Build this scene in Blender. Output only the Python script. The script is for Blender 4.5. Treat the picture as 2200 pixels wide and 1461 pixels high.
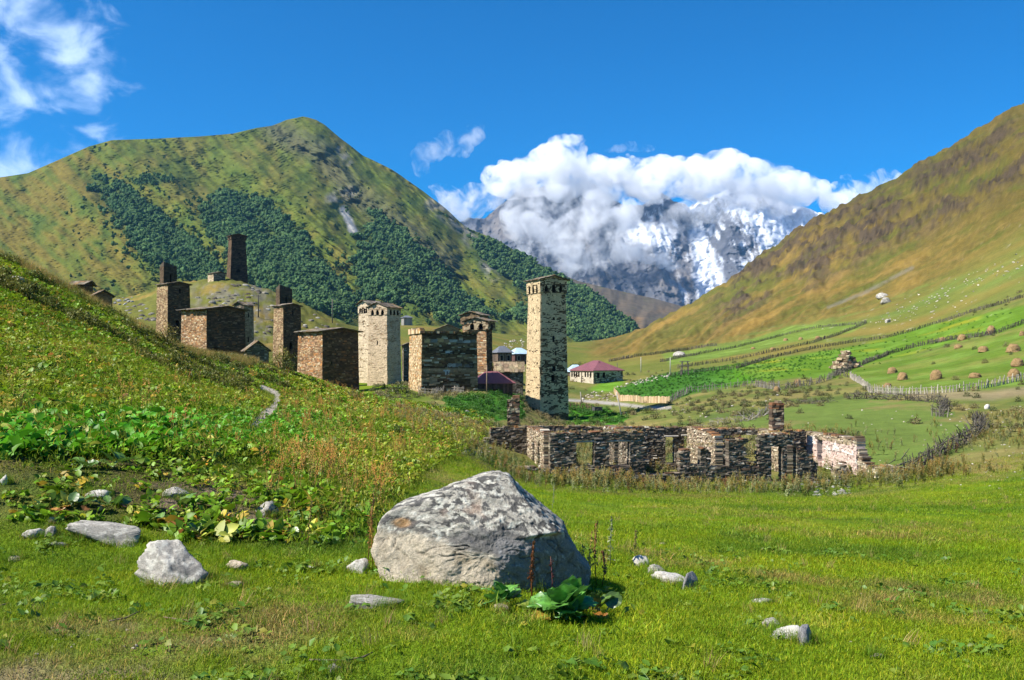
import bpy, math, random
import numpy as np
from mathutils import Vector, Matrix, Quaternion

for _o in list(bpy.data.objects):
    bpy.data.objects.remove(_o, do_unlink=True)
scene = bpy.context.scene
COL = scene.collection
R = math.radians

# ------------------------------------------------------------------ camera
F, PX0, PY0 = 2000.0, 1100.0, 770.0          # focal length and horizon in photograph pixels; the eye is the origin
cam_d = bpy.data.cameras.new('camera')
cam_d.sensor_width = 36.0
cam_d.lens = 36.0 * F / 2200.0
cam_d.shift_y = (PY0 - 730.5) / 2200.0
cam_d.clip_start, cam_d.clip_end = 0.1, 60000.0
cam = bpy.data.objects.new('camera', cam_d)
cam.rotation_euler = (R(90), 0, 0)
COL.objects.link(cam)
scene.camera = cam

# ------------------------------------------------------------------ sky, sun, exposure
SUN_EL, SUN_A = R(46), R(19)                  # sun stands to the left, slightly on the viewer's side
SUN_DIR = Vector((-math.cos(SUN_A) * math.cos(SUN_EL), -math.sin(SUN_A) * math.cos(SUN_EL), math.sin(SUN_EL)))
world = bpy.data.worlds.new('World')
scene.world = world
world.use_nodes = True
wn, wl = world.node_tree.nodes, world.node_tree.links
wn.clear()
w_out = wn.new('ShaderNodeOutputWorld')
w_bg = wn.new('ShaderNodeBackground')
w_bg.inputs['Strength'].default_value = 0.115
sky = wn.new('ShaderNodeTexSky')
sky.sky_type = 'NISHITA'
sky.sun_disc = False
sky.sun_elevation = SUN_EL
sky.sun_rotation = R(270) - SUN_A
sky.altitude = 2100
sky.air_density = 1.0
sky.dust_density = 0.15
sky.ozone_density = 6.0
hs = wn.new('ShaderNodeHueSaturation')
hs.inputs['Saturation'].default_value = 1.9
hs.inputs['Value'].default_value = 0.74
wl.new(sky.outputs[0], hs.inputs['Color'])
# thin broken cloud in the left half of the sky: noise over the sky direction
tc = wn.new('ShaderNodeTexCoord')
mp = wn.new('ShaderNodeMapping'); mp.inputs['Scale'].default_value = (1.0, 1.0, 1.5)
wl.new(tc.outputs['Generated'], mp.inputs['Vector'])
n1 = wn.new('ShaderNodeTexNoise'); n1.inputs['Scale'].default_value = 21
n1.inputs['Detail'].default_value = 9; n1.inputs['Roughness'].default_value = 0.5; n1.inputs['Distortion'].default_value = 0.35
wl.new(mp.outputs[0], n1.inputs['Vector'])
sx = wn.new('ShaderNodeSeparateXYZ'); wl.new(tc.outputs['Generated'], sx.inputs[0])
cov = wn.new('ShaderNodeMapRange'); cov.interpolation_type = 'SMOOTHSTEP'
cov.inputs['From Min'].default_value = -0.33; cov.inputs['From Max'].default_value = -0.40
cov.inputs['To Min'].default_value = -0.30; cov.inputs['To Max'].default_value = 0.05
wl.new(sx.outputs['X'], cov.inputs['Value'])
ad = wn.new('ShaderNodeMath'); ad.operation = 'ADD'
wl.new(n1.outputs['Fac'], ad.inputs[0]); wl.new(cov.outputs[0], ad.inputs[1])
cr = wn.new('ShaderNodeMapRange'); cr.interpolation_type = 'SMOOTHSTEP'
cr.inputs['From Min'].default_value = 0.45; cr.inputs['From Max'].default_value = 0.78
cr.inputs['To Min'].default_value = 0.0; cr.inputs['To Max'].default_value = 0.8
wl.new(ad.outputs[0], cr.inputs['Value'])
mx = wn.new('ShaderNodeMix'); mx.data_type = 'RGBA'
wl.new(cr.outputs[0], mx.inputs['Factor'])
wl.new(hs.outputs[0], mx.inputs['A'])
mx.inputs['B'].default_value = (4.6, 5.7, 7.6, 1)
wl.new(mx.outputs['Result'], w_bg.inputs['Color'])
wl.new(w_bg.outputs[0], w_out.inputs[0])

sun_d = bpy.data.lights.new('sun', 'SUN')
sun_d.energy = 5.0
sun_d.angle = R(0.53)
sun_d.color = (1.0, 0.94, 0.84)
sun = bpy.data.objects.new('sun', sun_d)
sun.rotation_euler = (-SUN_DIR).to_track_quat('-Z', 'Y').to_euler()
sun.location = (-40, -20, 60)
COL.objects.link(sun)

vs = scene.view_settings
vs.view_transform, vs.look, vs.exposure, vs.gamma = 'Standard', 'None', 0.92, 1.0
vs.use_curve_mapping = False
scene.cycles.max_bounces = 10
scene.cycles.diffuse_bounces = 2
scene.cycles.glossy_bounces = 2
scene.cycles.transmission_bounces = 4
scene.cycles.transparent_max_bounces = 8
scene.cycles.volume_bounces = 8
scene.cycles.volume_step_rate = 1.0
scene.cycles.volume_max_steps = 128
scene.cycles.use_denoising = True
scene.cycles.caustics_reflective = False
scene.cycles.caustics_refractive = False

# ------------------------------------------------------------------ numbers
rng = np.random.default_rng(7)
random.seed(7)

def P(px, py, Y):
    """the point at distance Y seen at a photograph pixel"""
    return Vector(((px - PX0) / F * Y, Y, (PY0 - py) / F * Y))

_perm = np.random.default_rng(11).permutation(4096)

_ang = np.random.default_rng(12).uniform(0, 2 * math.pi, 4096)
_gx, _gy = (1.25 * np.cos(_ang)).astype(np.float32), (1.25 * np.sin(_ang)).astype(np.float32)
_perm = _perm.astype(np.int32)

def perlin(x, y):
    x = np.asarray(x, np.float64); y = np.asarray(y, np.float64)
    xf0, yf0 = np.floor(x), np.floor(y)
    xi, yi = xf0.astype(np.int32), yf0.astype(np.int32)
    xf, yf = (x - xf0).astype(np.float32), (y - yf0).astype(np.float32)
    u = xf * xf * xf * (xf * (xf * 6 - 15) + 10); v = yf * yf * yf * (yf * (yf * 6 - 15) + 10)
    p0, p1 = _perm[xi & 4095], _perm[(xi + 1) & 4095]
    def g(p, b, dx, dy):
        h = _perm[(p + (yi + b)) & 4095]
        return _gx[h] * dx + _gy[h] * dy
    a0 = g(p0, 0, xf, yf); a0 += u * (g(p1, 0, xf - 1, yf) - a0)
    a1 = g(p0, 1, xf, yf - 1); a1 += u * (g(p1, 1, xf - 1, yf - 1) - a1)
    return a0 + v * (a1 - a0)

def fbm(x, y, oct=4, gain=0.5, lac=2.03):
    s, a, t = 0, 1.0, 0
    for k in range(oct):
        s = s + a * perlin(x * lac**k + 17.3 * k, y * lac**k - 9.1 * k)
        t += a; a *= gain
    return s / t

def ridged(x, y, oct=4, gain=0.5):
    s, a, t = 0, 1.0, 0
    for k in range(oct):
        s = s + a * (1 - 2 * np.abs(perlin(x * 2.07**k + 31.7 * k, y * 2.07**k + 5.3 * k)))
        t += a; a *= gain
    return s / t

def smooth(a, b, x):
    t = np.clip((np.asarray(x, float) - a) / (b - a), 0, 1)
    return t * t * (3 - 2 * t)

def inpoly(x, y, poly):
    x = np.asarray(x, float); y = np.asarray(y, float)
    c = np.zeros(x.shape, bool)
    n = len(poly)
    for i in range(n):
        x0, y0 = poly[i]; x1, y1 = poly[(i + 1) % n]
        if y0 == y1: continue
        m = ((y0 > y) != (y1 > y)) & (x < (x1 - x0) * (y - y0) / (y1 - y0) + x0)
        c ^= m
    return c

def line_dist(x, y, pts):
    """distance of points to a polyline"""
    d = np.full(np.shape(x), 1e9)
    for (x0, y0), (x1, y1) in zip(pts[:-1], pts[1:]):
        dx, dy = x1 - x0, y1 - y0
        t = np.clip(((x - x0) * dx + (y - y0) * dy) / (dx * dx + dy * dy + 1e-9), 0, 1)
        d = np.minimum(d, np.hypot(x - x0 - t * dx, y - y0 - t * dy))
    return d

# ------------------------------------------------------------------ object helpers
def tag(o, label=None, category=None, group=None, kind=None):
    if label: o['label'] = label
    if category: o['category'] = category
    if group: o['group'] = group
    if kind: o['kind'] = kind
    return o

def mesh_np(name, v, f, mats=(), smooth_shade=False, col=None, fmat=None):
    """mesh from numpy arrays: f is (n,4) or (n,3) indices; col is one RGB for each vertex"""
    me = bpy.data.meshes.new(name)
    v = np.asarray(v, np.float32); f = np.asarray(f, np.int32)
    k = f.shape[1]
    me.vertices.add(len(v)); me.vertices.foreach_set('co', v.ravel())
    me.loops.add(f.size); me.loops.foreach_set('vertex_index', f.ravel())
    me.polygons.add(len(f))
    me.polygons.foreach_set('loop_start', np.arange(0, f.size, k, dtype=np.int32))
    me.polygons.foreach_set('use_smooth', np.full(len(f), smooth_shade))
    if fmat is not None: me.polygons.foreach_set('material_index', np.asarray(fmat, np.int32))
    if col is not None:
        a = me.color_attributes.new('Col', 'FLOAT_COLOR', 'POINT')
        c = np.ones((len(v), 4), np.float32); c[:, :3] = col
        a.data.foreach_set('color', c.ravel())
    for m in mats: me.materials.append(m)
    me.update(calc_edges=True)
    me.validate()
    return me

def put(name, me, parent=None, loc=None, rot=None, scale=None):
    o = bpy.data.objects.new(name, me)
    COL.objects.link(o)
    if parent is not None: o.parent = parent
    if loc is not None: o.location = loc
    if rot is not None: o.rotation_euler = rot
    if scale is not None: o.scale = scale
    return o

def empty(name, loc=(0, 0, 0), rz=0.0):
    o = bpy.data.objects.new(name, None)
    o.empty_display_size = 0.3
    o.location = loc
    o.rotation_euler = (0, 0, rz)
    COL.objects.link(o)
    return o

class MB:
    """collects shapes into one mesh"""
    def __init__(s): s.v, s.f, s.c, s.m = [], [], [], []
    def add(s, v, f, col=None, m=0):
        b = len(s.v)
        s.v += [tuple(p) for p in v]
        s.f += [tuple(b + i for i in q) for q in f]
        s.c += [col or (1, 1, 1)] * len(v)
        s.m += [m] * len(f)
    def box(s, x0, x1, y0, y1, z0, z1, col=None, M=None, m=0):
        v = [Vector((x, y, z)) for z in (z0, z1) for y in (y0, y1) for x in (x0, x1)]
        if M is not None: v = [M @ p for p in v]
        s.add(v, [(0,2,3,1),(4,5,7,6),(0,1,5,4),(2,6,7,3),(0,4,6,2),(1,3,7,5)], col, m)
    def tube(s, pts, rad, n=6, col=None, m=0, cap=True):
        pts = [Vector(p) for p in pts]
        if not isinstance(rad, (list, tuple)): rad = [rad] * len(pts)
        v, f = [], []
        for i, p in enumerate(pts):
            d = (pts[min(i + 1, len(pts) - 1)] - pts[max(i - 1, 0)]).normalized()
            a = d.orthogonal().normalized() if abs(d.z) < .95 else d.cross(Vector((0, 1, 0))).normalized()
            b = d.cross(a)
            for k in range(n):
                t = 2 * math.pi * k / n
                v.append(p + (a * math.cos(t) + b * math.sin(t)) * rad[i])
        for i in range(len(pts) - 1):
            for k in range(n):
                f.append((i*n+k, i*n+(k+1)%n, (i+1)*n+(k+1)%n, (i+1)*n+k))
        if cap:
            f.append(tuple(range(n - 1, -1, -1))); f.append(tuple((len(pts)-1)*n + k for k in range(n)))
        s.add(v, f, col, m)
    def mesh(s, name, mats=(), smooth_shade=False):
        me = bpy.data.meshes.new(name)
        me.from_pydata(s.v, [], s.f)
        a = me.color_attributes.new('Col', 'FLOAT_COLOR', 'POINT')
        c = np.ones((len(s.v), 4), np.float32); c[:, :3] = s.c
        a.data.foreach_set('color', c.ravel())
        me.polygons.foreach_set('use_smooth', [smooth_shade] * len(s.f))
        me.polygons.foreach_set('material_index', s.m)
        for m in mats: me.materials.append(m)
        me.update()
        return me
    def build(s, name, mat, parent=None, smooth_shade=False, **k):
        return put(name, s.mesh(name, mat if isinstance(mat, (list, tuple)) else [mat], smooth_shade), parent, **k)

# ------------------------------------------------------------------ materials
def new_mat(name):
    m = bpy.data.materials.new(name)
    m.use_nodes = True
    nt = m.node_tree
    b = nt.nodes['Principled BSDF']
    b.inputs['Roughness'].default_value = 0.9
    b.inputs['Specular IOR Level'].default_value = 0.2
    return m, nt, b

def noise_node(nt, scale, detail=4, rough=0.55, vec=None, dist=0.0):
    n = nt.nodes.new('ShaderNodeTexNoise')
    n.inputs['Scale'].default_value = scale; n.inputs['Detail'].default_value = detail
    n.inputs['Roughness'].default_value = rough; n.inputs['Distortion'].default_value = dist
    if vec is not None: nt.links.new(vec, n.inputs['Vector'])
    return n

def ramp(nt, fac, stops):
    r = nt.nodes.new('ShaderNodeValToRGB')
    e = r.color_ramp.elements
    while len(e) > 1: e.remove(e[-1])
    for i, (p, c) in enumerate(stops):
        c = tuple(c) + (1,) if len(c) == 3 else c
        if i == 0: e[0].position, e[0].color = p, c
        else: e.new(p).color = c
    nt.links.new(fac, r.inputs[0])
    return r

def mix_col(nt, fac, a, b, mode='MIX'):
    m = nt.nodes.new('ShaderNodeMix'); m.data_type = 'RGBA'; m.blend_type = mode
    for key, val in (('Factor', fac), ('A', a), ('B', b)):
        if hasattr(val, 'is_linked') or hasattr(val, 'links'): nt.links.new(val, m.inputs[key])
        elif key == 'Factor': m.inputs[key].default_value = val
        else: m.inputs[key].default_value = tuple(val) + (1,) if len(val) == 3 else val
    return m.outputs['Result']

def maths(nt, op, a, b=None, clamp=False):
    m = nt.nodes.new('ShaderNodeMath'); m.operation = op; m.use_clamp = clamp
    for i, val in enumerate((a, b)):
        if val is None: continue
        if hasattr(val, 'links'): nt.links.new(val, m.inputs[i])
        else: m.inputs[i].default_value = val
    return m.outputs[0]

def attr(nt, name='Col', kind='GEOMETRY'):
    a = nt.nodes.new('ShaderNodeAttribute'); a.attribute_name = name; a.attribute_type = kind
    return a

def objcoord(nt):
    return nt.nodes.new('ShaderNodeTexCoord').outputs['Object']

def bump(nt, b, height, strength=0.5, dist=0.05):
    n = nt.nodes.new('ShaderNodeBump')
    n.inputs['Strength'].default_value = strength; n.inputs['Distance'].default_value = dist
    nt.links.new(height, n.inputs['Height'])
    nt.links.new(n.outputs[0], b.inputs['Normal'])
    return n

def vc_mat(name, scale, amp=0.5, bump_d=0.0, rough=0.9, detail=6, spec=0.2, scale2=None):
    """vertex colour varied by fine noise"""
    m, nt, b = new_mat(name)
    oc = objcoord(nt)
    n = noise_node(nt, scale, detail, 0.65, oc)
    f = n.outputs['Fac']
    if scale2:
        n2 = noise_node(nt, scale2, 3, 0.6, oc)
        f = maths(nt, 'ADD', maths(nt, 'MULTIPLY', f, 0.6), maths(nt, 'MULTIPLY', n2.outputs['Fac'], 0.4))
    r = nt.nodes.new('ShaderNodeMapRange')
    r.inputs['From Min'].default_value = 0.3; r.inputs['From Max'].default_value = 0.7
    r.inputs['To Min'].default_value = 1 - amp; r.inputs['To Max'].default_value = 1 + amp
    nt.links.new(f, r.inputs['Value'])
    vm = nt.nodes.new('ShaderNodeVectorMath'); vm.operation = 'SCALE'
    nt.links.new(attr(nt).outputs['Color'], vm.inputs[0]); nt.links.new(r.outputs[0], vm.inputs['Scale'])
    nt.links.new(vm.outputs[0], b.inputs['Base Color'])
    b.inputs['Roughness'].default_value = rough
    b.inputs['Specular IOR Level'].default_value = spec
    if bump_d: bump(nt, b, f, 0.8, bump_d)
    return m

def plain_mat(name, c, rough=0.85, scale=None, amp=0.3, spec=0.2, metal=0.0, bump_d=0):
    m, nt, b = new_mat(name)
    b.inputs['Roughness'].default_value = rough
    b.inputs['Specular IOR Level'].default_value = spec
    b.inputs['Metallic'].default_value = metal
    if scale:
        n = noise_node(nt, scale, 5, 0.65, objcoord(nt))
        r = ramp(nt, n.outputs['Fac'], [(0.25, [x * (1 - amp) for x in c]), (0.75, [min(1, x * (1 + amp)) for x in c])])
        nt.links.new(r.outputs[0], b.inputs['Base Color'])
        if bump_d: bump(nt, b, n.outputs['Fac'], 0.7, bump_d)
    else:
        b.inputs['Base Color'].default_value = (*c, 1)
    return m
# ================================================================== the ground
GPTS = [
 # far left, outside the frame
 (-700,1461,4.5),(-700,1250,6.5),(-700,1050,9.5),(-700,850,14),(-700,600,30),(-700,420,55),(-700,430,100),(-700,520,250),(-700,600,900),
 (-300,1461,4.6),(-300,1180,8.0),(-300,1000,10.2),(-300,850,15),(-300,650,32),(-300,480,55),(-300,500,90),(-300,600,250),(-300,650,900),
 # left edge
 (0,1461,4.7),(0,1300,6.3),(0,1185,8.2),(0,1080,9.1),(0,985,10.2),(0,920,12.5),(0,830,18),(0,720,28),(0,620,42),(0,556,54),(0,585,66),(0,640,110),(0,650,300),(0,680,900),
 (120,614,55),(120,705,38),(120,640,68),
 (250,1461,4.8),(250,1300,6.4),(250,1180,8.4),(250,1085,9.5),(250,1000,10.8),(250,940,13),(250,850,20),(250,770,32),(250,700,47),(250,684,58),(250,712,72),(250,735,120),(250,650,300),(250,700,450),(250,720,900),
 (380,1000,11.5),(380,930,16),(380,800,45),(380,757,66),(380,795,85),(380,800,130),(345,690,240),(380,618,300),(380,680,420),
 (500,1461,4.85),(500,1280,6.7),(500,1165,8.8),(500,1085,10.2),(500,1010,12.8),(500,950,18.5),(500,900,29),(500,850,43),(500,800,60),(500,770,72),(500,820,95),(500,835,135),(500,760,180),(490,690,235),(490,605,300),(490,680,400),(490,720,900),
 (640,1300,6.5),(640,1165,9.1),(640,1085,11),(640,1010,15.5),(640,950,24),(640,900,38),(640,845,61),(640,806,82),(640,840,105),(640,850,135),(640,760,220),(650,658,300),(650,710,400),(650,720,900),
 (760,1461,4.9),(760,1165,9.2),(760,1100,11.5),(760,1040,16.5),(760,980,24),(760,920,38),(760,875,62),(760,845,88),(760,848,120),(760,800,200),(760,705,320),(760,715,500),(760,715,900),
 (830,1240,7.5),(830,1100,13),(830,835,130),(830,828,150),(830,770,230),(850,700,380),(850,705,900),
 (950,1461,4.95),(950,1240,7.6),(950,1090,15),(950,1000,28),(950,940,45),(950,905,70),(950,872,95),(950,846,123),(950,810,180),(950,745,280),(950,702,420),(950,705,900),
 (1100,1461,5.0),(1100,1255,7.6),(1100,1110,17.5),(1100,1045,33),(1100,1028,45),(1100,985,52),(1100,955,62),(1100,905,90),(1080,865,112),(1080,846,130),(1100,815,200),(1100,775,270),(1100,738,400),(1100,720,600),(1100,745,1000),
 (1187,900,130),(1187,910,115),(1187,925,95),(1187,990,58),
 (1300,1461,5.1),(1300,1300,7.2),(1300,1200,10),(1300,1120,16.5),(1300,1070,28),(1300,1037,48),(1300,1000,58),(1300,940,95),(1300,905,125),(1300,868,158),(1300,845,182),(1290,822,202),(1300,790,280),(1300,760,420),(1300,737,700),(1300,729,900),(1300,760,1300),
 (1400,1045,49),(1400,960,88),(1400,880,135),(1400,855,150),(1400,818,195),(1400,770,300),(1400,735,520),(1400,700,950),(1400,740,1400),
 (1550,1461,5.3),(1550,1300,7.6),(1550,1200,10.8),(1550,1100,20),(1550,1046,48),(1550,975,66),(1550,915,92),(1550,865,125),(1550,810,180),(1550,765,280),(1550,720,460),(1550,642,1100),(1550,720,1500),
 (1470,668,1030),(1470,720,1450),
 (1640,568,1080),(1640,660,1450),(1700,515,1050),
 (1750,1461,5.45),(1750,1380,6.3),(1750,1200,11.2),(1750,1100,21),(1750,1048,49),(1750,965,64),(1750,890,95),(1750,840,128),(1750,785,185),(1750,735,265),(1750,690,380),(1750,600,600),(1750,478,1000),(1750,580,1400),
 (1870,415,950),(1870,520,1350),
 (2000,1461,5.6),(2000,1300,8.2),(2000,1200,11.8),(2000,1100,22),(2000,1048,40),(2000,965,60),(2000,890,85),(2000,840,108),(2000,780,150),(2000,725,205),(2000,680,270),(2000,600,400),(2000,480,600),(2000,347,900),(2000,470,1300),
 (2100,283,840),
 (2200,1461,5.8),(2200,1300,8.6),(2200,1200,12.2),(2200,1100,22),(2200,1035,38),(2200,945,57),(2200,880,80),(2200,822,105),(2200,740,142),(2200,660,190),(2200,560,290),(2200,400,500),(2200,229,800),(2200,360,1200),
 (2800,1461,6.2),(2800,1200,12.5),(2800,1050,26),(2800,950,45),(2800,800,80),(2800,650,130),(2800,450,260),(2800,50,600),(2800,200,1000),
 (400,2600,2.2),(1100,2600,2.3),(1900,2600,2.45),(-700,2500,2.1),(2800,2600,2.6),
 (1100,6000,0.7),(-700,6000,0.7),(2800,6000,0.75),
]
_gp = np.array(GPTS, float)
def _dom(px, Y): return np.stack([np.asarray(px, float) / 520.0, 1.55 * np.log(np.asarray(Y, float))], -1)
def _tps(r2): return 0.5 * r2 * np.log(np.maximum(r2, 1e-12))
_gc = _dom(_gp[:, 0], _gp[:, 2])
_n = len(_gc)
_K = _tps(((_gc[:, None] - _gc[None]) ** 2).sum(-1)) + 4e-4 * np.eye(_n)
_Pm = np.c_[np.ones(_n), _gc]
_A = np.zeros((_n + 3, _n + 3)); _A[:_n, :_n] = _K; _A[:_n, _n:] = _Pm; _A[_n:, :_n] = _Pm.T
_w = np.linalg.solve(_A, np.r_[(PY0 - _gp[:, 1]) / F, 0, 0, 0])

def elev(px, Y):
    """tangent of the ground's elevation seen from the eye (smooth landform)"""
    d = _dom(px, Y); sh = d.shape[:-1]; d = d.reshape(-1, 2)
    out = np.empty(len(d))
    for i in range(0, len(d), 8000):
        q = d[i:i+8000]
        r2 = (q[:, 0, None] - _gc[None, :, 0]) ** 2; r2 += (q[:, 1, None] - _gc[None, :, 1]) ** 2
        r2 = np.maximum(r2, 1e-9).astype(np.float32)
        out[i:i+8000] = (r2 * np.log(r2)).astype(np.float64) @ (.5 * _w[:_n]) + _w[_n] + q @ _w[_n+1:]
    return out.reshape(sh)

def rib_coords(px, py):
    q = py + .52 * px + 26 * fbm(px * .006, py * .008, 3)
    return q, px - .4 * py
def crag_mask(px, py):
    ln = np.interp(px, [1500, 1560, 1650, 1750, 1850, 1950, 2050, 2150, 2250], [690, 640, 580, 540, 500, 450, 400, 350, 310])
    q, p = rib_coords(px, py)
    m = smooth(105, 35, np.abs(py - ln) + 30 * fbm(px * .012, py * .012, 3)) * smooth(1490, 1600, px)
    return m * smooth(-.22, .12, fbm(q * .018 + 4, p * .008, 4, gain=.6) + .35 * fbm(px * .05, py * .05, 4, gain=.6))

def relief(X, Y, E=None):
    """bumps, hummocks, gullies on the landform, in metres"""
    px = PX0 + F * X / Y
    z = 0.035 * fbm(X * .9, Y * .9, 4) * smooth(1.5, 5, Y)
    hill = smooth(900, 560, px) * smooth(8.2, 10, Y) * smooth(140, 90, Y)      # left hillside hummocks
    z = z + hill * (0.10 * fbm(X * .55 + 5, Y * .55, 3) + 0.28 * fbm(X * .16, Y * .16 + 3, 3) * smooth(10, 25, Y))
    mead = smooth(9, 16, Y) * smooth(60, 45, Y)
    z = z + mead * 0.13 * fbm(X * .14 + 40, Y * .14, 3)
    mid = smooth(52, 75, Y) * smooth(500, 300, Y)
    z = z + mid * (0.35 * fbm(X * .06 + 9, Y * .06, 4) + 0.10 * fbm(X * .35, Y * .35, 3))
    mound = smooth(170, 220, Y) * smooth(420, 320, Y) * smooth(820, 680, px)
    z = z + mound * (2.2 * (ridged(X * .055 + 3, Y * .05, 5, gain=.6) - .3) + .9 * fbm(X * .2, Y * .2, 3))
    if E is not None:                                                          # right-hand mountainside: ribs slanting down to the left
        far = smooth(260, 480, Y) * smooth(1200, 1450, px)
        py = PY0 - F * E
        q, p = rib_coords(px, py)
        rib = ridged(q * .011, p * .0030, 5, gain=.55); fine = ridged(q * .045 + 3, p * .014, 4, gain=.6)
        crag = crag_mask(px, py)
        z = z + far * Y / 700 * (5.0 * (rib - .3) + 3.0 * (fine - .3) + 1.2 * fbm(px * .06, py * .08, 4, gain=.6) + crag * 5.5 * (ridged(q * .07, p * .035 + 5, 4, gain=.6) - .2))
    return z

def gz(X, Y):
    X = np.asarray(X, float); Y = np.asarray(Y, float)
    e = elev(PX0 + F * X / Y, Y); return e * Y + relief(X, Y, e)

# --- the sheet: rows at growing distance
_pxs = np.concatenate([np.linspace(-900, -60, 60, endpoint=False), np.linspace(-60, 2260, 640, endpoint=False), np.linspace(2260, 3100, 60)])
_ys = np.concatenate([np.exp(np.linspace(math.log(0.7), math.log(3.5), 18, endpoint=False)),
                      np.exp(np.linspace(math.log(3.5), math.log(1500), 520))])
GPX, GY = np.meshgrid(_pxs, _ys)
GX = (GPX - PX0) / F * GY
GE = elev(GPX, GY)
GZ = GE * GY + relief(GX, GY, GE)
GPY = PY0 - F * GZ / GY
_GT = GZ / GY
_ly = np.log(_ys)

def gz_fast(X, Y):
    """ground height on the sheet itself"""
    X = np.asarray(X, float); Y = np.asarray(Y, float)
    px = np.clip(PX0 + F * X / Y, _pxs[0], _pxs[-1] - 1e-6); ly = np.clip(np.log(Y), _ly[0], _ly[-1] - 1e-9)
    j = np.clip(np.searchsorted(_pxs, px, 'right') - 1, 0, len(_pxs) - 2); i = np.clip(np.searchsorted(_ly, ly, 'right') - 1, 0, len(_ly) - 2)
    u = (px - _pxs[j]) / (_pxs[j+1] - _pxs[j]); v = (np.exp(ly) - _ys[i]) / (_ys[i+1] - _ys[i])
    t = (GZ[i, j] / _ys[i] * (1-u) + GZ[i, j+1] / _ys[i] * u) * _ys[i] * (1-v) + (GZ[i+1, j] * (1-u) + GZ[i+1, j+1] * u) * v
    return t

def ground_at(X, Y): return float(gz_fast(np.array([X]), np.array([Y]))[0])

def hit(px, py, y_min=3.0):
    """where the line of sight of a photograph pixel first meets the ground"""
    j = int(np.clip(np.searchsorted(_pxs, px, 'right') - 1, 0, len(_pxs) - 2)); u = (px - _pxs[j]) / (_pxs[j+1] - _pxs[j])
    col = _GT[:, j] * (1 - u) + _GT[:, j+1] * u
    ok = (_ys >= y_min) & (_ys < 1300); ys, z = _ys[ok], col[ok]
    e = (PY0 - py) / F
    if (z >= e).any():
        k = int(np.argmax(z >= e))
        Y = ys[0] if k == 0 else ys[k-1] + (ys[k] - ys[k-1]) * (e - z[k-1]) / (z[k] - z[k-1] + 1e-12)
    else: Y = ys[int(np.argmax(z))]
    X = (px - PX0) / F * Y
    return Vector((X, Y, ground_at(X, Y)))

def visible_ground(X, Y):
    """True where the ground point is not hidden behind nearer ground"""
    px = PX0 + F * X / Y
    j = np.clip(np.round(np.interp(px, _pxs, np.arange(len(_pxs)))).astype(int), 0, len(_pxs) - 1)
    i = np.clip(np.searchsorted(_ys, Y) - 1, 0, len(_ys) - 1)
    cm = np.maximum.accumulate(_GT, 0)
    return _GT[i, j] >= cm[np.maximum(i - 1, 0), j] - .004

def grid_faces(nr, nc):
    i = np.arange(nr * nc).reshape(nr, nc)
    return np.stack([i[:-1, :-1], i[:-1, 1:], i[1:, 1:], i[1:, :-1]], -1).reshape(-1, 4)

# --- ground colour: what grows or lies where
HILL_EDGE = [(-900,1130),(0,1122),(150,1118),(310,1132),(390,1162),(500,1165),(700,1175),(770,1150),(830,1080),(900,1020),(960,985),(1010,960),(1050,930),(1060,900),(1000,870),(900,860),(760,840),(640,800),(400,740),(200,600),(0,480),(-900,200)]
FIELD_POTATO = [(1318,838),(1330,852),(1440,860),(1520,838),(1640,818),(1700,806),(1760,790),(1820,760),(1850,742),(1700,770),(1560,785),(1440,800),(1360,820)]
FIELD_UPPER = [(1560,785),(1850,742),(1980,700),(2110,675),(2260,640),(2260,690),(2050,735),(1930,770),(1850,800),(1790,815),(1700,812),(1640,822)]
FIELD_HAY = [(1820,800),(1880,778),(2050,745),(2260,690),(2260,822),(2100,838),(1960,846),(1880,842),(1850,815)]
FIELD_A = [(1420,760),(1580,740),(1700,700),(1870,690),(1830,715),(1700,735),(1560,765),(1440,785)]
FIELD_SMALL = [(1262,838),(1290,822),(1345,818),(1330,832),(1310,842)]
PADDOCK = [(1560,915),(1640,895),(1700,872),(1800,858),(2010,862),(2090,915),(2060,960),(1930,1030),(1860,1000),(1850,935)]
GARDEN = [(1222,868),(1222,915),(1330,912),(1350,900),(1310,880)]
VILLAGE_GREEN = [(1000,850),(1120,838),(1122,900),(1060,905),(980,895),(950,860)]
ROAD = [(1190,858),(1260,862),(1330,868),(1390,876),(1440,876)]
TRACK = [(1960,850),(2040,848),(2130,850),(2230,838)]
FOOTPATH = [(537,925),(552,905),(575,885),(592,868),(598,852),(592,843),(580,838),(563,831)]

def mixc(c, col, m):
    m = np.clip(m, 0, 1)[..., None]
    return c * (1 - m) + np.asarray(col) * m

def blur(m, n=3):
    m = m.astype(float)
    for _ in range(n):
        m = (m + np.roll(m, 1, 0) + np.roll(m, -1, 0)) / 3; m = (m + np.roll(m, 1, 1) + np.roll(m, -1, 1)) / 3
    return m

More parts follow.
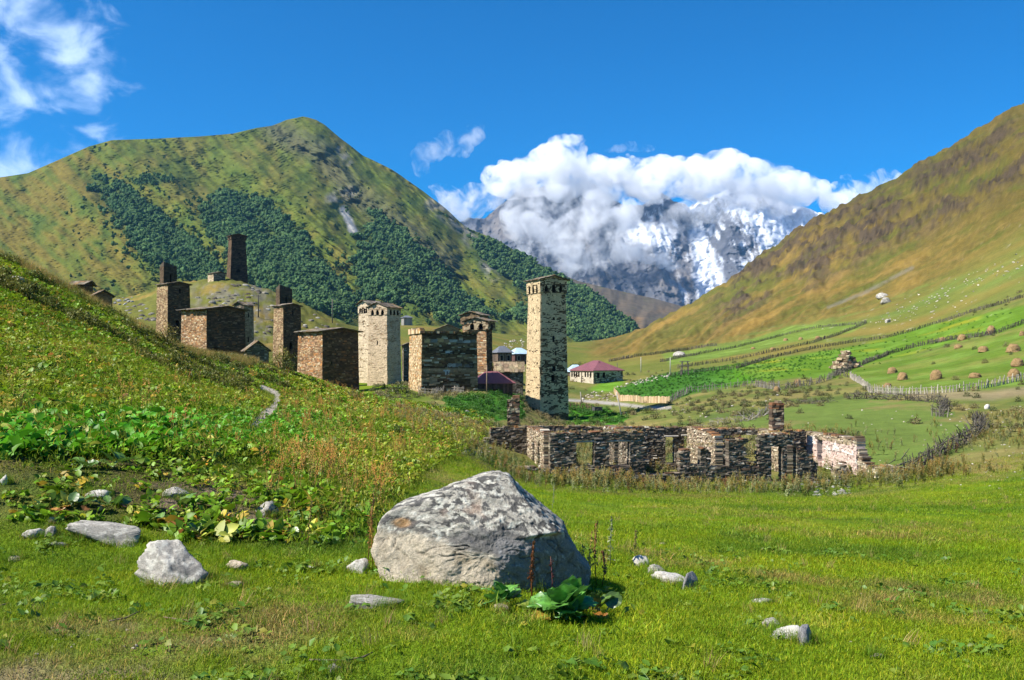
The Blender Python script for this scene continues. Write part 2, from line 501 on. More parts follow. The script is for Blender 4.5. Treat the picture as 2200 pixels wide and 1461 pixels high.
def ground_colour(X, Y, px, py):
    wx = px + 14 * fbm(X / Y * 60, np.log(Y) * 40, 3); wy = py + 6 * fbm(X / Y * 60 + 50, np.log(Y) * 40, 3)
    k = 1.0 / np.maximum(Y, 6) * 9
    n1 = fbm(X * .5, Y * .5, 4); n2 = fbm(X * .11 + 30, Y * .11, 4); n3 = fbm(X * 2.2, Y * 2.2 + 7, 3)
    c = np.zeros(X.shape + (3,)) + np.array((.12, .19, .010))
    c = mixc(c, (.20, .215, .016), smooth(-.05, .5, n1 + .4 * n2))               # yellowish turf
    c = mixc(c, (.06, .12, .012), smooth(.0, .5, -n1 + .3 * n3))
    c = mixc(c, (.20, .16, .07), smooth(.25, .6, n2 + .5 * n3) * .7)           # dry patches
    # worn ground near the bottom left
    worn = smooth(6.5, 5.6, Y) * smooth(900, 300, px) * smooth(-.15, .35, n1 + n3 * .6)
    c = mixc(c, (.19, .14, .09), worn * .8)
    # hillside of leafy plants
    hm = inpoly(wx, wy, HILL_EDGE) & (Y < 110)
    hc = np.zeros_like(c) + np.array((.10, .145, .018))
    hc = mixc(hc, (.17, .18, .03), smooth(-.1, .4, n1))
    hc = mixc(hc, (.05, .05, .02), smooth(.1, .6, -n1 + .5 * n3) * .8)
    hm_ = blur(hm, 8)[..., None]; c = hc * hm_ + c * (1 - hm_)
    bank = hm & (Y < 12.5) & (py > 960)
    bc = mixc(np.zeros_like(c) + np.array((.105, .092, .035)), (.2, .15, .105), smooth(.1, .45, n1 + .6 * n3))
    bc = mixc(bc, (.07, .10, .018), smooth(.0, .35, -n1))
    bk = blur(bank, 6)[..., None]; c = bc * bk + c * (1 - bk)
    # rough weedy ground round the ruin and beyond
    m = smooth(39, 46, Y + 3 * n2) * smooth(330, 240, Y) * smooth(840, 960, px + 40 * n2)
    rc = mixc(np.zeros_like(c) + np.array((.115, .14, .032)), (.205, .175, .06), smooth(-.2, .35, n2 + .4 * n1))
    rc = mixc(rc, (.085, .12, .03), smooth(.05, .4, -n2 + .3 * n1))
    c = c * (1 - m[..., None]) + rc * m[..., None]
    # valley slopes
    v = smooth(170, 260, Y)
    vc = mixc(np.zeros_like(c) + np.array((.12, .14, .028)), (.20, .155, .04), smooth(-.2, .4, fbm(X * .02, Y * .02, 4)))
    c = c * (1 - v[..., None]) + vc * v[..., None]
    # mound with rock
    md = (Y > 185) & (Y < 420) & (px < 800)
    mc = mixc(np.zeros_like(c) + np.array((.125, .13, .03)), (.21, .155, .042), smooth(0, .4, fbm(X * .05, Y * .05, 3)))
    mc = mixc(mc, (.17, .155, .12), .75 * smooth(.16, .36, ridged(px * .035, py * .07, 4) - .35 + .5 * fbm(px * .02, py * .03 + 5, 2)) * smooth(110, 60, np.abs(px - 500)) * smooth(604, 618, py))
    mk = blur(md, 6)[..., None]; c = mc * mk + c * (1 - mk)
    # mountainside on the right
    ps = PY0 - F * GE
    f = smooth(290, 420, Y) * smooth(1240, 1300, px)
    q, p = rib_coords(px, ps)
    st = fbm(q * .050, p * .005, 5, gain=.6); st2 = fbm(q * .010 + 3, p * .003, 3); sf_ = fbm(q * .11, p * .016, 4, gain=.65)
    fc = np.zeros_like(c) + np.array((.125, .098, .024))
    low = smooth(430, 620, ps + .10 * (px - 1700))
    fc = mixc(fc, (.085, .098, .017), smooth(.0, .35, -st) * .8)
    fc = mixc(fc, (.235, .15, .036), smooth(-.12, .3, st + .3 * sf_) * (.15 + .75 * low) * smooth(2350, 1750, px + .35 * (ps - 500)))
    fc = mixc(fc, (.085, .098, .018), smooth(.05, .35, st2) * .6)
    fc = mixc(fc, (.20, .14, .045), smooth(.05, .3, sf_) * .5)
    cg = crag_mask(px, ps)
    fc = mixc(fc, (.075, .056, .038), cg * smooth(-.3, .05, sf_ + .3 * st) * .95)
    fc = mixc(fc, (.035, .028, .022), cg * smooth(.05, .22, fbm(px * .06, ps * .06, 4, gain=.65)) * .8)
    fc = fc * ((.80 + .2 * low) * (1 + .42 * fbm(px * .09, ps * .11, 4, gain=.7)))[..., None]
    c = c * (1 - f[..., None]) + fc * f[..., None]
    # green lower slopes under the mountainside
    c = mixc(c, (.12, .165, .035), (inpoly(wx, wy, [(1500,740),(1700,690),(1900,640),(2200,540),(2260,520),(2260,660),(2000,715),(1850,735),(1700,750),(1500,775)])) * smooth(-.1, .35, fbm(X * .03, Y * .03 + 60, 3)) * .85)
    far = Y > 75
    for poly, col, w in ((FIELD_POTATO, (.035, .11, .010), 1), (FIELD_UPPER, (.085, .165, .014), .95), (FIELD_HAY, (.092, .155, .018), .9), (FIELD_A, (.12, .19, .03), .75), (FIELD_SMALL, (.10, .22, .015), .9)):
        mm = inpoly(px + (wx - px) * .3, py + (wy - py) * .3, poly) & far & (Y < 420)
        cc = mixc(np.zeros_like(c) + np.array(col), np.array(col) * 1.6 + .02, smooth(-.1, .5, fbm(X * .12, Y * .12, 3)) * .7)
        if poly is FIELD_HAY: cc = mixc(cc, (.20, .20, .05), smooth(-.05, .4, n2) * .6)
        if poly is FIELD_UPPER: cc = mixc(cc, (.30, .27, .02), smooth(.15, .45, fbm(X * .1 + 9, Y * .04, 3)) * .6)
        if poly is FIELD_POTATO: cc = mixc(cc, (.075, .19, .01), smooth(1500, 1620, px + 20 * n2))
        mk = blur(mm, 1)[..., None] * w; c = cc * mk + c * (1 - mk)
    mm = inpoly(wx, wy, PADDOCK) & (Y > 50) & (Y < 140)
    c = np.where(mm[..., None], mixc(np.zeros_like(c) + np.array((.115, .165, .035)), (.19, .165, .06), smooth(.1, .5, n2 + .3 * n1)), c)
    mm = inpoly(wx, wy, GARDEN) & (Y > 90) & (Y < 200)
    c = np.where(mm[..., None], mixc(np.zeros_like(c) + np.array((.05, .17, .012)), (.12, .2, .03), smooth(0, .4, n1)), c)
    mm = inpoly(wx, wy, VILLAGE_GREEN) & (Y > 75) & (Y < 140)
    c = np.where(mm[..., None], mixc(np.zeros_like(c) + np.array((.045, .15, .015)), (.11, .18, .03), smooth(0, .4, n1)), c)
    # trodden ways
    d = line_dist(px, py, ROAD); c = mixc(c, (.30, .28, .25), (smooth(4.5, 2.0, d) * ((Y > 120) & (Y < 260))))
    d = line_dist(px, py * 1.0, TRACK); c = mixc(c, (.27, .21, .13), (smooth(14, 4, d + 7 * n2) * .65 * ((Y > 70) & (Y < 160))))
    d = line_dist(px, py, FOOTPATH); wdt = 4.5 + 5.5 * smooth(55, 28, Y)
    c = mixc(c, (.42, .37, .31), smooth(1.15, .8, d / wdt) * (Y < 90))
    # scree and stony ground on the right slopes
    c = mixc(c, (.34, .30, .23), smooth(.34, .46, fbm(X * .22, Y * .22 + 80, 4)) * smooth(1500, 1750, px) * smooth(150, 200, Y) * smooth(480, 330, Y) * .6)
    d = line_dist(px, py, [(1780,660),(1860,628),(1960,575)]); c = mixc(c, (.17, .155, .12), smooth(5, 1.5, d + 3 * n2) * .6 * (Y > 200))
    return np.clip(c, .004, .9)

GC = ground_colour(GX, GY, GPX, GPY)

# turf material: vertex colour, fibre-like fine noise
mat_ground, nt, b = new_mat('turf_and_soil')
oc = objcoord(nt)
nf = noise_node(nt, 9.0, 4, 0.75, oc); ng = noise_node(nt, 0.55, 4, 0.7, oc)
nfar = noise_node(nt, 0.07, 5, 0.75, oc)
f = maths(nt, 'ADD', maths(nt, 'ADD', maths(nt, 'MULTIPLY', nf.outputs['Fac'], .38), maths(nt, 'MULTIPLY', ng.outputs['Fac'], .32)), maths(nt, 'MULTIPLY', nfar.outputs['Fac'], .30))
mr = nt.nodes.new('ShaderNodeMapRange')
mr.inputs['From Min'].default_value = .33; mr.inputs['From Max'].default_value = .67; mr.inputs['To Min'].default_value = .55; mr.inputs['To Max'].default_value = 1.45
nt.links.new(f, mr.inputs['Value'])
vm = nt.nodes.new('ShaderNodeVectorMath'); vm.operation = 'SCALE'
nt.links.new(attr(nt).outputs['Color'], vm.inputs[0]); nt.links.new(mr.outputs[0], vm.inputs['Scale'])
nt.links.new(vm.outputs[0], b.inputs['Base Color'])
b.inputs['Roughness'].default_value = 1.0; b.inputs['Specular IOR Level'].default_value = 0.05
bump(nt, b, nf.outputs['Fac'], .9, .10)

gm = mesh_np('ground', np.stack([GX, GY, GZ], -1).reshape(-1, 3), grid_faces(*GX.shape), [mat_ground], True, GC.reshape(-1, 3))
tag(put('ground', gm), 'green meadow, leafy hillside and grassy valley slopes', kind='structure')

# ================================================================== the mountains
def interp_pts(px, pts):
    a = np.array(sorted(pts), float)
    return np.interp(px, a[:, 0], a[:, 1])

def polar_mountain(name, px0, px1, ncol, nrow, ridge, foot_py, y_foot, y_ridge, shape, colour, mat, label, over=0.12, kpow=1.0):
    """a mountainside from its foot to its crest and a little down the far side"""
    pxs = np.linspace(px0, px1, ncol)
    v = np.concatenate([np.linspace(0, 1, nrow), np.linspace(1, 1 + over, 14)[1:]])
    PXg, V = np.meshgrid(pxs, v)
    r_py = interp_pts(PXg, ridge); f_py = interp_pts(PXg, foot_py)
    yf = interp_pts(PXg, y_foot); yr = interp_pts(PXg, y_ridge)
    Vc = np.minimum(V, 1)
    py = f_py + (r_py - f_py) * Vc
    py = np.where(V > 1, py + (V - 1) / over * 90, py)
    Yd = yf + (yr - yf) * Vc ** kpow + np.maximum(V - 1, 0) / over * (yr - yf) * .35
    dpy, dY = shape(PXg, py, Vc, Yd)
    py = py + dpy; Yd = Yd + dY * smooth(0, .06, Vc) * (1 - .0 * Vc)
    X = (PXg - PX0) / F * Yd; Z = (PY0 - py) / F * Yd
    c = colour(PXg, py, Vc, X, Yd, Z)
    me = mesh_np(name, np.stack([X, Yd, Z], -1).reshape(-1, 3), grid_faces(*X.shape), [mat], True, np.clip(c, .004, .95).reshape(-1, 3))
    o = tag(put(name, me), label, kind='structure')
    return PXg, py, X, Yd, Z

RIDGE_L = [(-900,600),(-500,500),(-300,450),(0,381),(60,372),(120,346),(190,315),(240,301),(330,298),(430,293),(500,287),(550,275),(585,270),(615,258),(650,250),(680,257),(700,270),(730,296),(780,334),(840,363),(880,390),(920,419),(960,450),(990,478),(1008,492),(1030,500),(1075,520),(1110,540),(1150,562),(1190,585),(1240,610),(1290,640),(1330,670),(1372,702),(1420,745),(1500,800),(1600,830)]
FORESTS = [
 [(195,380),(225,378),(260,400),(310,430),(355,470),(400,505),(440,545),(475,580),(470,610),(430,612),(385,592),(340,570),(300,540),(270,500),(235,455),(205,415)],
 [(435,445),(460,425),(500,410),(540,420),(575,435),(610,470),(645,500),(660,540),(690,575),(720,600),(745,630),(768,655),(740,668),(690,668),(640,655),(600,640),(560,610),(530,590),(510,560),(480,530),(455,505),(440,475)],
 [(790,450),(830,475),(870,500),(905,535),(930,570),(970,605),(1005,640),(1045,678),(1000,690),(940,690),(905,655),(880,620),(850,590),(820,550),(800,505)],
 [(765,500),(790,520),(800,545),(830,570),(850,600),(865,640),(870,655),(830,650),(795,645),(770,625),(775,590),(760,560),(785,545)],
 [(1010,505),(1060,520),(1130,555),(1190,590),(1240,615),(1300,650),(1372,702),(1330,735),(1260,745),(1215,700),(1170,650),(1120,620),(1060,570),(1015,530)],
 [(1085,670),(1120,662),(1140,672),(1135,690),(1090,685)],
 [(270,385),(330,372),(395,385),(380,392),(290,395)],
]
GULLIES = [240, 470, 705, 940]
def shape_left(px, py, v, Y):
    phi = px - 1.2 * (py - 400) + 26 * fbm(px * .006, py * .006, 3)
    t = px * .64 + py * .77
    g = np.cos((phi - 240) / 233 * 2 * math.pi)                # gullies recede
    w = smooth(60, 200, phi)
    d = 52 * g * w * smooth(.0, .25, v) * smooth(1.0, .82, v)
    d = d - 42 * (ridged(phi * .018, t * .0042, 5, gain=.55) - .3) * smooth(100, 330, px)
    d = d - 9 * fbm(px * .012, py * .03 + .008 * px, 4) * smooth(400, 200, px)
    d = d + 20 * fbm(px * .028, py * .028, 5) - 17 * (ridged(phi * .05, t * .018, 4, gain=.6) - .3)
    crag = smooth(30, 8, line_dist(px, py, [(600,280),(690,330),(770,420),(880,500),(960,560)])) + smooth(26, 5, line_dist(px, py, [(930,430),(985,475),(1010,510)])) + smooth(24, 6, line_dist(px, py, [(715,425),(750,415)]))
    d = d - 16 * crag * (ridged(px * .05, py * .035, 4))
    dp = np.where(v > .985, 2.2 * fbm(px * .03, px * 0 + 3, 4), 0) * smooth(550, 640, px)
    return dp, d

def colour_left(px, py, v, X, Y, Z):
    n = fbm(px * .02, py * .02, 5); n2 = fbm(px * .06 + 9, py * .06, 4)
    phi = px - 1.2 * (py - 400); t = px * .64 + py * .77
    st = fbm(phi * .03, t * .006, 4)
    c = np.zeros(px.shape + (3,)) + np.array((.092, .115, .019))
    c = mixc(c, (.130, .124, .026), smooth(-.1, .35, n + .5 * st))
    c = mixc(c, (.145, .112, .022), smooth(420, 150, px) * smooth(-.25, .3, st + .4 * n) * .8)
    c = mixc(c, (.06, .095, .018), smooth(.08, .4, -n - .3 * st) * .85)
    c = mixc(c, (.05, .07, .025), smooth(.22, .42, fbm(px * .018 + 4, py * .04, 5)) * smooth(520, 330, py) * .5)    # heath and low scrub up high
    rr_ = ridged((phi + 0) * .018, t * .0042, 5, gain=.55); c = mixc(c, (.075, .10, .03), smooth(.15, -.3, rr_) * .6 * smooth(100, 330, px)); c = c * (1 + .16 * fbm(px * .12, py * .12, 3, gain=.7))[..., None]
    crag = smooth(46, 6, line_dist(px, py, [(590,280),(690,330),(770,420),(880,500),(960,560)]) + 18 * n2)
    c = mixc(c, (.085, .085, .05), crag * .75)
    for ln, wd in (([(930,440),(985,478),(1012,515)], 26), ([(710,428),(755,412)], 20), ([(1040,560),(1060,590)], 22), ([(730,320),(750,350)], 14)):
        c = mixc(c, (.21, .20, .17), smooth(wd, wd * .3, line_dist(px, py, ln) + 14 * n2) * .9 * smooth(-.3, .2, n2))
    c = mixc(c, (.38, .37, .34), smooth(11, 5, line_dist(px, py, [(738,450),(752,480),(762,502)]) + 6 * n2))           # scree
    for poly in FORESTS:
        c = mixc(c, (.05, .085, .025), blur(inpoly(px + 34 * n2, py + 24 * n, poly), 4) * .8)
    return c

mat_mount = vc_mat('mountain_grass', 0.035, .38, 3.0, 1.0, 8, .05, .25)
ML = polar_mountain('grassy_mountain', -900, 1600, 620, 420, RIDGE_L, [(-900,790),(1600,840)],
    [(-900,420),(0,520),(500,640),(900,760),(1250,1150),(1600,1400)], [(-900,1500),(0,1700),(650,2100),(1000,2050),(1370,1900),(1600,1800)],
    shape_left, colour_left, mat_mount, 'tall grassy green mountain with wooded gullies behind the village', kpow=1.05)

# dim brown slope closing the valley
def shape_mid(px, py, v, Y):
    return 0, -60 * (ridged(px * .02, py * .012, 4) - .3)
def colour_mid(px, py, v, X, Y, Z):
    n = fbm(px * .015, py * .03, 4)
    c = np.zeros(px.shape + (3,)) + np.array((.105, .085, .06))
    c = mixc(c, (.20, .125, .055), smooth(-.1, .4, n) * smooth(640, 700, py))
    return mixc(c, (.10, .12, .04), smooth(.1, .4, -n) * .5)
polar_mountain('valley_slope', 1050, 1800, 220, 90, [(1050,560),(1200,586),(1240,603),(1300,618),(1400,640),(1500,667),(1600,700),(1800,740)],
    [(1050,790),(1800,790)], [(1050,1700),(1800,1700)], [(1050,3000),(1800,3000)], shape_mid, colour_mid, mat_mount, 'dim brown slope closing the end of the valley')

RIDGE_S = [(700,640),(880,560),(950,500),(985,478),(1010,465),(1040,470),(1060,452),(1085,432),(1110,412),(1140,400),(1165,402),(1200,410),(1230,405),(1258,392),(1285,396),(1300,420),(1340,440),(1380,440),(1420,412),(1445,428),(1480,440),(1530,420),(1580,395),(1620,400),(1660,420),(1700,438),(1735,446),(1760,455),(1800,470),(1860,440),(1950,430),(2050,470),(2200,520),(2400,600)]
def shape_snow(px, py, v, Y):
    phi = px - .35 * (py - 450)
    r1 = ridged(phi * .011, py * .006 + 3, 6, gain=.55)
    r2 = ridged((px + .9 * py) * .016, (py - .6 * px) * .016, 5, gain=.55)
    d = -240 * (r1 - .25) * smooth(0, .2, v) - 70 * (r2 - .2)
    d = d + 240 * smooth(70, 20, np.abs(px - 1515 - .28 * (py - 540))) * smooth(455, 500, py)
    dp = np.where(v > .99, 9 * ridged(px * .05, px * 0 + 1, 4), 0) - 7 * (ridged(px * .03, px * 0 + 8, 5) - .2) * smooth(.5, 1, v)
    return dp, d * smooth(0, .1, v)
def colour_snow(px, py, v, X, Y, Z):
    phi = px - .35 * (py - 450)
    n = fbm(px * .05, py * .05, 5, gain=.65); n2 = fbm(px * .010, py * .010, 3)
    r1 = ridged(phi * .011, py * .006 + 3, 6, gain=.55); r1b = ridged(phi * .040 + .6 * n2, py * .013, 5, gain=.62); r2 = ridged((px + .9 * py) * .016, (py - .6 * px) * .016, 5, gain=.55)
    rock = np.zeros(px.shape + (3,)) + np.array((.085, .090, .105))
    rock = mixc(rock, (.15, .135, .125), smooth(-.1, .4, n2 + .4 * n))
    amt = -.30 * (r1 - .3) - .55 * (r1b - .25) + .25 * (r2 - .3) + .40 * n + .35 * n2 + .0011 * (545 - py) + .0012 * (px - 1560)
    snowy = smooth(-.26, .04, amt)
    snowy = np.maximum(snowy, smooth(1.1, .6, np.abs(px - 1508 - .25 * (py - 540)) / (20 + .13 * np.maximum(py - 480, 0) + 16 * n)) * smooth(470, 500, py))
    snowy = np.maximum(snowy, smooth(34, 14, line_dist(px, py, [(1250,578),(1290,575)]) + 24 * n))
    snowy = np.maximum(snowy, .9 * smooth(52, 18, line_dist(px, py, [(1660,475),(1700,470),(1760,480)]) + 40 * n))
    snowy = np.maximum(snowy, .9 * smooth(40, 14, line_dist(px, py, [(1370,500),(1420,510)]) + 34 * n))
    snowy = snowy * smooth(1180, 1330, px + 1.2 * (600 - py))
    snowy = snowy * np.maximum(smooth(640, 560, py) * smooth(1250, 1420, px + .9 * (560 - py)), smooth(1440, 1490, px))
    return mixc(rock, (.54, .58, .65), snowy)
mat_snow = vc_mat('snow_and_rock', 0.012, .22, 12.0, .8, 8, .2)
polar_mountain('snow_mountain', 700, 2400, 640, 330, RIDGE_S, [(700,800),(2400,800)], [(700,3300),(2400,3300)], [(700,5600),(2400,5600)],
    shape_snow, colour_snow, mat_snow, 'jagged snow covered mountain wrapped in cloud at the valley head', kpow=1.1)
# ================================================================== clouds: puffs of droplets as real volumes
def cloud_material(name, dens, noise=None):
    m = bpy.data.materials.new(name); m.use_nodes = True
    nt = m.node_tree; nt.nodes.clear()
    out = nt.nodes.new('ShaderNodeOutputMaterial')
    pv = nt.nodes.new('ShaderNodeVolumePrincipled')
    pv.inputs['Color'].default_value = (.995, .996, .998, 1)
    pv.inputs['Anisotropy'].default_value = 0.1
    pv.inputs['Density'].default_value = dens
    if noise:
        sc, lo, hi = noise
        n = noise_node(nt, sc, 4, .65, objcoord(nt), .6)
        r = nt.nodes.new('ShaderNodeMapRange'); r.interpolation_type = 'SMOOTHSTEP'
        r.inputs['From Min'].default_value = lo; r.inputs['From Max'].default_value = hi
        r.inputs['To Min'].default_value = 0; r.inputs['To Max'].default_value = dens
        nt.links.new(n.outputs['Fac'], r.inputs['Value']); nt.links.new(r.outputs[0], pv.inputs['Density'])
    nt.links.new(pv.outputs[0], out.inputs['Volume'])
    return m

def ico(sub):
    import bmesh
    bm = bmesh.new(); bmesh.ops.create_icosphere(bm, subdivisions=sub, radius=1)
    v = np.array([p.co[:] for p in bm.verts]); f = np.array([[q.index for q in t.verts] for t in bm.faces])
    bm.free()
    return v, f
ICO1, ICO2, ICO3 = ico(1), ico(2), ico(3)

def make_cloud(name, pts, rad, mat, voxel, label, group='clouds round the snow mountain'):
    c = np.mean(pts, 0)
    V, Fc = ICO2
    v = (V[None] * np.asarray(rad)[:, None, None] + (np.asarray(pts) - c)[:, None]).reshape(-1, 3)
    f = (Fc[None] + (np.arange(len(pts)) * len(V))[:, None, None]).reshape(-1, 3)
    tmp = put('tmp', mesh_np('tmp', v, f))
    md = tmp.modifiers.new('r', 'REMESH'); md.mode = 'VOXEL'; md.voxel_size = voxel; md.use_smooth_shade = True
    dg = bpy.context.evaluated_depsgraph_get()
    me = bpy.data.meshes.new_from_object(tmp.evaluated_get(dg))
    bpy.data.objects.remove(tmp, do_unlink=True)
    # ragged skin
    n = len(me.vertices); co = np.empty(n * 3, np.float32); me.vertices.foreach_get('co', co); co = co.reshape(-1, 3)
    no = np.empty(n * 3, np.float32); me.vertices.foreach_get('normal', no); no = no.reshape(-1, 3)
    k = 1.0 / (voxel * 4)
    d = ridged((co[:, 0] + .37 * co[:, 1]) * k, (co[:, 2] + .51 * co[:, 1]) * k, 3) - .2
    d2 = fbm((co[:, 0] + .37 * co[:, 1]) * k * .22, (co[:, 2] + .51 * co[:, 1]) * k * .3, 3)
    co += no * (d * voxel * 1.0 + d2 * voxel * 3.0)[:, None]
    me.vertices.foreach_set('co', co.ravel()); me.update()
    me.name = name; me.materials.clear(); me.materials.append(mat)
    return tag(put(name, me, loc=c), label, 'cloud', group)

def puffs(poly, Y, seed, n, rmax, thick=1.0, rmin=3.0):
    """spheres crowded inside an outline given in photo pixels, small at its rim, at distance Y"""
    r = np.random.default_rng(seed)
    q = np.array(poly, float); lo, hi = q.min(0), q.max(0)
    k = Y / F
    x = r.uniform(lo[0], hi[0], n * 6); y = r.uniform(lo[1], hi[1], n * 6)
    m = inpoly(x, y, poly); x, y = x[m][:n], y[m][:n]
    d = line_dist(x, y, list(poly) + [poly[0]])
    rp = np.minimum(d * r.uniform(.75, 1.15, len(x)) + rmin, rmax * r.uniform(.35, 1.0, len(x)) ** .8)
    dep = np.sqrt(np.clip(d, 0, 3 * rmax)) * math.sqrt(3 * rmax) * thick * r.uniform(-1, 1, len(x))
    Yp = Y + dep * k
    pts = np.stack([(x - PX0) / F * Yp, Yp, (PY0 - y) / F * Yp], -1)
    return pts, rp * k

mat_cloud = cloud_material('cloud_vapour', .022, (.0085, .42, .60))
mat_wisp = cloud_material('thin_cloud_vapour', .015, (.0080, .46, .66))
mat_veil = cloud_material('cloud_veil', .007, (.010, .42, .68))
BANK = [(1030,385),(1045,360),(1065,348),(1100,350),(1125,340),(1145,326),(1165,318),(1185,302),(1200,293),(1225,290),(1250,297),(1262,318),(1258,338),(1285,332),(1310,344),(1350,333),(1380,345),(1420,335),(1470,338),(1510,334),(1535,326),(1558,318),(1590,328),(1612,345),(1650,345),(1690,362),(1722,366),(1750,385),(1790,392),(1825,402),(1842,425),(1838,455),(1790,462),(1750,440),(1690,452),(1640,425),(1590,448),(1540,418),(1500,440),(1455,415),(1400,446),(1350,418),(1300,446),(1250,415),(1215,440),(1140,420),(1085,430),(1050,408)]
make_cloud('cloud', *puffs(BANK, 5250, 3, 700, 34, .8), mat_cloud, 8, 'long bright white cloud bank lying along the snowy summit ridge')
FRONT = [(1078,450),(1110,415),(1160,398),(1230,400),(1300,402),(1350,420),(1392,440),(1372,470),(1400,500),(1440,525),(1468,580),(1430,578),(1380,560),(1320,566),(1270,585),(1225,598),(1190,578),(1150,556),(1115,535),(1078,490)]
make_cloud('cloud', *puffs(FRONT, 4300, 5, 420, 40, .5), mat_wisp, 9, 'soft grey white cloud hanging low across the face of the snow mountain')
MIDC = [(1410,470),(1445,440),(1500,412),(1560,412),(1620,420),(1680,436),(1715,455),(1660,468),(1580,476),(1500,486),(1440,500)]
make_cloud('cloud', *puffs(MIDC, 4700, 6, 260, 28, .5), mat_veil, 9, 'thin greyish cloud veil just under the bright cloud bank')
LEFTC = [(918,402),(945,394),(985,408),(1010,394),(1055,394),(1088,415),(1078,440),(1045,455),(1015,474),(985,474),(950,446)]
make_cloud('cloud', *puffs(LEFTC, 5400, 7, 260, 26, .6), mat_wisp, 7, 'round white cloud just above the right shoulder of the green mountain')
PUFF = [(884,330),(898,306),(932,298),(955,280),(975,282),(980,302),(998,276),(1015,262),(1040,268),(1047,296),(1022,312),(1004,340),(960,334),(942,350),(920,348),(925,372),(896,382),(884,356)]
make_cloud('cloud', *puffs(PUFF, 5400, 8, 240, 15, .5, 1.5), mat_veil, 5, 'loose little cloud in the blue sky above the green mountain shoulder')
STREAK = [(1292,326),(1320,312),(1360,304),(1385,310),(1418,318),(1390,326),(1350,326)]
make_cloud('cloud', *puffs(STREAK, 5400, 9, 140, 8, .5, 1.5), mat_veil, 5, 'flat little cloud streak floating above the middle of the cloud bank')
RIGHTC = [(1802,382),(1822,374),(1838,390),(1862,376),(1890,364),(1925,366),(1945,385),(1940,420),(1900,440),(1850,440),(1838,415)]
make_cloud('cloud', *puffs(RIGHTC, 5400, 10, 200, 20, .6), mat_wisp, 6, 'white cloud rising behind the brown mountainside')

# ================================================================== the air of the valley
mat_haze = bpy.data.materials.new('valley_haze'); mat_haze.use_nodes = True
nt = mat_haze.node_tree; nt.nodes.clear()
_ho = nt.nodes.new('ShaderNodeOutputMaterial'); _hv = nt.nodes.new('ShaderNodeVolumePrincipled')
_hv.inputs['Color'].default_value = (.20, .50, .95, 1); _hv.inputs['Density'].default_value = 3.4e-5
_hv.inputs['Anisotropy'].default_value = 0.1
nt.links.new(_hv.outputs[0], _ho.inputs['Volume'])
_m = MB(); _m.box(-4600, 4600, -60, 6900, -120, 1560)
tag(_m.build('haze', mat_haze), 'thin blue haze filling the valley', kind='stuff')
# ================================================================== masonry
mat_stone = vc_mat('masonry_stone', 3.2, .30, .03, .92, 5, .15, 14)
mat_core = plain_mat('mortar_core', (.060, .043, .028), .95, 4, .4)
mat_dark = plain_mat('dark_interior', (.012, .010, .009), 1.0)
mat_slate = vc_mat('roof_slate', 2.5, .35, .02, .9, 5, .15)
mat_timber = vc_mat('weathered_timber', 5.0, .35, .01, .85, 5, .15)

mat_stone_one, nt, b = new_mat('single_stone')            # a stone laid as its own object: its colour comes with the object
_oi = nt.nodes.new('ShaderNodeObjectInfo')
_nn = noise_node(nt, 3.2, 4, .65, objcoord(nt))
_mr = nt.nodes.new('ShaderNodeMapRange'); _mr.inputs['From Min'].default_value = .3; _mr.inputs['From Max'].default_value = .7
_mr.inputs['To Min'].default_value = .72; _mr.inputs['To Max'].default_value = 1.28
nt.links.new(_nn.outputs['Fac'], _mr.inputs['Value'])
_vm = nt.nodes.new('ShaderNodeVectorMath'); _vm.operation = 'SCALE'
nt.links.new(_oi.outputs['Color'], _vm.inputs[0]); nt.links.new(_mr.outputs[0], _vm.inputs['Scale'])
nt.links.new(_vm.outputs[0], b.inputs['Base Color'])
bump(nt, b, _nn.outputs['Fac'], .7, .03)

BOXF = np.array([(0,1,2,3),(4,7,6,5),(0,4,5,1),(1,5,6,2),(2,6,7,3),(3,7,4,0)])

def bil(A, B, C, D, u, v):
    u = np.asarray(u)[..., None]; v = np.asarray(v)[..., None]
    return (A * (1-u) + B * u) * (1-v) + (D * (1-u) + C * u) * v

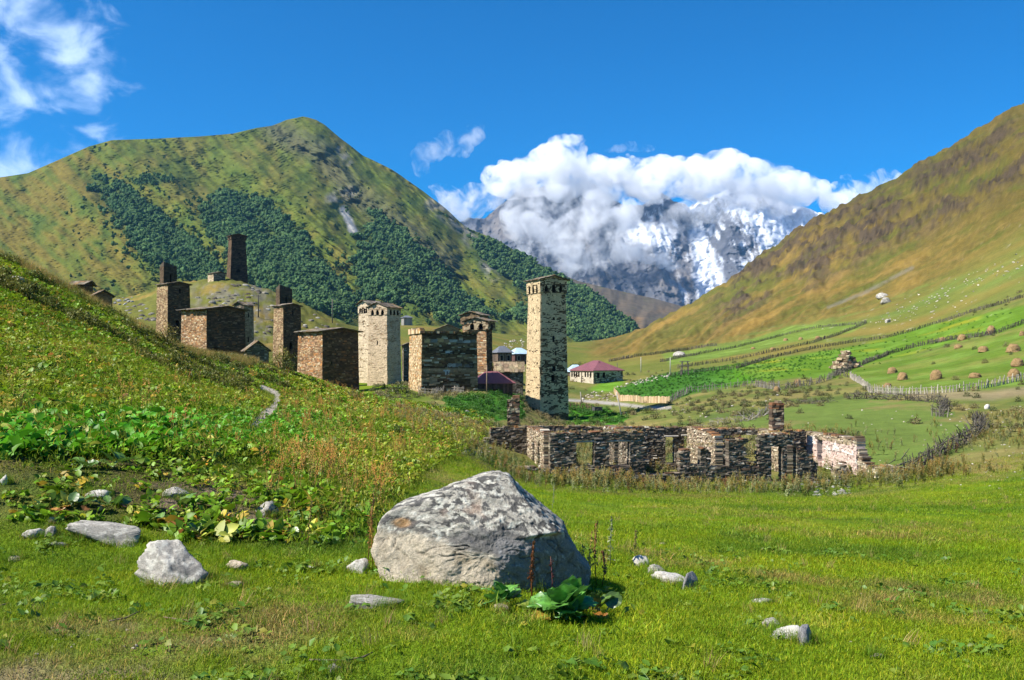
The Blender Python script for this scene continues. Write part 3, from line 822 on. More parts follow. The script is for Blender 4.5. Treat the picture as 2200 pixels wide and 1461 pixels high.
def clad_face(A, B, C, D, openings, course, slen, colour, relief_m=.04, seed=0, key=0, back=.05, top_rag=0.0):
    """stones laid in courses over one face (corners as seen from outside: A bottom left, B bottom right, C top right, D top left)"""
    r = np.random.default_rng(seed)
    A, B, C, D = (np.array(q, float) for q in (A, B, C, D))
    L = max(np.linalg.norm(B - A), np.linalg.norm(C - D)); H = (np.linalg.norm(D - A) + np.linalg.norm(C - B)) / 2
    n = np.cross(B - A, D - A); n /= np.linalg.norm(n)
    U0, U1, V0, V1 = [], [], [], []
    z = 0.0
    while z < H - .02:
        ch = min(course * r.uniform(.65, 1.4), H - z)
        if H - z - ch < course * .4: ch = H - z
        x = -slen * r.uniform(0, .5)
        while x < L:
            ln = slen * r.lognormal(0, .38)
            U0.append(max(x, 0) / L); U1.append(min(x + ln, L) / L); V0.append(z / H); V1.append((z + ch) / H)
            x += ln
        z += ch
    U0, U1, V0, V1 = (np.array(q) for q in (U0, U1, V0, V1))
    keep = U1 - U0 > .004
    for (a, b_, c, d) in openings:
        keep &= ~((U1 > a + .002) & (U0 < b_ - .002) & (V1 > c + .002) & (V0 < d - .002))
    # stones cut by an opening are trimmed to its edge
    cut = []
    for i in np.where(~keep)[0]:
        for (a, b_, c, d) in openings:
            if U1[i] > a and U0[i] < b_ and V1[i] > c and V0[i] < d:
                if U0[i] < a - .01: cut.append((U0[i], a, V0[i], V1[i]))
                if U1[i] > b_ + .01: cut.append((b_, U1[i], V0[i], V1[i]))
    U0, U1, V0, V1 = U0[keep], U1[keep], V0[keep], V1[keep]
    if cut:
        cc = np.array(cut); ok = np.ones(len(cc), bool)
        for (a, b_, c, d) in openings:
            ok &= ~((cc[:, 1] > a + .002) & (cc[:, 0] < b_ - .002) & (cc[:, 3] > c + .002) & (cc[:, 2] < d - .002))
        cc = cc[ok]
        U0, U1, V0, V1 = np.r_[U0, cc[:, 0]], np.r_[U1, cc[:, 1]], np.r_[V0, cc[:, 2]], np.r_[V1, cc[:, 3]]
    m = len(U0)
    gu, gv = .007 / L, .006 / H
    dep = relief_m * r.uniform(.3, 1.0, m)
    um, vm_ = (U0 + U1) / 2, (V0 + V1) / 2
    col, proud = colour(key, um * L, vm_ * H, L, H, r, m)
    dep = dep + proud
    jit = lambda s: r.uniform(-s, s, m)
    dep = np.maximum(dep + .07 * fbm(um * L * .35 + key * 5 + seed, vm_ * H * .35, 3), .004)
    v = np.empty((m, 8, 3))
    for k, (uu, vv) in enumerate(((U0 + gu, V0 + gv), (U1 - gu, V0 + gv), (U1 - gu, V1 - gv), (U0 + gu, V1 - gv))):
        uj, vj = uu + jit(.012 / L), vv + jit(.012 / H)
        v[:, k] = bil(A, B, C, D, uj, vj) + n * (dep + jit(.3) * dep)[:, None]
        v[:, 4 + k] = bil(A, B, C, D, uu, vv) - n * back
    size = (U1 - U0) * L
    return v, col, size, (V1 - V0) * H

def core_face(A, B, C, D, openings, mb):
    A, B, C, D = (np.array(q, float) for q in (A, B, C, D))
    us = sorted({0.0, 1.0} | {o[0] for o in openings} | {o[1] for o in openings})
    vs_ = sorted({0.0, 1.0} | {o[2] for o in openings} | {o[3] for o in openings})
    for u0, u1 in zip(us[:-1], us[1:]):
        for v0, v1 in zip(vs_[:-1], vs_[1:]):
            um, vmid = (u0 + u1) / 2, (v0 + v1) / 2
            if any(o[0] < um < o[1] and o[2] < vmid < o[3] for o in openings): continue
            mb.add([bil(A, B, C, D, a, c) for a, c in ((u0, v0), (u1, v0), (u1, v1), (u0, v1))], [(0, 1, 2, 3)])

def recess(A, B, C, D, group, depth, parent, name='window', mat=None, rim=None):
    """one opening (a list of rectangles, wide below and narrower above for an arch) as a real recess"""
    A, B, C, D = (np.array(q, float) for q in (A, B, C, D))
    n = np.cross(B - A, D - A); n /= np.linalg.norm(n)
    mb = MB()
    for (u0, u1, v0, v1) in group:
        o = [bil(A, B, C, D, a, c) for a, c in ((u0, v0), (u1, v0), (u1, v1), (u0, v1))]
        i = [q - n * depth for q in o]
        mb.add(o + i, [(0, 4, 5, 1), (1, 5, 6, 2), (2, 6, 7, 3), (3, 7, 4, 0)], m=0)
        mb.add([q.copy() for q in i], [(0, 1, 2, 3)], m=1)
    return put(name, mb.mesh(name, [rim or mat_core, mat or mat_dark]), parent)

def arch(uc, w, v0, v1):
    return [(uc - w/2, uc + w/2, v0, v0 + (v1 - v0) * .62), (uc - w*.40, uc + w*.40, v0 + (v1 - v0) * .62, v0 + (v1 - v0) * .84), (uc - w*.22, uc + w*.22, v0 + (v1 - v0) * .84, v1)]

_stone_cache = {}
def lay(parent, parts, Y, n_single=40, min_len=.45, name='stonework', mat=None, stone_parent=None, visible=(0, 3)):
    """parts: list of (face number, stones). The longest stones on the faces in view become objects of their own, the rest one part."""
    V = np.concatenate([p[1][0] for p in parts]); Cc = np.concatenate([p[1][1] for p in parts]); S = np.concatenate([p[1][2] for p in parts]); Hh = np.concatenate([p[1][3] for p in parts])
    face = np.concatenate([np.full(len(p[1][0]), p[0]) for p in parts])
    score = S * np.minimum(Hh, .4) * np.isin(face, visible)
    idx = np.argsort(-score)[:n_single]
    idx = idx[(S[idx] > min_len) & np.isin(face[idx], visible)]
    single = np.zeros(len(V), bool); single[idx] = True
    rest = V[~single]
    if len(rest):
        m = len(rest)
        f = (BOXF[None] + (np.arange(m) * 8)[:, None, None]).reshape(-1, 4)
        me = mesh_np(name, rest.reshape(-1, 3), f, [mat or mat_stone], False, np.repeat(Cc[~single], 8, 0))
        o = put(name, me, parent); o['kind'] = 'stuff'
    for i in idx:
        c = V[i].mean(0)
        me = bpy.data.meshes.new('stone')
        me.from_pydata([tuple(q) for q in V[i] - c], [], [tuple(q) for q in BOXF])
        me.materials.append(mat_stone_one)
        o = put('stone', me, stone_parent or parent, loc=c)
        o.color = (*Cc[i], 1)

def pal(cols, weights=None):
    cols = np.array(cols) * np.array((1.04, .97, .83)); w = None if weights is None else np.array(weights) / np.sum(weights)
    def fn(r, m):
        c = cols[r.choice(len(cols), m, p=w)]
        return c * r.uniform(.82, 1.18, m)[:, None] * r.uniform(.95, 1.05, (m, 3))
    return fn

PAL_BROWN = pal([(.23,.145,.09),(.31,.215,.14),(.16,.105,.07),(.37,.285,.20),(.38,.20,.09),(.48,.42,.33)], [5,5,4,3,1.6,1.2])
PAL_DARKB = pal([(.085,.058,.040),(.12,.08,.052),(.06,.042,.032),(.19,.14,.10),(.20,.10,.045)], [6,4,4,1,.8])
PAL_GREY = pal([(.12,.108,.094),(.165,.15,.13),(.08,.072,.062),(.24,.22,.195),(.38,.37,.35),(.13,.095,.07)], [5,4,3.5,2,.8,.7])
PAL_RUST = pal([(.20,.105,.06),(.15,.085,.055),(.29,.155,.075),(.11,.08,.06),(.20,.165,.125)], [3,4,1.5,4,3])
PAL_PALE = pal([(.40,.30,.20),(.33,.24,.155),(.48,.38,.26),(.24,.165,.10),(.43,.24,.11)], [4,4,3,2,1])

def style(p, faces=None):
    def fn(key, u, v, L, H, r, m):
        q = (faces or {}).get(key, p)
        c = q(r, m)
        n = fbm(u * .5 + key * 9.7, v * .7 + 3, 3)
        return c * (1 + .55 * n)[:, None].clip(.5, 1.7), np.zeros(m)
    return fn

def plastered(cream, dark, cover, scale=(.55, 1.1)):
    """plaster that still clings in patches: a plastered stone stands proud, a bare one is dark and set back"""
    def fn(key, u, v, L, H, r, m):
        n = fbm(u * scale[0] + key * 13.1, v * scale[1] + 2, 4) + .18 * r.normal(size=m)
        cv = cover(key, u / L, v / H)
        pl = n < cv
        c = np.where(pl[:, None], np.array(cream) * r.uniform(.86, 1.1, m)[:, None] * (1 + .22 * fbm(u * .9, v * .35 + 9, 2))[:, None], dark(r, m))
        return c, np.where(pl, .035, 0.0)
    return fn

# ------------------------------------------------------------------ buildings
def corner_frame(px, Y, w, d, th):
    """centre of a building whose near corner (local -w/2,-d/2) stands at a photograph column"""
    c, s = math.cos(th), math.sin(th)
    X = (px - PX0) / F * Y
    ox, oy = -w / 2, -d / 2
    return X - (c * ox - s * oy), Y - (s * ox + c * oy)

def prism_corners(w0, d0, z0, w1, d1, z1):
    lo = [(-w0/2, -d0/2, z0), (w0/2, -d0/2, z0), (w0/2, d0/2, z0), (-w0/2, d0/2, z0)]
    hi = [(-w1/2, -d1/2, z1), (w1/2, -d1/2, z1), (w1/2, d1/2, z1), (-w1/2, d1/2, z1)]
    # faces: 0 front(-y), 1 right(+x), 2 back(+y), 3 left(-x)
    return [(lo[i], lo[(i+1) % 4], hi[(i+1) % 4], hi[i]) for i in range(4)], hi

def body(parent, name, w0, d0, z0, w1, d1, z1, openings, course, slen, colour, seed, Y, relief_m=.04, n_single=40, min_len=.45, depth=.5, cap=True, gable=None, stone_name='stonework'):
    """a tapered stone block: core with real recesses, stones laid on every face. openings: {face: [rect lists]}"""
    fs, hi = prism_corners(w0, d0, z0, w1, d1, z1)
    mb = MB(); parts = []
    for k, (A, B, C, D) in enumerate(fs):
        ops = [q for g in openings.get(k, []) for q in g]
        core_face(A, B, C, D, ops, mb)
        parts.append((k, clad_face(A, B, C, D, ops, course, slen, colour, relief_m, seed * 7 + k, k)))
    if cap: mb.add(hi, [(0, 1, 2, 3)])
    if gable:
        ax, rise = gable
        if ax == 'y':
            for sgn, k in ((-1, 0), (1, 2)):
                y = sgn * d1 / 2
                mb.add([(-w1/2, y, z1), (w1/2, y, z1), (0, y, z1 + rise)], [(0, 1, 2) if sgn < 0 else (1, 0, 2)])
                a, c = (-w1/2, w1/2) if sgn < 0 else (w1/2, -w1/2)
                parts.append((k, clad_face((a, y, z1), (c, y, z1), (c * .12, y, z1 + rise * .88), (a * .12, y, z1 + rise * .88), [], course, slen, colour, relief_m, seed * 7 + 5 + k, k)))
        else:
            for sgn, k in ((-1, 3), (1, 1)):
                x = sgn * w1 / 2
                mb.add([(x, -d1/2, z1), (x, d1/2, z1), (x, 0, z1 + rise)], [(1, 0, 2) if sgn < 0 else (0, 1, 2)])
                a, c = (d1/2, -d1/2) if sgn < 0 else (-d1/2, d1/2)
                parts.append((k, clad_face((x, a, z1), (x, c, z1), (x, c * .12, z1 + rise * .88), (x, a * .12, z1 + rise * .88), [], course, slen, colour, relief_m, seed * 7 + 5 + k, k)))
    wall = put(name, mb.mesh(name, [mat_core]), parent)
    lay(parent, parts, Y, n_single, min_len, stone_name, None, wall)
    for k, gs in openings.items():
        for g in gs: recess(*fs[k], g, depth, wall)
    return wall

def slate_roof(parent, w, d, z, rise, axis, oh, seed, col=pal([(.13,.115,.10),(.19,.17,.15),(.09,.08,.07),(.25,.235,.21),(.20,.14,.08)]), size=.75, single=True, name='roof', thick=.10, rag=.10):
    """low gabled roof: two boarded slabs with loose stone slates on top"""
    r = np.random.default_rng(seed)
    ww, dd = (w, d) if axis == 'y' else (d, w)          # gable spans ww, ridge runs along dd
    root = None
    mb = MB()
    def Pt(x, y, zz): return Vector((x, y, zz)) if axis == 'y' else Vector((y, x, zz))
    sl = rise / (ww / 2)
    for s in (-1, 1):
        xo = ww / 2 + oh
        q = []
        for x, zz in ((0, z + rise), (s * xo, z + rise - sl * xo)):
            for y in (-dd/2 - oh, dd/2 + oh):
                q += [Pt(x, y, zz + .02), Pt(x, y, zz + .02 + thick)]
        mb.add(q, [(0,1,3,2),(4,6,7,5),(0,4,5,1),(2,3,7,6),(1,5,7,3),(0,2,6,4)], (.10, .075, .055))
    root = put(name, mb.mesh(name, [mat_timber]), parent)
    join = MB()
    nrow = max(2, int((ww / 2 + oh) / (size * .62)))
    for s in (-1, 1):
        for i in range(nrow):
            x0 = (ww / 2 + oh) * (nrow - i) / nrow + .08; x1 = x0 - (ww / 2 + oh) / nrow - .14
            y = -dd / 2 - oh - r.uniform(0, .3)
            while y < dd / 2 + oh:
                ln = size * r.uniform(.6, 1.5)
                y1 = min(y + ln, dd / 2 + oh + r.uniform(0, rag * 2))
                e = x0 + r.uniform(-.12, rag)
                t0 = r.uniform(.03, .06); lift = .05 * r.random()
                zz0 = z + rise - sl * e + thick + .03 + lift; zz1 = z + rise - sl * x1 + thick + .05 + .02 * r.random()
                p = [Pt(s * e, y + .02, zz0), Pt(s * (e + r.uniform(-.08, .08)), y1 - .02, zz0), Pt(s * x1, y1 - .03, zz1), Pt(s * x1, y + .03, zz1)]
                pts = p + [v - Vector((0, 0, t0)) for v in p]
                c = tuple(col(r, 1)[0])
                if single:
                    cc = sum(pts, Vector()) / 8
                    me = bpy.data.meshes.new('slate'); me.from_pydata([tuple(v - cc) for v in pts], [], [tuple(f) for f in BOXF])
                    me.materials.append(mat_stone_one)
                    o = put('slate', me, root, loc=cc); o.color = (*c, 1)
                else:
                    join.add(pts, [tuple(f) for f in BOXF], c)
                y += ln
    if not single:
        o = join.build('slates', mat_slate, root); o['kind'] = 'stuff'
    return root

def base_z(cx, cy, w, d, th, sink=.35):
    c, s = math.cos(th), math.sin(th)
    return min(ground_at(cx + c * x - s * y, cy + s * x + c * y) for x in (-w/2, w/2) for y in (-d/2, d/2)) - sink

def start(name, label, cat, px, Y, w, d, th_rel, group=None, base_py=None, sink=.35):
    th = th_rel - math.atan((px - PX0) / F)
    cx, cy = corner_frame(px, Y, w, d, th)
    zb = base_z(cx, cy, w, d, th, sink)
    if base_py is not None: zb = min(zb, (PY0 - base_py) / F * Y)
    e = tag(empty(name, (cx, cy, zb), th), label, cat, group)
    return e, zb

def ztop(py, Y, zb): return (PY0 - py) / F * Y - zb

TOWERS = 'stone defence towers of the village'
HOUSES = 'old stone houses of the village'

# --- the tall pale tower in the middle
Y = 130.0; k = Y / F
e, zb = start('stone_tower', 'tall pale plastered stone tower with arched crown openings, standing alone behind the ruin', 'tower', 1160, Y, 69*k, 69*k, R(27), TOWERS)
zt, zc = ztop(600, Y, zb), ztop(628, Y, zb)
cv = lambda key, u, v: np.where(key == 3, .38 - .25 * (v < .12), np.where(v > .88, .16, .05 + .10 * (v - .5) + .10 * np.sin(v * 9 + 1)) - .5 * (v < .07))
st = plastered((.54, .42, .25), pal([(.085,.062,.042),(.12,.09,.06),(.06,.045,.032),(.17,.12,.075)]), cv, (.75, 1.5))
body(e, 'wall', 71*k, 71*k, 0, 60*k, 60*k, zc, {0: [[(.47,.55,.79,.81)], [(.45,.53,.62,.665)], [(.44,.56,.40,.435)], [(.40,.52,.325,.37)], [(.55,.60,.52,.55)]], 3: [[(.40,.46,.855,.885)], [(.50,.54,.70,.715)]]}, .13, .30, st, 1, Y, .03, 70, .55)
cr = e
body(e, 'crown', 65*k, 65*k, zc, 65.5*k, 65.5*k, zt, {0: [arch(.22, .12, .10, .55), arch(.50, .13, .06, .62), arch(.76, .12, .10, .58)], 3: [arch(.22, .13, .02, .60), arch(.50, .13, .02, .64), arch(.77, .13, .02, .62)], 1: [arch(.5, .13, .06, .6)]}, .13, .30, plastered((.54, .42, .25), pal([(.085,.062,.042),(.12,.09,.06)]), lambda key, u, v: np.where(key == 3, .35, .06), (.75, 1.4)), 2, Y, .03, 10, .5, gable=('y', .55))
slate_roof(e, 65.5*k, 65.5*k, zt, .55, 'y', .28, 21, single=False)

# --- pale tower pair left of the big house
Y = 152.0; k = Y / F
cvp = lambda key, u, v: np.where(key == 3, .34, .24) - .28 * (np.abs(v - .70) < .07) - .22 * (np.abs(v - .86) < .05)
stp = plastered((.52, .405, .28), pal([(.34,.27,.20),(.42,.34,.26),(.26,.20,.145)]), cvp, (.5, 1.6))
e, zb = start('stone_tower', 'cream plastered tower with small arches under its crown, beside the big square house', 'tower', 832, Y, 50*k, 51*k, R(54), TOWERS, 830)
zt, zc = ztop(660, Y, zb), ztop(676, Y, zb)
body(e, 'wall', 52*k, 53*k, 0, 47*k, 48*k, zc, {3: [[(.46,.52,.60,.64)]]}, .13, .34, stp, 3, Y, .03, 60, .55)
body(e, 'crown', 50*k, 51*k, zc, 50*k, 51*k, zt, {3: [arch(.24, .15, .02, .62), arch(.50, .15, .02, .62), arch(.76, .15, .02, .62)], 0: [arch(.24, .15, .02, .62), arch(.50, .15, .02, .62), arch(.76, .15, .02, .62)]}, .13, .34, stp, 4, Y, .03, 8, .5, gable=('x', .75))
slate_roof(e, 50*k, 51*k, zt, .75, 'x', .25, 22, single=False)
Y = 165.0; k = Y / F
e, zb = start('stone_tower', 'bright cream tower half hidden behind the cream tower, its sunlit side showing', 'tower', 792, Y, 44*k, 30*k, R(46), TOWERS, 838)
zt, zc = ztop(653, Y, zb), ztop(672, Y, zb)
stw = plastered((.60, .49, .35), pal([(.30,.235,.17),(.22,.17,.12)]), lambda key, u, v: .30 + 0 * v, (.5, 1.6))
body(e, 'wall', 46*k, 34*k, 0, 42*k, 29*k, zc, {3: [[(.44,.50,.84,.89)]]}, .13, .34, stw, 5, Y, .03, 40, .5)
body(e, 'crown', 45*k, 32*k, zc, 45*k, 32*k, zt, {3: [arch(.2, .14, .0, .5), arch(.4, .14, .0, .5), arch(.6, .14, .0, .5), arch(.8, .14, .0, .5)]}, .16, .4, stw, 6, Y, .03, 6, .5, gable=('x', .6))
slate_roof(e, 45*k, 32*k, zt, .6, 'x', .22, 23, single=False)

# --- the big square house with the broken top
Y = 124.0; k = Y / F
e, zb = start('stone_house', 'big square stone house with a broken grassy top and pale blocks in its dark wall', 'house', 906, Y, 124*k, 118*k, R(13.5), HOUSES, 846)
zt = ztop(716, Y, zb)
_bd = pal([(.10,.07,.04),(.14,.105,.06),(.07,.05,.032),(.19,.155,.095),(.30,.28,.20),(.36,.355,.30)], [6,5,5,2.4,1.6,1.0])
_bl = pal([(.44,.35,.24),(.36,.26,.165),(.52,.44,.32),(.25,.17,.10),(.45,.26,.12)], [4,4,3,2,1])
def st9(key, u, v, L, H, r, m):
    c = (_bl if key == 3 else _bd)(r, m)
    if key == 0:
        band = .5 + .5 * np.sin(v / H * 24 + 1.5 * fbm(u * .3, v * .6, 2))
        c = c * (.6 + .8 * band)[:, None]
        tan = (np.abs(v / H - .22) < .06) | (np.abs(v / H - .40) < .035)
        c = np.where((tan & (fbm(u * .4, v * .8, 3) > -.12))[:, None], np.array((.27, .205, .12)) * r.uniform(.7, 1.2, m)[:, None], c)
    return c, r.uniform(0, .03, m)
w9 = body(e, 'wall', 127*k, 121*k, 0, 122*k, 117*k, zt, {0: [[(.475,.50,.66,.70)], [(.44,.47,.36,.40)]]}, .20, .48, st9, 7, Y, .06, 170, .5)
# pale dressed blocks set in the dark wall
def block(parent, u, v, bw, bh, col, proud=.07):
    fs, _ = prism_corners(127*k, 121*k, 0, 122*k, 117*k, zt)
    A, B, C, D = (np.array(q) for q in fs[0]); n = np.cross(B - A, D - A); n /= np.linalg.norm(n)
    c = bil(A, B, C, D, u, v)
    ux = (B - A) / np.linalg.norm(B - A); uz = np.array((0, 0, 1.0))
    pts = [c + ux * a * bw / 2 + uz * b_ * bh / 2 + n * (proud if i < 4 else -.05) for i, (a, b_) in enumerate(((-1,-1),(1,-1),(1,1),(-1,1)) * 2)]
    me = bpy.data.meshes.new('block'); me.from_pydata([tuple(q - c) for q in pts], [], [tuple(f) for f in BOXF]); me.materials.append(mat_stone_one)
    o = put('block', me, parent, loc=c); o.color = (*col, 1)
_bp = (.34, .38, .37)
for u, v, bw, bh, cc in ((.455,.70,.5,.32,_bp),(.515,.70,.5,.34,_bp),(.445,.40,.9,.22,_bp),(.43,.36,.22,.5,_bp),(.478,.36,.22,.5,_bp),(.535,.485,1.25,.5,(.26,.275,.25)),(.66,.485,.9,.5,(.15,.155,.14)),(.84,.48,1.1,.6,(.13,.13,.12)),
                        (.10,.88,.9,.5,(.42,.30,.14)),(.21,.88,1.1,.45,(.16,.17,.155)),(.33,.89,1.0,.5,(.36,.26,.12)),(.44,.88,.8,.45,(.23,.16,.09)),(.57,.88,1.1,.35,(.29,.31,.28)),(.70,.87,.9,.4,(.14,.14,.12)),(.80,.87,1.2,.35,(.33,.345,.32)),(.93,.88,.7,.4,(.15,.14,.11))):
    block(w9, u, v, bw, bh, cc)
_r = np.random.default_rng(31)
mb = MB()                                                # broken stones along the top
for i in range(90):
    a = i / 90 * 4; sd = int(a); t = a - sd
    x, y = [(-1 + 2*t, -1), (1, -1 + 2*t), (1 - 2*t, 1), (-1, 1 - 2*t)][sd]
    hgt = .18 + .35 * max(0, float(fbm(np.array([i * .21]), np.array([4.0]), 3)[0]) + .25) + (.55 if sd == 3 else 0) * _r.random()
    q = Matrix.Translation((x * 59*k, y * 56*k, zt)) @ Matrix.Rotation(_r.uniform(-.3, .3), 4, 'Z')
    mb.box(-.35, .35, -.35, .35, 0, hgt, tuple((_bl if sd == 3 else _bd)(_r, 1)[0]), q)
o = mb.build('broken_top', mat_stone, e); o['kind'] = 'stuff'

# --- twin brown houses
def brown_house(px, Y, wl, wr, th, py_top, base_py, label, seed, collapse=0.0):
    k = Y / F
    w, d = wr / math.cos(th) * k, wl / math.sin(th) * k
    e, zb = start('stone_house', label, 'house', px, Y, w, d, th, HOUSES, base_py)
    zt = ztop(py_top, Y, zb)
    body(e, 'wall', w * 1.03, d * 1.03, 0, w * .98, d * .98, zt, {0: [[(.22,.26,.52,.56)]]}, .15, .36,
         style(PAL_DARKB, {3: PAL_BROWN, 2: PAL_BROWN}), seed, Y, .05, 110, .5, gable=('y', .45))  # sunlight painted in: sunward faces take the paler brown, the others the dark
    slate_roof(e, w, d, zt, .45, 'y', .42, seed + 30, size=.95, single=True, rag=.22)
    return e, zt, w, d
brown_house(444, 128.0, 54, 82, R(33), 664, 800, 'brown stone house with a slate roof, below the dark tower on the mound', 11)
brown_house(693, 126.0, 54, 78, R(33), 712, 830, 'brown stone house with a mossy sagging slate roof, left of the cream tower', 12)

# --- brown towers with a stump behind
def brown_tower(px, Y, wl, wr, th, py_top, base_py, label, seed, taper=.86):
    k = Y / F
    w, d = wr / math.cos(th) * k, wl / math.sin(th) * k
    e, zb = start('stone_tower', label, 'tower', px, Y, w, d, th, TOWERS, base_py)
    zt = ztop(py_top, Y, zb)
    body(e, 'wall', w / taper, d / taper, 0, w, d, zt, {0: [arch(.42, .16, .52, .60), [(.50,.58,.90,.95)]]}, .15, .36,
         style(PAL_DARKB, {3: pal([(.30,.225,.15),(.22,.155,.10),(.36,.29,.20),(.16,.11,.075)])}), seed, Y, .05, 60, .5, gable=('y', .35))  # left palette is paler, with sunlight painted into its stones
    slate_roof(e, w, d, zt, .35, 'y', .3, seed + 30, size=.8, single=False)
    return e
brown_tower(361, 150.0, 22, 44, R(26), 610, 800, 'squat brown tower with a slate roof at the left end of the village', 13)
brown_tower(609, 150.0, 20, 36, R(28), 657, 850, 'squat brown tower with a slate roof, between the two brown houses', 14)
def stump(px, Y, wl, wr, th, py_top, base_py, label, seed):
    k = Y / F
    w, d = wr / math.cos(th) * k, wl / math.sin(th) * k
    e, zb = start('tower_stump', label, 'tower', px, Y, w, d, th, TOWERS, base_py)
    zt = ztop(py_top, Y, zb)
    st = style(pal([(.055,.042,.034),(.08,.06,.045),(.045,.036,.03)]), {3: pal([(.10,.075,.055),(.075,.055,.04)])})  # left stones coloured lighter to paint the sun on that side
    body(e, 'wall', w * 1.06, d * 1.06, 0, w, d, zt, {0: [[(.46,.60,.84,.93)]]}, .2, .5, st, seed, Y, .05, 24, .5)
    # the wall stands higher at its left end
    mb = MB(); r = np.random.default_rng(seed)
    for i in range(14):
        t = i / 14; hgt = .75 * (1 - t) ** 1.1 + .1
        mb.box(-w/2 + t * w, -w/2 + (t + 1/14) * w - .01, -d/2, -d/2 + .55, zt, zt + hgt, tuple(np.array((.065, .05, .04)) * r.uniform(.7, 1.3)))
    for i in range(8):
        t = i / 8
        mb.box(-w/2, -w/2 + .5, -d/2 + .56 + t * (d - .6), -d/2 + .56 + (t + 1/8) * (d - .6) - .01, zt, zt + .7 - .4 * t, (.09, .07, .05))
    mb.build('broken_top', mat_stone, e)['kind'] = 'stuff'
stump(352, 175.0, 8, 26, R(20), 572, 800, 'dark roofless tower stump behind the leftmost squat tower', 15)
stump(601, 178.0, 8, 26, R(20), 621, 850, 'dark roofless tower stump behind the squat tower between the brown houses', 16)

# --- the dark tower on the mound
Y = 300.0; k = Y / F
e, zb = start('stone_tower', 'tall dark stone tower standing on the rocky mound above the village', 'tower', 495, Y, 37*k, 37*k, R(13), TOWERS, 606)
zt, zc = ztop(505, Y, zb), ztop(513, Y, zb)
st = style(pal([(.050,.038,.030),(.075,.055,.042),(.04,.032,.027)]), {3: pal([(.115,.08,.055),(.085,.06,.042)])})  # sun and shade put into the colours: left face paler, the others darker
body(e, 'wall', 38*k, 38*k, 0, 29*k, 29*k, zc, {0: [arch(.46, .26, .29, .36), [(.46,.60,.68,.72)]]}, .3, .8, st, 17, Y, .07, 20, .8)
body(e, 'crown', 32*k, 32*k, zc, 32*k, 32*k, zt, {0: [[(.58,.68,.3,.7)]], 3: [[(.3,.6,.2,.7)]]}, .3, .8, st, 18, Y, .07, 0, .8, gable=('y', .5))
slate_roof(e, 32*k, 32*k, zt, .5, 'y', .4, 48, single=False)
mb = MB(); mb.box(-.9, .9, -19.2*k, -17.4*k, 0, .25, (.2, .18, .15))
_l = mb.build('lintel', mat_stone, e); _l.location = (-.3, .55, zc * .375)
# hut beside it
e, zb = start('stone_hut', 'small stone hut on top of the mound beside the dark tower', 'hut', 459, 292.0, 24/math.cos(R(28))*.146, 12/math.sin(R(28))*.146, R(28), HOUSES, 602)
w, d = 24/math.cos(R(28))*.146, 12/math.sin(R(28))*.146
zt = ztop(587, 292.0, zb)
body(e, 'wall', w, d, 0, w, d, zt, {}, .28, .7, style(PAL_GREY, {3: pal([(.42,.36,.28),(.34,.28,.21)])}), 19, 292.0, .06, 8, .7, gable=('y', .5))  # left face painted as sunlit, in paler stone than the rest
slate_roof(e, w, d, zt, .5, 'y', .35, 49, single=False)

# --- narrow tower and small houses behind and between
def small_house(name, cat, px, Y, wl, wr, th, py_top, base_py, label, seed, st, roof='y', rise=.6, openings=None, taper=1.0, n_single=20, group=HOUSES, oh=.3, size=.7, roof_col=None):
    k = Y / F
    w, d = wr / math.cos(th) * k, wl / math.sin(th) * k
    e, zb = start(name, label, cat, px, Y, w, d, th, group, base_py)
    zt = ztop(py_top, Y, zb)
    body(e, 'wall', w / taper, d / taper, 0, w, d, zt, openings or {}, .16, .38, st, seed, Y, .05, n_single, .5, gable=(roof, rise))
    kw = {} if roof_col is None else {'col': roof_col}
    slate_roof(e, w, d, zt, rise, roof, oh, seed + 60, size=size, single=False, **kw)
    return e, zt, w, d
small_house('stone_tower', 'tower', 524, 165.0, 20, 20, R(46), 655, 800, 'slim grey tower peeping out behind the leftmost brown house', 51, style(PAL_GREY, {0: pal([(.22,.19,.15),(.16,.135,.105),(.28,.25,.20)])}), 'x', .5, {0: [[(.35,.55,.16,.28)], [(.35,.5,.45,.52)], [(.4,.52,.82,.88)]]}, .93, group=TOWERS)
small_house('stone_house', 'house', 530, 122.0, 6, 46, R(10), 752, 800, 'low grey gabled stone house in the dip beside the leftmost brown house', 52, style(PAL_GREY), 'y', 1.1, {}, 1.0, 40)
small_house('stone_house', 'house', 181, 112.0, 27, 17, R(55), 611, 690, 'dark flat roofed stone house half sunk behind the hillside crest', 53, style(PAL_DARKB, {3: PAL_DARKB}), 'y', .35, {3: [[(.55,.75,.7,.85)]]}, 1.0, 20)
small_house('stone_house', 'house', 204, 108.0, 8, 34, R(14), 634, 700, 'low reddish brown house wing behind the hillside crest', 54, style(pal([(.22,.13,.08),(.16,.095,.06),(.27,.16,.09)])), 'y', .5, {0: [[(.70,.82,.4,.7)]]}, 1.0, 14)
small_house('stone_house', 'house', 937, 215.0, 4, 50, R(6), 708, 760, 'distant tan gabled house behind the broken top of the big house', 55, style(pal([(.30,.235,.155),(.24,.185,.12)])), 'y', 1.1, {0: [[(.5,.56,.55,.68)]]}, 1.0, 8)
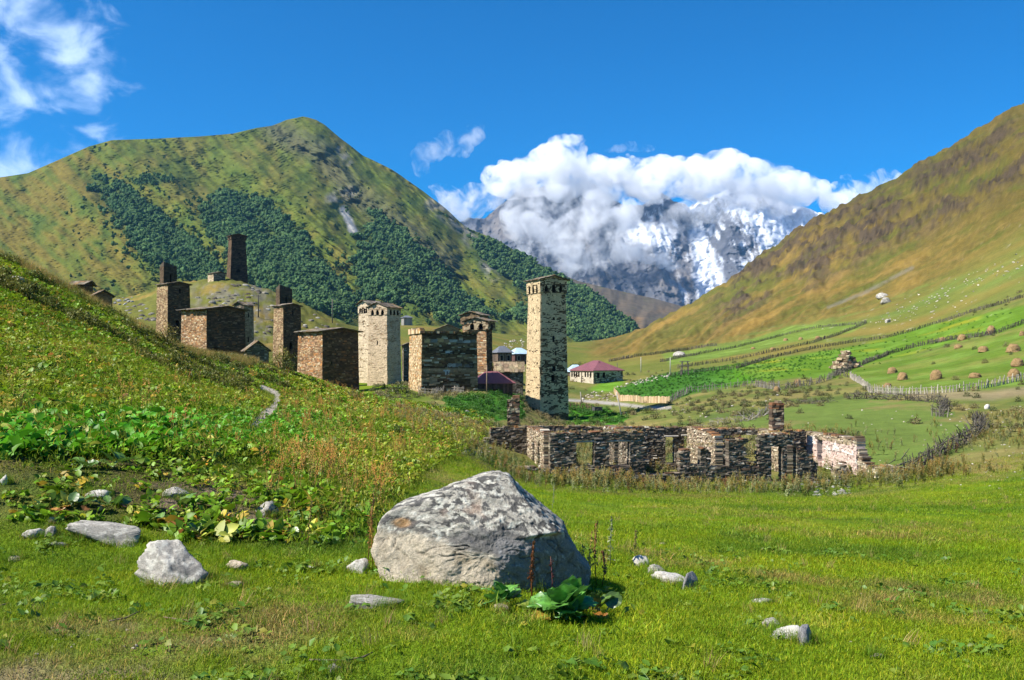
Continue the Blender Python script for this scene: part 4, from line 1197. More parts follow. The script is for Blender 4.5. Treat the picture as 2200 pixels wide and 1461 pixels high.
# pair of crowned towers behind the big house
Y = 168.0; k = Y / F
e, zb = start('stone_tower', 'tan tower with two big arched openings in its crown, behind the big square house', 'tower', 1050, Y, 30*k, 62*k, R(61), TOWERS, 840)
zt, zc = ztop(690, Y, zb), ztop(708, Y, zb)
stt = plastered((.35, .28, .18), pal([(.13,.095,.065),(.09,.065,.045)]), lambda key, u, v: np.where(key == 3, .10, .0), (.7, 1.4))
body(e, 'wall', 26*k, 52*k, 0, 25*k, 47*k, zc, {}, .2, .5, style(PAL_BROWN, {0: PAL_DARKB}), 57, Y, .05, 40, .5)  # shade painted into the front face by the darker palette
body(e, 'crown', 31*k, 60*k, zc, 31*k, 60*k, zt, {3: [arch(.34, .17, .02, .72), arch(.70, .17, .02, .72), [(.34,.37,.82,.93)], [(.72,.75,.82,.93)]], 0: [arch(.5, .3, .02, .7)]}, .18, .45, stt, 58, Y, .04, 10, .5, gable=('x', .65))
slate_roof(e, 31*k, 60*k, zt, .65, 'x', .3, 71, single=False)
Y = 182.0; k = Y / F
e, zb = start('stone_tower', 'dark topped tower standing close behind the tan crowned tower', 'tower', 1034, Y, 30*k, 52*k, R(60), TOWERS, 840)
zt, zc = ztop(677, Y, zb), ztop(696, Y, zb)
body(e, 'wall', 26*k, 48*k, 0, 25*k, 44*k, zc, {}, .22, .55, style(PAL_BROWN), 59, Y, .05, 10, .5)
body(e, 'crown', 30*k, 52*k, zc, 30*k, 52*k, zt, {3: [arch(.3, .18, .02, .6)]}, .2, .5, style(pal([(.17,.13,.09),(.12,.09,.06)])), 60, Y, .05, 6, .5, gable=('x', .7))
slate_roof(e, 30*k, 52*k, zt, .7, 'x', .3, 72, single=False)
# slate roofed house between big house and pale tower
e, zt, w, d = small_house('stone_house', 'house', 1066, 146.0, 3, 58, R(5), 796, 860, 'low dark house under a rough pale slate roof beside the tall pale tower', 61, style(PAL_GREY), 'x', 1.25, {}, 1.0, 40, size=.6, roof_col=pal([(.24,.195,.14),(.30,.25,.185),(.18,.145,.105)]))
small_house('stone_shed', 'shed', 868, 158.0, 4, 26, R(8), 742, 850, 'dark stone shed squeezed between the cream tower and the big house', 62, style(PAL_GREY), 'y', .4, {0: [[(.35,.6,.3,.6)]]}, 1.0, 14)
# ================================================================== houses with metal roofs
def metal_mat(name, c, rough=.45):
    m = plain_mat(name, c, rough, .9, .22, .4)
    return m
mat_red_roof = metal_mat('red_metal_roof', (.22, .085, .095))
mat_blue_roof = metal_mat('blue_metal_roof', (.42, .55, .66))
mat_grey_roof = metal_mat('grey_metal_roof', (.15, .16, .18))
mat_board = vc_mat('dark_boards', 3.0, .35, .01, .9, 4)

def hip_roof(parent, w, d, z, rise, oh, mat, ridge=.35, seam=.7):
    W, D = w / 2 + oh, d / 2 + oh
    if w >= d: rx, ry = W * ridge, 0
    else: rx, ry = 0, D * ridge
    z0 = z - .12; lo = [(-W, -D, z0), (W, -D, z0), (W, D, z0), (-W, D, z0)]; up = [(x, y, z0 + .12) for x, y, _ in lo]
    t = z0 + .12 + rise
    a, b_ = ((-rx, 0, t), (rx, 0, t)) if w >= d else ((0, -ry, t), (0, ry, t))
    mb = MB()
    v = lo + up + [a, b_]
    f = [(3, 2, 1, 0)] + [(i, (i+1) % 4, 4 + (i+1) % 4, 4 + i) for i in range(4)]
    f += [(4, 5, 9, 8), (5, 6, 9), (6, 7, 8, 9), (7, 4, 8)] if w >= d else [(4, 5, 8), (5, 6, 9, 8), (6, 7, 9), (7, 4, 8, 9)]
    mb.add(v, f)
    o = put('roof', mb.mesh('roof', [mat]), parent)
    # standing seams run up the slopes
    sm = MB(); V = [Vector(q) for q in v]
    quads = [(4, 5, 9, 8), (5, 6, 9, 9), (6, 7, 8, 9), (7, 4, 8, 8)] if w >= d else [(4, 5, 8, 8), (5, 6, 9, 8), (6, 7, 9, 9), (7, 4, 8, 9)]
    for q in quads:
        A, B, C, D_ = (V[i] for i in q)
        L = (B - A).length; n = max(2, int(L / seam))
        nn = (B - A).cross(((C + D_) / 2) - A).normalized()
        e = (B - A).normalized()
        for i in range(1, n):
            p = A + (B - A) * i / n
            # where the seam meets ridge or hip
            mid = (C + D_) / 2; up_ = (nn.cross(e)).normalized()
            best = None
            for s0, s1 in ((A, D_), (D_, C), (C, B)):
                if (s1 - s0).length < 1e-4: continue
                ax = (s0 - p).dot(e); bx = (s1 - p).dot(e)
                if ax * bx > 0 or abs(ax - bx) < 1e-6: continue
                tt = ax / (ax - bx); h = (s0 + (s1 - s0) * tt - p).dot(up_)
                if h > .1: best = h if best is None else min(best, h)
            if best: sm.tube([p + nn * .02, p + up_ * best + nn * .02], .025, 4)
    s = sm.build('seams', mat, o); s['kind'] = 'stuff'
    return o

# school-like house in the fields
Y = 200.0; k = Y / F
w = 64 / math.cos(R(38.5)) * k; d = 51 / math.sin(R(38.5)) * k
e, zb = start('farmhouse', 'two storey plastered house with a dull red metal hip roof, in the fields', 'house', 1275, Y, w, d, R(38.5), None, 824, .2)
zt = ztop(796, Y, zb)
win = lambda u, v0=.52, v1=.86, ww=.06: [(u - ww/2, u + ww/2, v0, v1)]
st = plastered((.50, .44, .335), pal([(.16,.14,.11),(.11,.095,.075),(.22,.19,.15)]), lambda key, u, v: np.where(key == 3, .42, .02), (.5, .9))
wl_ = body(e, 'wall', w, d, 0, w, d, zt, {3: [win(.08), win(.18), win(.28), win(.38), win(.50, .15, .84, .035), win(.66), win(.77), win(.89), win(.12, .08, .2, .04), win(.27, .08, .2, .04)], 0: [win(.16, .50, .84, .085), win(.35, .50, .84, .085)]}, .2, .45, st, 81, Y, .02, 10, .5, depth=.22)
hip_roof(e, w, d, zt, 2.15, .35, mat_red_roof, .22)
mb = MB(); mb.tube([(-.6, -1.6, zt + .9), (-.6, -1.6, zt + 2.0)], .13, 8, (.2, .09, .09)); mb.build('flue', mat_red_roof, e)

def board_house(px, Y, wl, wr, th, py_top, base_py, rise, label, roof, seed, cols=((.10,.075,.055),(.13,.095,.07),(.075,.058,.045)), openings=True):
    k = Y / F
    w, d = wr / math.cos(th) * k, wl / math.sin(th) * k
    e, zb = start('wooden_house', label, 'house', px, Y, w, d, th, None, base_py, .2)
    zt = ztop(py_top, Y, zb)
    r = np.random.default_rng(seed)
    mb = MB(); mb.box(-w/2 + .06, w/2 - .06, -d/2 + .06, d/2 - .06, 0, zt, (.06, .05, .04))
    wall = put('wall', mb.mesh('wall', [mat_board]), e)
    bd = MB()
    for (ax, ln) in ((0, w), (1, d)):
        n = max(4, int(ln / .28))
        for i in range(n):
            for s in (-1, 1):
                a, b_ = -ln/2 + i * ln / n + .012, -ln/2 + (i+1) * ln / n - .012
                c = tuple(np.array(cols[r.integers(len(cols))]) * r.uniform(.8, 1.2))
                t = r.uniform(0, .02); z1 = zt - r.uniform(0, .05)
                if ax == 0: bd.box(a, b_, s * (d/2 - .06) if s > 0 else -d/2 - t, d/2 + t if s > 0 else -d/2 + .06, 0, z1, c)
                else: bd.box(s * (w/2 - .06) if s > 0 else -w/2 - t, w/2 + t if s > 0 else -w/2 + .06, a, b_, 0, z1, c)
    bd.build('boards', mat_board, wall)['kind'] = 'stuff'
    if openings:
        for i in range(2):
            mb = MB(); x = -w/4 + i * w/2
            mb.box(x - .4, x + .4, -d/2 - .06, -d/2 + .02, zt * .45, zt * .8, (.02, .02, .02)); p = mb.build('window', mat_dark, wall)
            mb = MB()
            for a0, a1, b0, b1 in ((x-.5,x-.4,zt*.43,zt*.82),(x+.4,x+.5,zt*.43,zt*.82),(x-.4,x+.4,zt*.8,zt*.82+.05),(x-.4,x+.4,zt*.41,zt*.45)):
                mb.box(a0, a1, -d/2 - .09, -d/2, b0, b1, (.35, .30, .24))
            mb.build('frame', mat_timber, p)
    hip_roof(e, w, d, zt, rise, .4, roof, .3)
    return e
board_house(1024, 133.0, 12, 78, R(14), 823, 850, 1.65, 'low wooden house with a plum red metal roof beside the big square house', mat_red_roof, 82, openings=False)
board_house(1106, 262.0, 16, 34, R(28), 760, 778, 1.7, 'distant wooden house with a light blue metal roof left of the tall pale tower', mat_blue_roof, 83, ((.13,.07,.06),(.10,.055,.05)))
board_house(1226, 222.0, 10, 30, R(20), 798, 815, 1.6, 'house with a light blue metal roof peeping out right of the tall pale tower', mat_blue_roof, 84)
board_house(1070, 242.0, 12, 30, R(24), 757, 780, 1.7, 'dark distant house with a grey metal roof, left of the light blue roof', mat_grey_roof, 85)
board_house(868, 395.0, 6, 18, R(20), 682, 690, .9, 'tiny far house with a blue grey roof on the valley meadow', mat_grey_roof, 86, ((.3,.29,.27),(.24,.23,.21)), False)

# ================================================================== the roofless ruin
RO = Vector((2.0, 50.0)); RUX = Vector((.9926, .1219)); RUY = Vector((-.1219, .9926))
def rxy(u, v): return RO + RUX * u + RUY * v
ruin_z = ground_at(*rxy(8, 3))
ruin = tag(empty('ruined_building', (*rxy(8, 3), ruin_z)), 'long roofless ruin of dark dry stone walls with empty windows, across the meadow', 'ruin')
_ro = Vector((*rxy(8, 3), ruin_z))

def free_wall(name, p0, p1, top, base, openings, thick, col_fn, seed, n_single, course=.07, slen=.21, parent=None, rust=.09, origin=None, min_len=.2, jag=.05):
    """free standing wall of through-stones. top(u), base(u): heights along the wall; openings: (u0,u1,z0,z1) in metres, z absolute"""
    r = np.random.default_rng(seed)
    parent = parent or ruin; origin = origin or _ro
    p0, p1 = Vector(p0), Vector(p1); L = (p1 - p0).length; ux = (p1 - p0) / L; nx = Vector((ux.y, -ux.x))
    zmin = min(base(u) for u in np.linspace(0, L, 12)); zmax = max(top(u) for u in np.linspace(0, L, 60)) + .2
    rec = []
    z = zmin
    while z < zmax:
        ch = course * r.uniform(.6, 1.5)
        x = -r.uniform(0, slen)
        while x < L:
            ln = slen * r.lognormal(0, .45)
            a, b_ = max(x, 0), min(x + ln, L)
            x += ln
            if b_ - a < .03: continue
            segs = [(a, b_)]
            for (o0, o1, z0, z1) in openings:
                if z + ch * .6 > z0 and z + ch * .4 < z1:
                    segs = [s for q in segs for s in ((q[0], min(q[1], o0)), (max(q[0], o1), q[1])) if s[1] - s[0] > .04]
            for a2, b2 in segs:
                um = (a2 + b2) / 2
                t = top(um) + r.uniform(-jag, jag * .5)
                if z + ch * .5 > t or z + ch < base(um) - .25: continue
                rec.append((a2, b2, z, z + ch, t - z))
        z += ch
    rec = np.array(rec); m = len(rec)
    col = col_fn(r, m, rec)
    nr = (rec[:, 4] < rust * r.uniform(.3, 1.6, m))
    col = np.where(nr[:, None], PAL_RUST(r, m), col)
    V = np.empty((m, 8, 3))
    tk0 = thick / 2 + r.uniform(-.02, .04, m); tk1 = thick / 2 + r.uniform(-.02, .04, m)
    for kk, (ia, iz) in enumerate(((0, 2), (1, 2), (1, 3), (0, 3))):
        a = rec[:, ia] + r.uniform(-.02, .02, m) + (.005 if ia == 0 else -.005); zz = rec[:, iz] + r.uniform(-.015, .015, m)
        for side, tk, off in ((1, tk0, 0), (-1, tk1, 4)):
            t_ = tk + r.uniform(-.03, .03, m)
            V[:, kk + off, 0] = p0.x + ux.x * a + nx.x * t_ * side - origin.x
            V[:, kk + off, 1] = p0.y + ux.y * a + nx.y * t_ * side - origin.y
            V[:, kk + off, 2] = zz - origin.z
    score = (rec[:, 1] - rec[:, 0]) * (rec[:, 3] - rec[:, 2])
    idx = np.argsort(-score)[:n_single]; idx = idx[(rec[idx, 1] - rec[idx, 0]) > min_len]
    one = np.zeros(m, bool); one[idx] = True
    rest = V[~one]; nn = len(rest)
    f = (BOXF[None] + (np.arange(nn) * 8)[:, None, None]).reshape(-1, 4)
    wall = put(name, mesh_np(name, rest.reshape(-1, 3), f, [mat_stone], False, np.repeat(col[~one], 8, 0)), parent)
    wall['kind'] = 'stuff'
    for i in idx:
        c = V[i].mean(0)
        me = bpy.data.meshes.new('stone'); me.from_pydata([tuple(q) for q in V[i] - c], [], [tuple(q) for q in BOXF]); me.materials.append(mat_stone_one)
        o = put('stone', me, wall, loc=c); o.color = (*col[i], 1)
    return wall

def piece(pts):
    a = np.array(pts, float)
    return lambda u: float(np.interp(u, a[:, 0], a[:, 1]))
def gbase(p0, p1):
    p0, p1 = Vector(p0), Vector(p1); L = (p1 - p0).length
    zs = [ground_at(*(p0 + (p1 - p0) * t)) for t in np.linspace(0, 1, 9)]
    return lambda u: float(np.interp(u / L, np.linspace(0, 1, 9), zs)) - .1
grey = lambda r, m, rec: PAL_GREY(r, m) * (1 + .5 * fbm(rec[:, 0] * .8, rec[:, 2] * 1.5, 2))[:, None].clip(.5, 1.6)
pale = lambda r, m, rec: pal([(.30,.255,.20),(.22,.185,.145),(.40,.36,.30),(.15,.125,.10),(.50,.47,.42)], [4,4,3,2,1])(r, m)
def plastered_end(r, m, rec):
    c = pale(r, m, rec)
    z = rec[:, 2]; n = fbm(rec[:, 0] * .6, z * .8 + 5, 3)
    pl = (z < -5.0 + .5 * n)
    pk = np.array((.50, .385, .33)) * r.uniform(.92, 1.06, m)[:, None]
    wh = np.array((.62, .58, .52)) * r.uniform(.92, 1.05, m)[:, None]
    return np.where(pl[:, None], np.where((n > .12)[:, None], wh, pk), c)

# front wall
a, b_ = rxy(0, 0), rxy(15.0, 0)
free_wall('front_wall', a, b_, piece([(0,-3.98),(1,-3.92),(5.0,-3.95),(5.2,-3.98),(5.22,-6.25),(7.15,-6.2),(7.2,-4.95),(8.6,-4.85),(8.9,-5.2),(9.85,-5.85),(9.9,-4.45),(10.9,-4.4),(10.95,-5.9),(11.65,-5.9),(11.7,-4.2),(13.3,-4.1),(13.6,-4.4),(13.65,-4.9),(14.3,-5.0),(15,-5.9)]),
          gbase(a, b_), [(1.45,2.4,-5.8,-4.4),(3.25,4.35,-5.8,-4.4),(8.9,9.9,-5.85,-3),(7.75,8.3,-5.8,-4.7),(12.35,12.95,-7.5,-4.85),(13.25,13.8,-7.5,-4.75)], .5, grey, 201, 110)
# left end wall, back wall, right end wall, cross walls
a, b_ = rxy(0, .3), rxy(0, 7)
free_wall('end_wall', a, b_, piece([(0,-3.98),(2,-4.0),(7,-4.1)]), gbase(a, b_), [(1.3,2.2,-6.2,-4.7),(3.4,4.3,-6.2,-4.8)], .5, pale, 202, 24)
a, b_ = rxy(-2.5, 7), rxy(18.0, 7)
free_wall('back_wall', a, b_, piece([(0,-4.25),(.6,-4.15),(3,-4.12),(12,-4.25),(20.6,-4.6)]), gbase(a, b_), [(5.2,6.5,-6.5,-4.9),(7.3,8.7,-6.5,-4.9),(10.9,11.5,-6.5,-4.8),(12.1,13.2,-6.5,-4.75),(15.8,17.0,-6.5,-4.8)], .5, grey, 203, 70)
a, b_ = rxy(17.8, .2), rxy(17.8, 7)
free_wall('end_wall', a, b_, piece([(0,-4.45),(7,-4.62)]), gbase(a, b_), [(4.3,5.0,-6.3,-5.05)], .5, plastered_end, 204, 40, course=.11, slen=.24)
a, b_ = rxy(4.7, .3), rxy(4.7, 6.8)
free_wall('cross_wall', a, b_, piece([(0,-3.95),(6.5,-4.1)]), gbase(a, b_), [(2.5,3.5,-7.5,-4.7)], .45, grey, 205, 14)
a, b_ = rxy(10.0, 1.6), rxy(10.0, 6.8)
free_wall('cross_wall', a, b_, piece([(0,-4.4),(2,-4.15),(5.2,-4.2)]), gbase(a, b_), [(2.0,2.8,-7.5,-5.4)], .45, pale, 206, 14)
a, b_ = rxy(14.6, 2.5), rxy(14.6, 6.8)
free_wall('cross_wall', a, b_, piece([(0,-5.2),(1,-4.4),(4.3,-4.4)]), gbase(a, b_), [], .45, pale, 207, 8)
# collapsed left part and low front wall
a, b_ = rxy(-6.2, 7), rxy(-2.5, 7)
free_wall('broken_wall', a, b_, piece([(0,-5.95),(1.5,-5.8),(3.0,-5.1),(3.7,-4.75)]), gbase(a, b_), [], .55, grey, 208, 14)
a, b_ = rxy(-3.8, -.4), rxy(-.2, -.1)
free_wall('broken_wall', a, b_, piece([(0,-6.0),(.6,-5.85),(2.2,-5.72),(3.6,-5.8)]), gbase(a, b_), [], .55, grey, 209, 12)
# stubs at the right end
a, b_ = rxy(15.9, -.3), rxy(16.7, -.3)
free_wall('broken_wall', a, b_, piece([(0,-6.5),(.2,-6.0),(.6,-5.75),(.8,-6.2)]), gbase(a, b_), [], .5, pale, 210, 6)
a, b_ = rxy(17.3, -2.2), rxy(19.3, -2.4)
free_wall('broken_wall', a, b_, piece([(0,-5.95),(.5,-5.75),(1.4,-5.75),(1.7,-5.95),(2.0,-6.6)]), gbase(a, b_), [], .6, pale, 211, 16)
a, b_ = rxy(17.8, -2.1), rxy(17.8, .1)
free_wall('broken_wall', a, b_, piece([(0,-5.95),(1.2,-5.9),(2.2,-5.0)]), gbase(a, b_), [], .5, pale, 212, 6)
# chimneys
def chimney(px, Y, wpx, py_top, z0, slant, seed):
    X = (px - PX0) / F * Y; w = wpx * Y / F
    zt = (PY0 - py_top) / F * Y
    free_wall('chimney', (X - w/2, Y), (X + w/2, Y), piece([(0, zt - slant), (w * .5, zt - slant * .3), (w, zt)]), lambda u: z0, [], .75, lambda r, m, rec: pal([(.10,.08,.065),(.16,.11,.08),(.07,.055,.045),(.30,.27,.22)])(r, m), seed, 14, course=.11, slen=.26, rust=.45, min_len=.2)
chimney(1103, 57.2, 27, 846, -4.3, .45, 213)
chimney(1668, 57.6, 26, 862, -4.75, .05, 214)
# timber lintels
mb = MB()
for (u0, u1, v, z) in ((1.3,2.5,0,-4.47),(3.1,5.0,0,-4.46)):
    p, q = rxy(u0, v - .2), rxy(u1, v - .2)
    lb = MB(); lb.tube([Vector((p.x, p.y, z)) - _ro, Vector((q.x, q.y, z + .01)) - _ro], .055, 6, (.36, .33, .29)); lb.build('lintel', mat_timber, ruin)
for (u0, u1, z) in ((10.8,11.7,-4.83),(11.9,13.3,-4.78)):
    p, q = rxy(u0 - 2.5, 6.7), rxy(u1 - 2.5, 6.7)
    lb = MB(); lb.tube([Vector((p.x, p.y, z)) - _ro, Vector((q.x, q.y, z)) - _ro], .055, 6, (.42, .39, .34)); lb.build('lintel', mat_timber, ruin)

# grass sods along the wall tops
def sods(name, a, b_, top, off, n, seed):
    r = np.random.default_rng(seed); a, b_ = Vector(a), Vector(b_); L = (b_ - a).length; mb = MB()
    for i in range(n):
        u = r.uniform(0, L); p = a + (b_ - a) * (u / L); z = top(u)
        if z < -5.2: continue
        q = Vector((p.x + r.normal() * .08, p.y + r.normal() * .15, z - .02)) - _ro
        h = r.uniform(.06, .17); w = .012; an = r.uniform(0, 6.28); d = Vector((math.cos(an), math.sin(an), 0))
        s = Vector((-d.y, d.x, 0)) * w; c = ((.34,.20,.07),(.28,.23,.08),(.20,.19,.05))[r.integers(3)]
        mb.add([q - s, q + s, q + d * h * r.uniform(.2, .8) + Vector((0, 0, h))], [(0, 1, 2)], c)
    mb.build(name, mat_timber, ruin)['kind'] = 'stuff'
sods('dry_grass', rxy(0, 0), rxy(15, 0), piece([(0,-3.98),(1,-3.92),(5.0,-3.95),(5.2,-3.98),(5.22,-6.25),(7.15,-6.2),(7.2,-4.75),(9.0,-4.7),(9.85,-4.7),(9.9,-4.35),(10.9,-4.25),(10.95,-5.72),(11.65,-5.72),(11.7,-4.12),(13.3,-4.05),(13.6,-4.3),(13.65,-4.85),(15,-5.6)]), 0, 900, 1)
sods('dry_grass', rxy(-2.5, 7), rxy(18, 7), piece([(0,-4.25),(.6,-4.15),(3,-4.12),(12,-4.25),(20.6,-4.6)]), 0, 1400, 2)
# ================================================================== rocks
def rock_mat(name, base, lich, dark, s=1.0, warm=None):
    m, nt, b = new_mat(name)
    oc = objcoord(nt)
    fine = noise_node(nt, 38 * s, 6, .75, oc); mid = noise_node(nt, 7 * s, 6, .65, oc, .4); big = noise_node(nt, 2.3 * s, 4, .6, oc, .3)
    c1 = ramp(nt, fine.outputs['Fac'], [(.28, [x * .55 for x in base]), (.5, base), (.72, [min(.8, x * 1.45) for x in base])])
    c2 = mix_col(nt, ramp(nt, mid.outputs['Fac'], [(.50, (0, 0, 0)), (.60, (1, 1, 1))]).outputs[0], c1.outputs[0], lich)
    c3 = mix_col(nt, ramp(nt, big.outputs['Fac'], [(.50, (0, 0, 0)), (.66, (1, 1, 1))]).outputs[0], c2, dark)
    nt.links.new(c3, b.inputs['Base Color'])
    bump(nt, b, maths(nt, 'ADD', fine.outputs['Fac'], mid.outputs['Fac']), .7, .018 / s)
    return m

# --- the great boulder
BO = [(812,1150),(818,1120),(840,1095),(862,1083),(900,1071),(940,1058),(975,1043),(1010,1032),(1040,1022),(1070,1018),(1092,1024),(1104,1037),(1125,1058),(1150,1080),(1185,1105),(1210,1128),(1226,1160),(1241,1190),(1262,1212),(1268,1226),(1262,1252),(1240,1280),(1180,1300),(1100,1305),(1000,1298),(930,1275),(870,1262),(830,1236),(813,1200),(806,1172)]
BC, BY = (1045, 1165), 7.75
kb = BY / F
_ba = np.array(BO, float) - BC
def bo_radius(phi):
    out = np.zeros_like(phi)
    x0, y0 = _ba[:, 0], -_ba[:, 1]; x1, y1 = np.roll(x0, -1), np.roll(y0, -1)
    for i, a in enumerate(phi.ravel()):
        dx, dy = math.cos(a), math.sin(a)
        den = dx * (y1 - y0) - dy * (x1 - x0)
        t = (x0 * (y1 - y0) - y0 * (x1 - x0)) / np.where(np.abs(den) < 1e-9, 1e-9, den)
        s = (x0 * dy - y0 * dx) / np.where(np.abs(den) < 1e-9, 1e-9, den)
        ok = (t > 0) & (s >= -1e-6) & (s <= 1 + 1e-6)
        out.ravel()[i] = t[ok].min() if ok.any() else 100
    return out
NPH, NTH = 340, 230
ph = np.linspace(0, 2 * math.pi, NPH, endpoint=False)
rr = bo_radius(ph) * kb
rr = np.convolve(np.r_[rr[-3:], rr, rr[:3]], np.ones(5) / 5, 'same')[3:-3]
th_ = np.linspace(0, math.pi, NTH)
PH, TH = np.meshgrid(ph, th_); RR = np.broadcast_to(rr, PH.shape)
sn = np.sin(TH) ** .85
bx = RR * sn * np.cos(PH); bz = RR * sn * np.sin(PH)
D0 = .80
round_ = D0 * np.sign(np.cos(TH)) * np.abs(np.cos(TH)) ** .62
wob = .10 * fbm(bx * 2.2, bz * 2.2, 3)
p1 = .50 + .28 * bx - .34 * bz + wob * .7                         # broad lower face, turned to the sun
p2 = .56 - .85 * (bz - .06) + .06 * bx + wob * .7                 # upper slope, leaning back
p3 = .58 - .55 * (bx - .14) + 4.0 * np.maximum(0, bz - .10 - .05 * bx) + .25 * np.minimum(0, bz) + wob * .4   # shaded lower right facet under a ledge
p4 = .66 + .5 * (bz + .34)                                        # undercut along the foot
kk = .045
def smin(*a): return -kk * np.log(sum(np.exp(-q / kk) for q in a))
front = smin(round_, p1, p2, p3, p4)
by = np.where(np.cos(TH) > 0, -np.minimum(front, round_), -round_ * .8)
V = np.stack([bx, by, bz], -1)
# surface relief along the outward direction
dirv = V / (np.linalg.norm(V, axis=-1, keepdims=True) + 1e-6)
q1, q2 = V[..., 0] + .55 * V[..., 1], V[..., 2] + .6 * V[..., 1]
V = V + dirv * (.034 * fbm(q1 * 5, q2 * 5, 4) + .018 * (ridged(q1 * 8 + 3, q2 * 8, 4) - .3) + .016 * fbm(q1 * 26, q2 * 26, 4, gain=.65))[..., None]
crk = smooth(.028, .0, np.abs(fbm(q1 * 2.6 + 9, q2 * 3.4, 3))) * smooth(-.1, .25, fbm(q1 * 1.7, q2 * 1.7 + 4, 2))
V = V - dirv * (.022 * crk)[..., None]
iv = np.arange(NTH * NPH).reshape(NTH, NPH)
f = np.stack([iv[:-1], iv[1:], np.roll(iv[1:], -1, 1), np.roll(iv[:-1], -1, 1)], -1).reshape(-1, 4)
# colour: tan granite below, grey lichened above, dark stain on the middle, stain plus painted-in facet shade at lower right
x, z = V[..., 0], V[..., 2]
n = fbm(q1 * 4, q2 * 4, 4); n2 = fbm(q1 * 15, q2 * 15, 5, gain=.6); n3 = fbm(q1 * 2 + 7, q2 * 2, 3); n4 = fbm(q1 * 8 + 3, q2 * 8, 4)
c = np.zeros(V.shape) + np.array((.47, .405, .30))
c = mixc(c, (.32, .265, .18), smooth(.0, .35, n + .3 * n2))
up = smooth(-.04, .10, z + .14 * x + .10 * n)
c = mixc(c, (.37, .35, .30), up * .95)
c = mixc(c, (.085, .083, .08), up * smooth(.02, .09, n2 + .6 * n4) * .95)
c = mixc(c, (.54, .53, .46), up * smooth(.12, .18, -n2 + .3 * n4) * .95)
c = mixc(c, (.42, .30, .22), up * smooth(.15, .3, n3) * .7)
stain = smooth(1.05, .75, np.hypot((x - .03) / .34, (z - .10) / .10) + .45 * n + .3 * n2)
c = mixc(c, (.125, .122, .118), stain * .85)
st2 = smooth(.08, .14, x + .25 * (z + .1) + .05 * n) * smooth(.13, .08, z + .04 * n) * smooth(-.40, -.30, z + .06 * n)
c = mixc(c, (.21, .205, .20), st2 * .9)
c = mixc(c, (.42, .42, .40), st2 * smooth(.22, .30, n2) * .8)
c = mixc(c, (.42, .24, .10), smooth(1, .5, np.hypot((x + .68) / .10, (z - .20) / .05) + .5 * n2) * .8)
c = mixc(c, (.12, .10, .075), smooth(.03, .0, np.abs(n4 + .1 * n2)) * .35 * (1 - up))
c = mixc(c, (.07, .062, .05), crk * .7)
c = mixc(c, (.16, .13, .085), smooth(-.30, -.42, z + .05 * n) * .6)
mat_boulder, nt, b = new_mat('granite_boulder')
oc = objcoord(nt)
fi = noise_node(nt, 60, 5, .8, oc); f2 = noise_node(nt, 22, 4, .7, oc)
mr = nt.nodes.new('ShaderNodeMapRange'); mr.inputs['From Min'].default_value = .32; mr.inputs['From Max'].default_value = .68; mr.inputs['To Min'].default_value = .5; mr.inputs['To Max'].default_value = 1.55
nt.links.new(maths(nt, 'ADD', maths(nt, 'MULTIPLY', fi.outputs['Fac'], .6), maths(nt, 'MULTIPLY', f2.outputs['Fac'], .4)), mr.inputs['Value'])
vm = nt.nodes.new('ShaderNodeVectorMath'); vm.operation = 'SCALE'
nt.links.new(attr(nt).outputs['Color'], vm.inputs[0]); nt.links.new(mr.outputs[0], vm.inputs['Scale'])
nt.links.new(vm.outputs[0], b.inputs['Base Color'])
bump(nt, b, maths(nt, 'ADD', fi.outputs['Fac'], f2.outputs['Fac']), 1.0, .022)
bc = P(BC[0], BC[1], BY)
tag(put('boulder', mesh_np('boulder', V.reshape(-1, 3), f, [mat_boulder], True, np.clip(c, .01, .8).reshape(-1, 3)), loc=bc),
    'huge lichen covered grey boulder lying in the middle of the meadow', 'boulder')

# --- smaller rocks
mat_rocks = [rock_mat('grey_rock', (.30, .28, .245), (.50, .48, .42), (.10, .097, .09)),
             rock_mat('pale_rock', (.50, .47, .42), (.60, .58, .53), (.30, .28, .24), 1.6),
             rock_mat('tan_rock', (.42, .34, .25), (.50, .44, .36), (.24, .20, .15), 1.6),
             rock_mat('slate_rock', (.21, .205, .21), (.33, .32, .31), (.13, .13, .135), 1.6)]
def rock_mesh(seed, sub, cuts=9, boxy=0.0, rough=.10):
    r = np.random.default_rng(seed)
    V, Fc = {2: ICO2, 3: ICO3, 4: ico(4), 5: ico(5)}[sub] if sub > 3 else {2: ICO2, 3: ICO3}[sub]
    d = V.copy()
    if boxy: d = np.sign(V) * np.abs(V) ** (1 - boxy); d /= np.abs(d).max(1, keepdims=True) ** boxy
    rad = np.ones(len(V)) * 1.15
    for i in range(cuts):
        n = r.normal(size=3); n /= np.linalg.norm(n)
        h = r.uniform(.55, .95)
        dn = d @ n
        lim = np.where(dn > .05, h / np.maximum(dn, .05), 9)
        rad = -.028 * np.log(np.exp(-rad / .028) + np.exp(-lim / .028))
    p = d * rad[:, None]
    a, c_ = p[:, 0] + .6 * p[:, 1] + seed, p[:, 2] - .5 * p[:, 1]
    p = p * (1 + rough * fbm(a * 2.2, c_ * 2.2, 4) + rough * .5 * fbm(a * 7, c_ * 7, 3))[:, None]
    lo, hi = p.min(0), p.max(0)
    p = (p - (lo + hi) / 2) / (hi - lo)                    # unit box
    return mesh_np('rock', p, Fc, [], True)

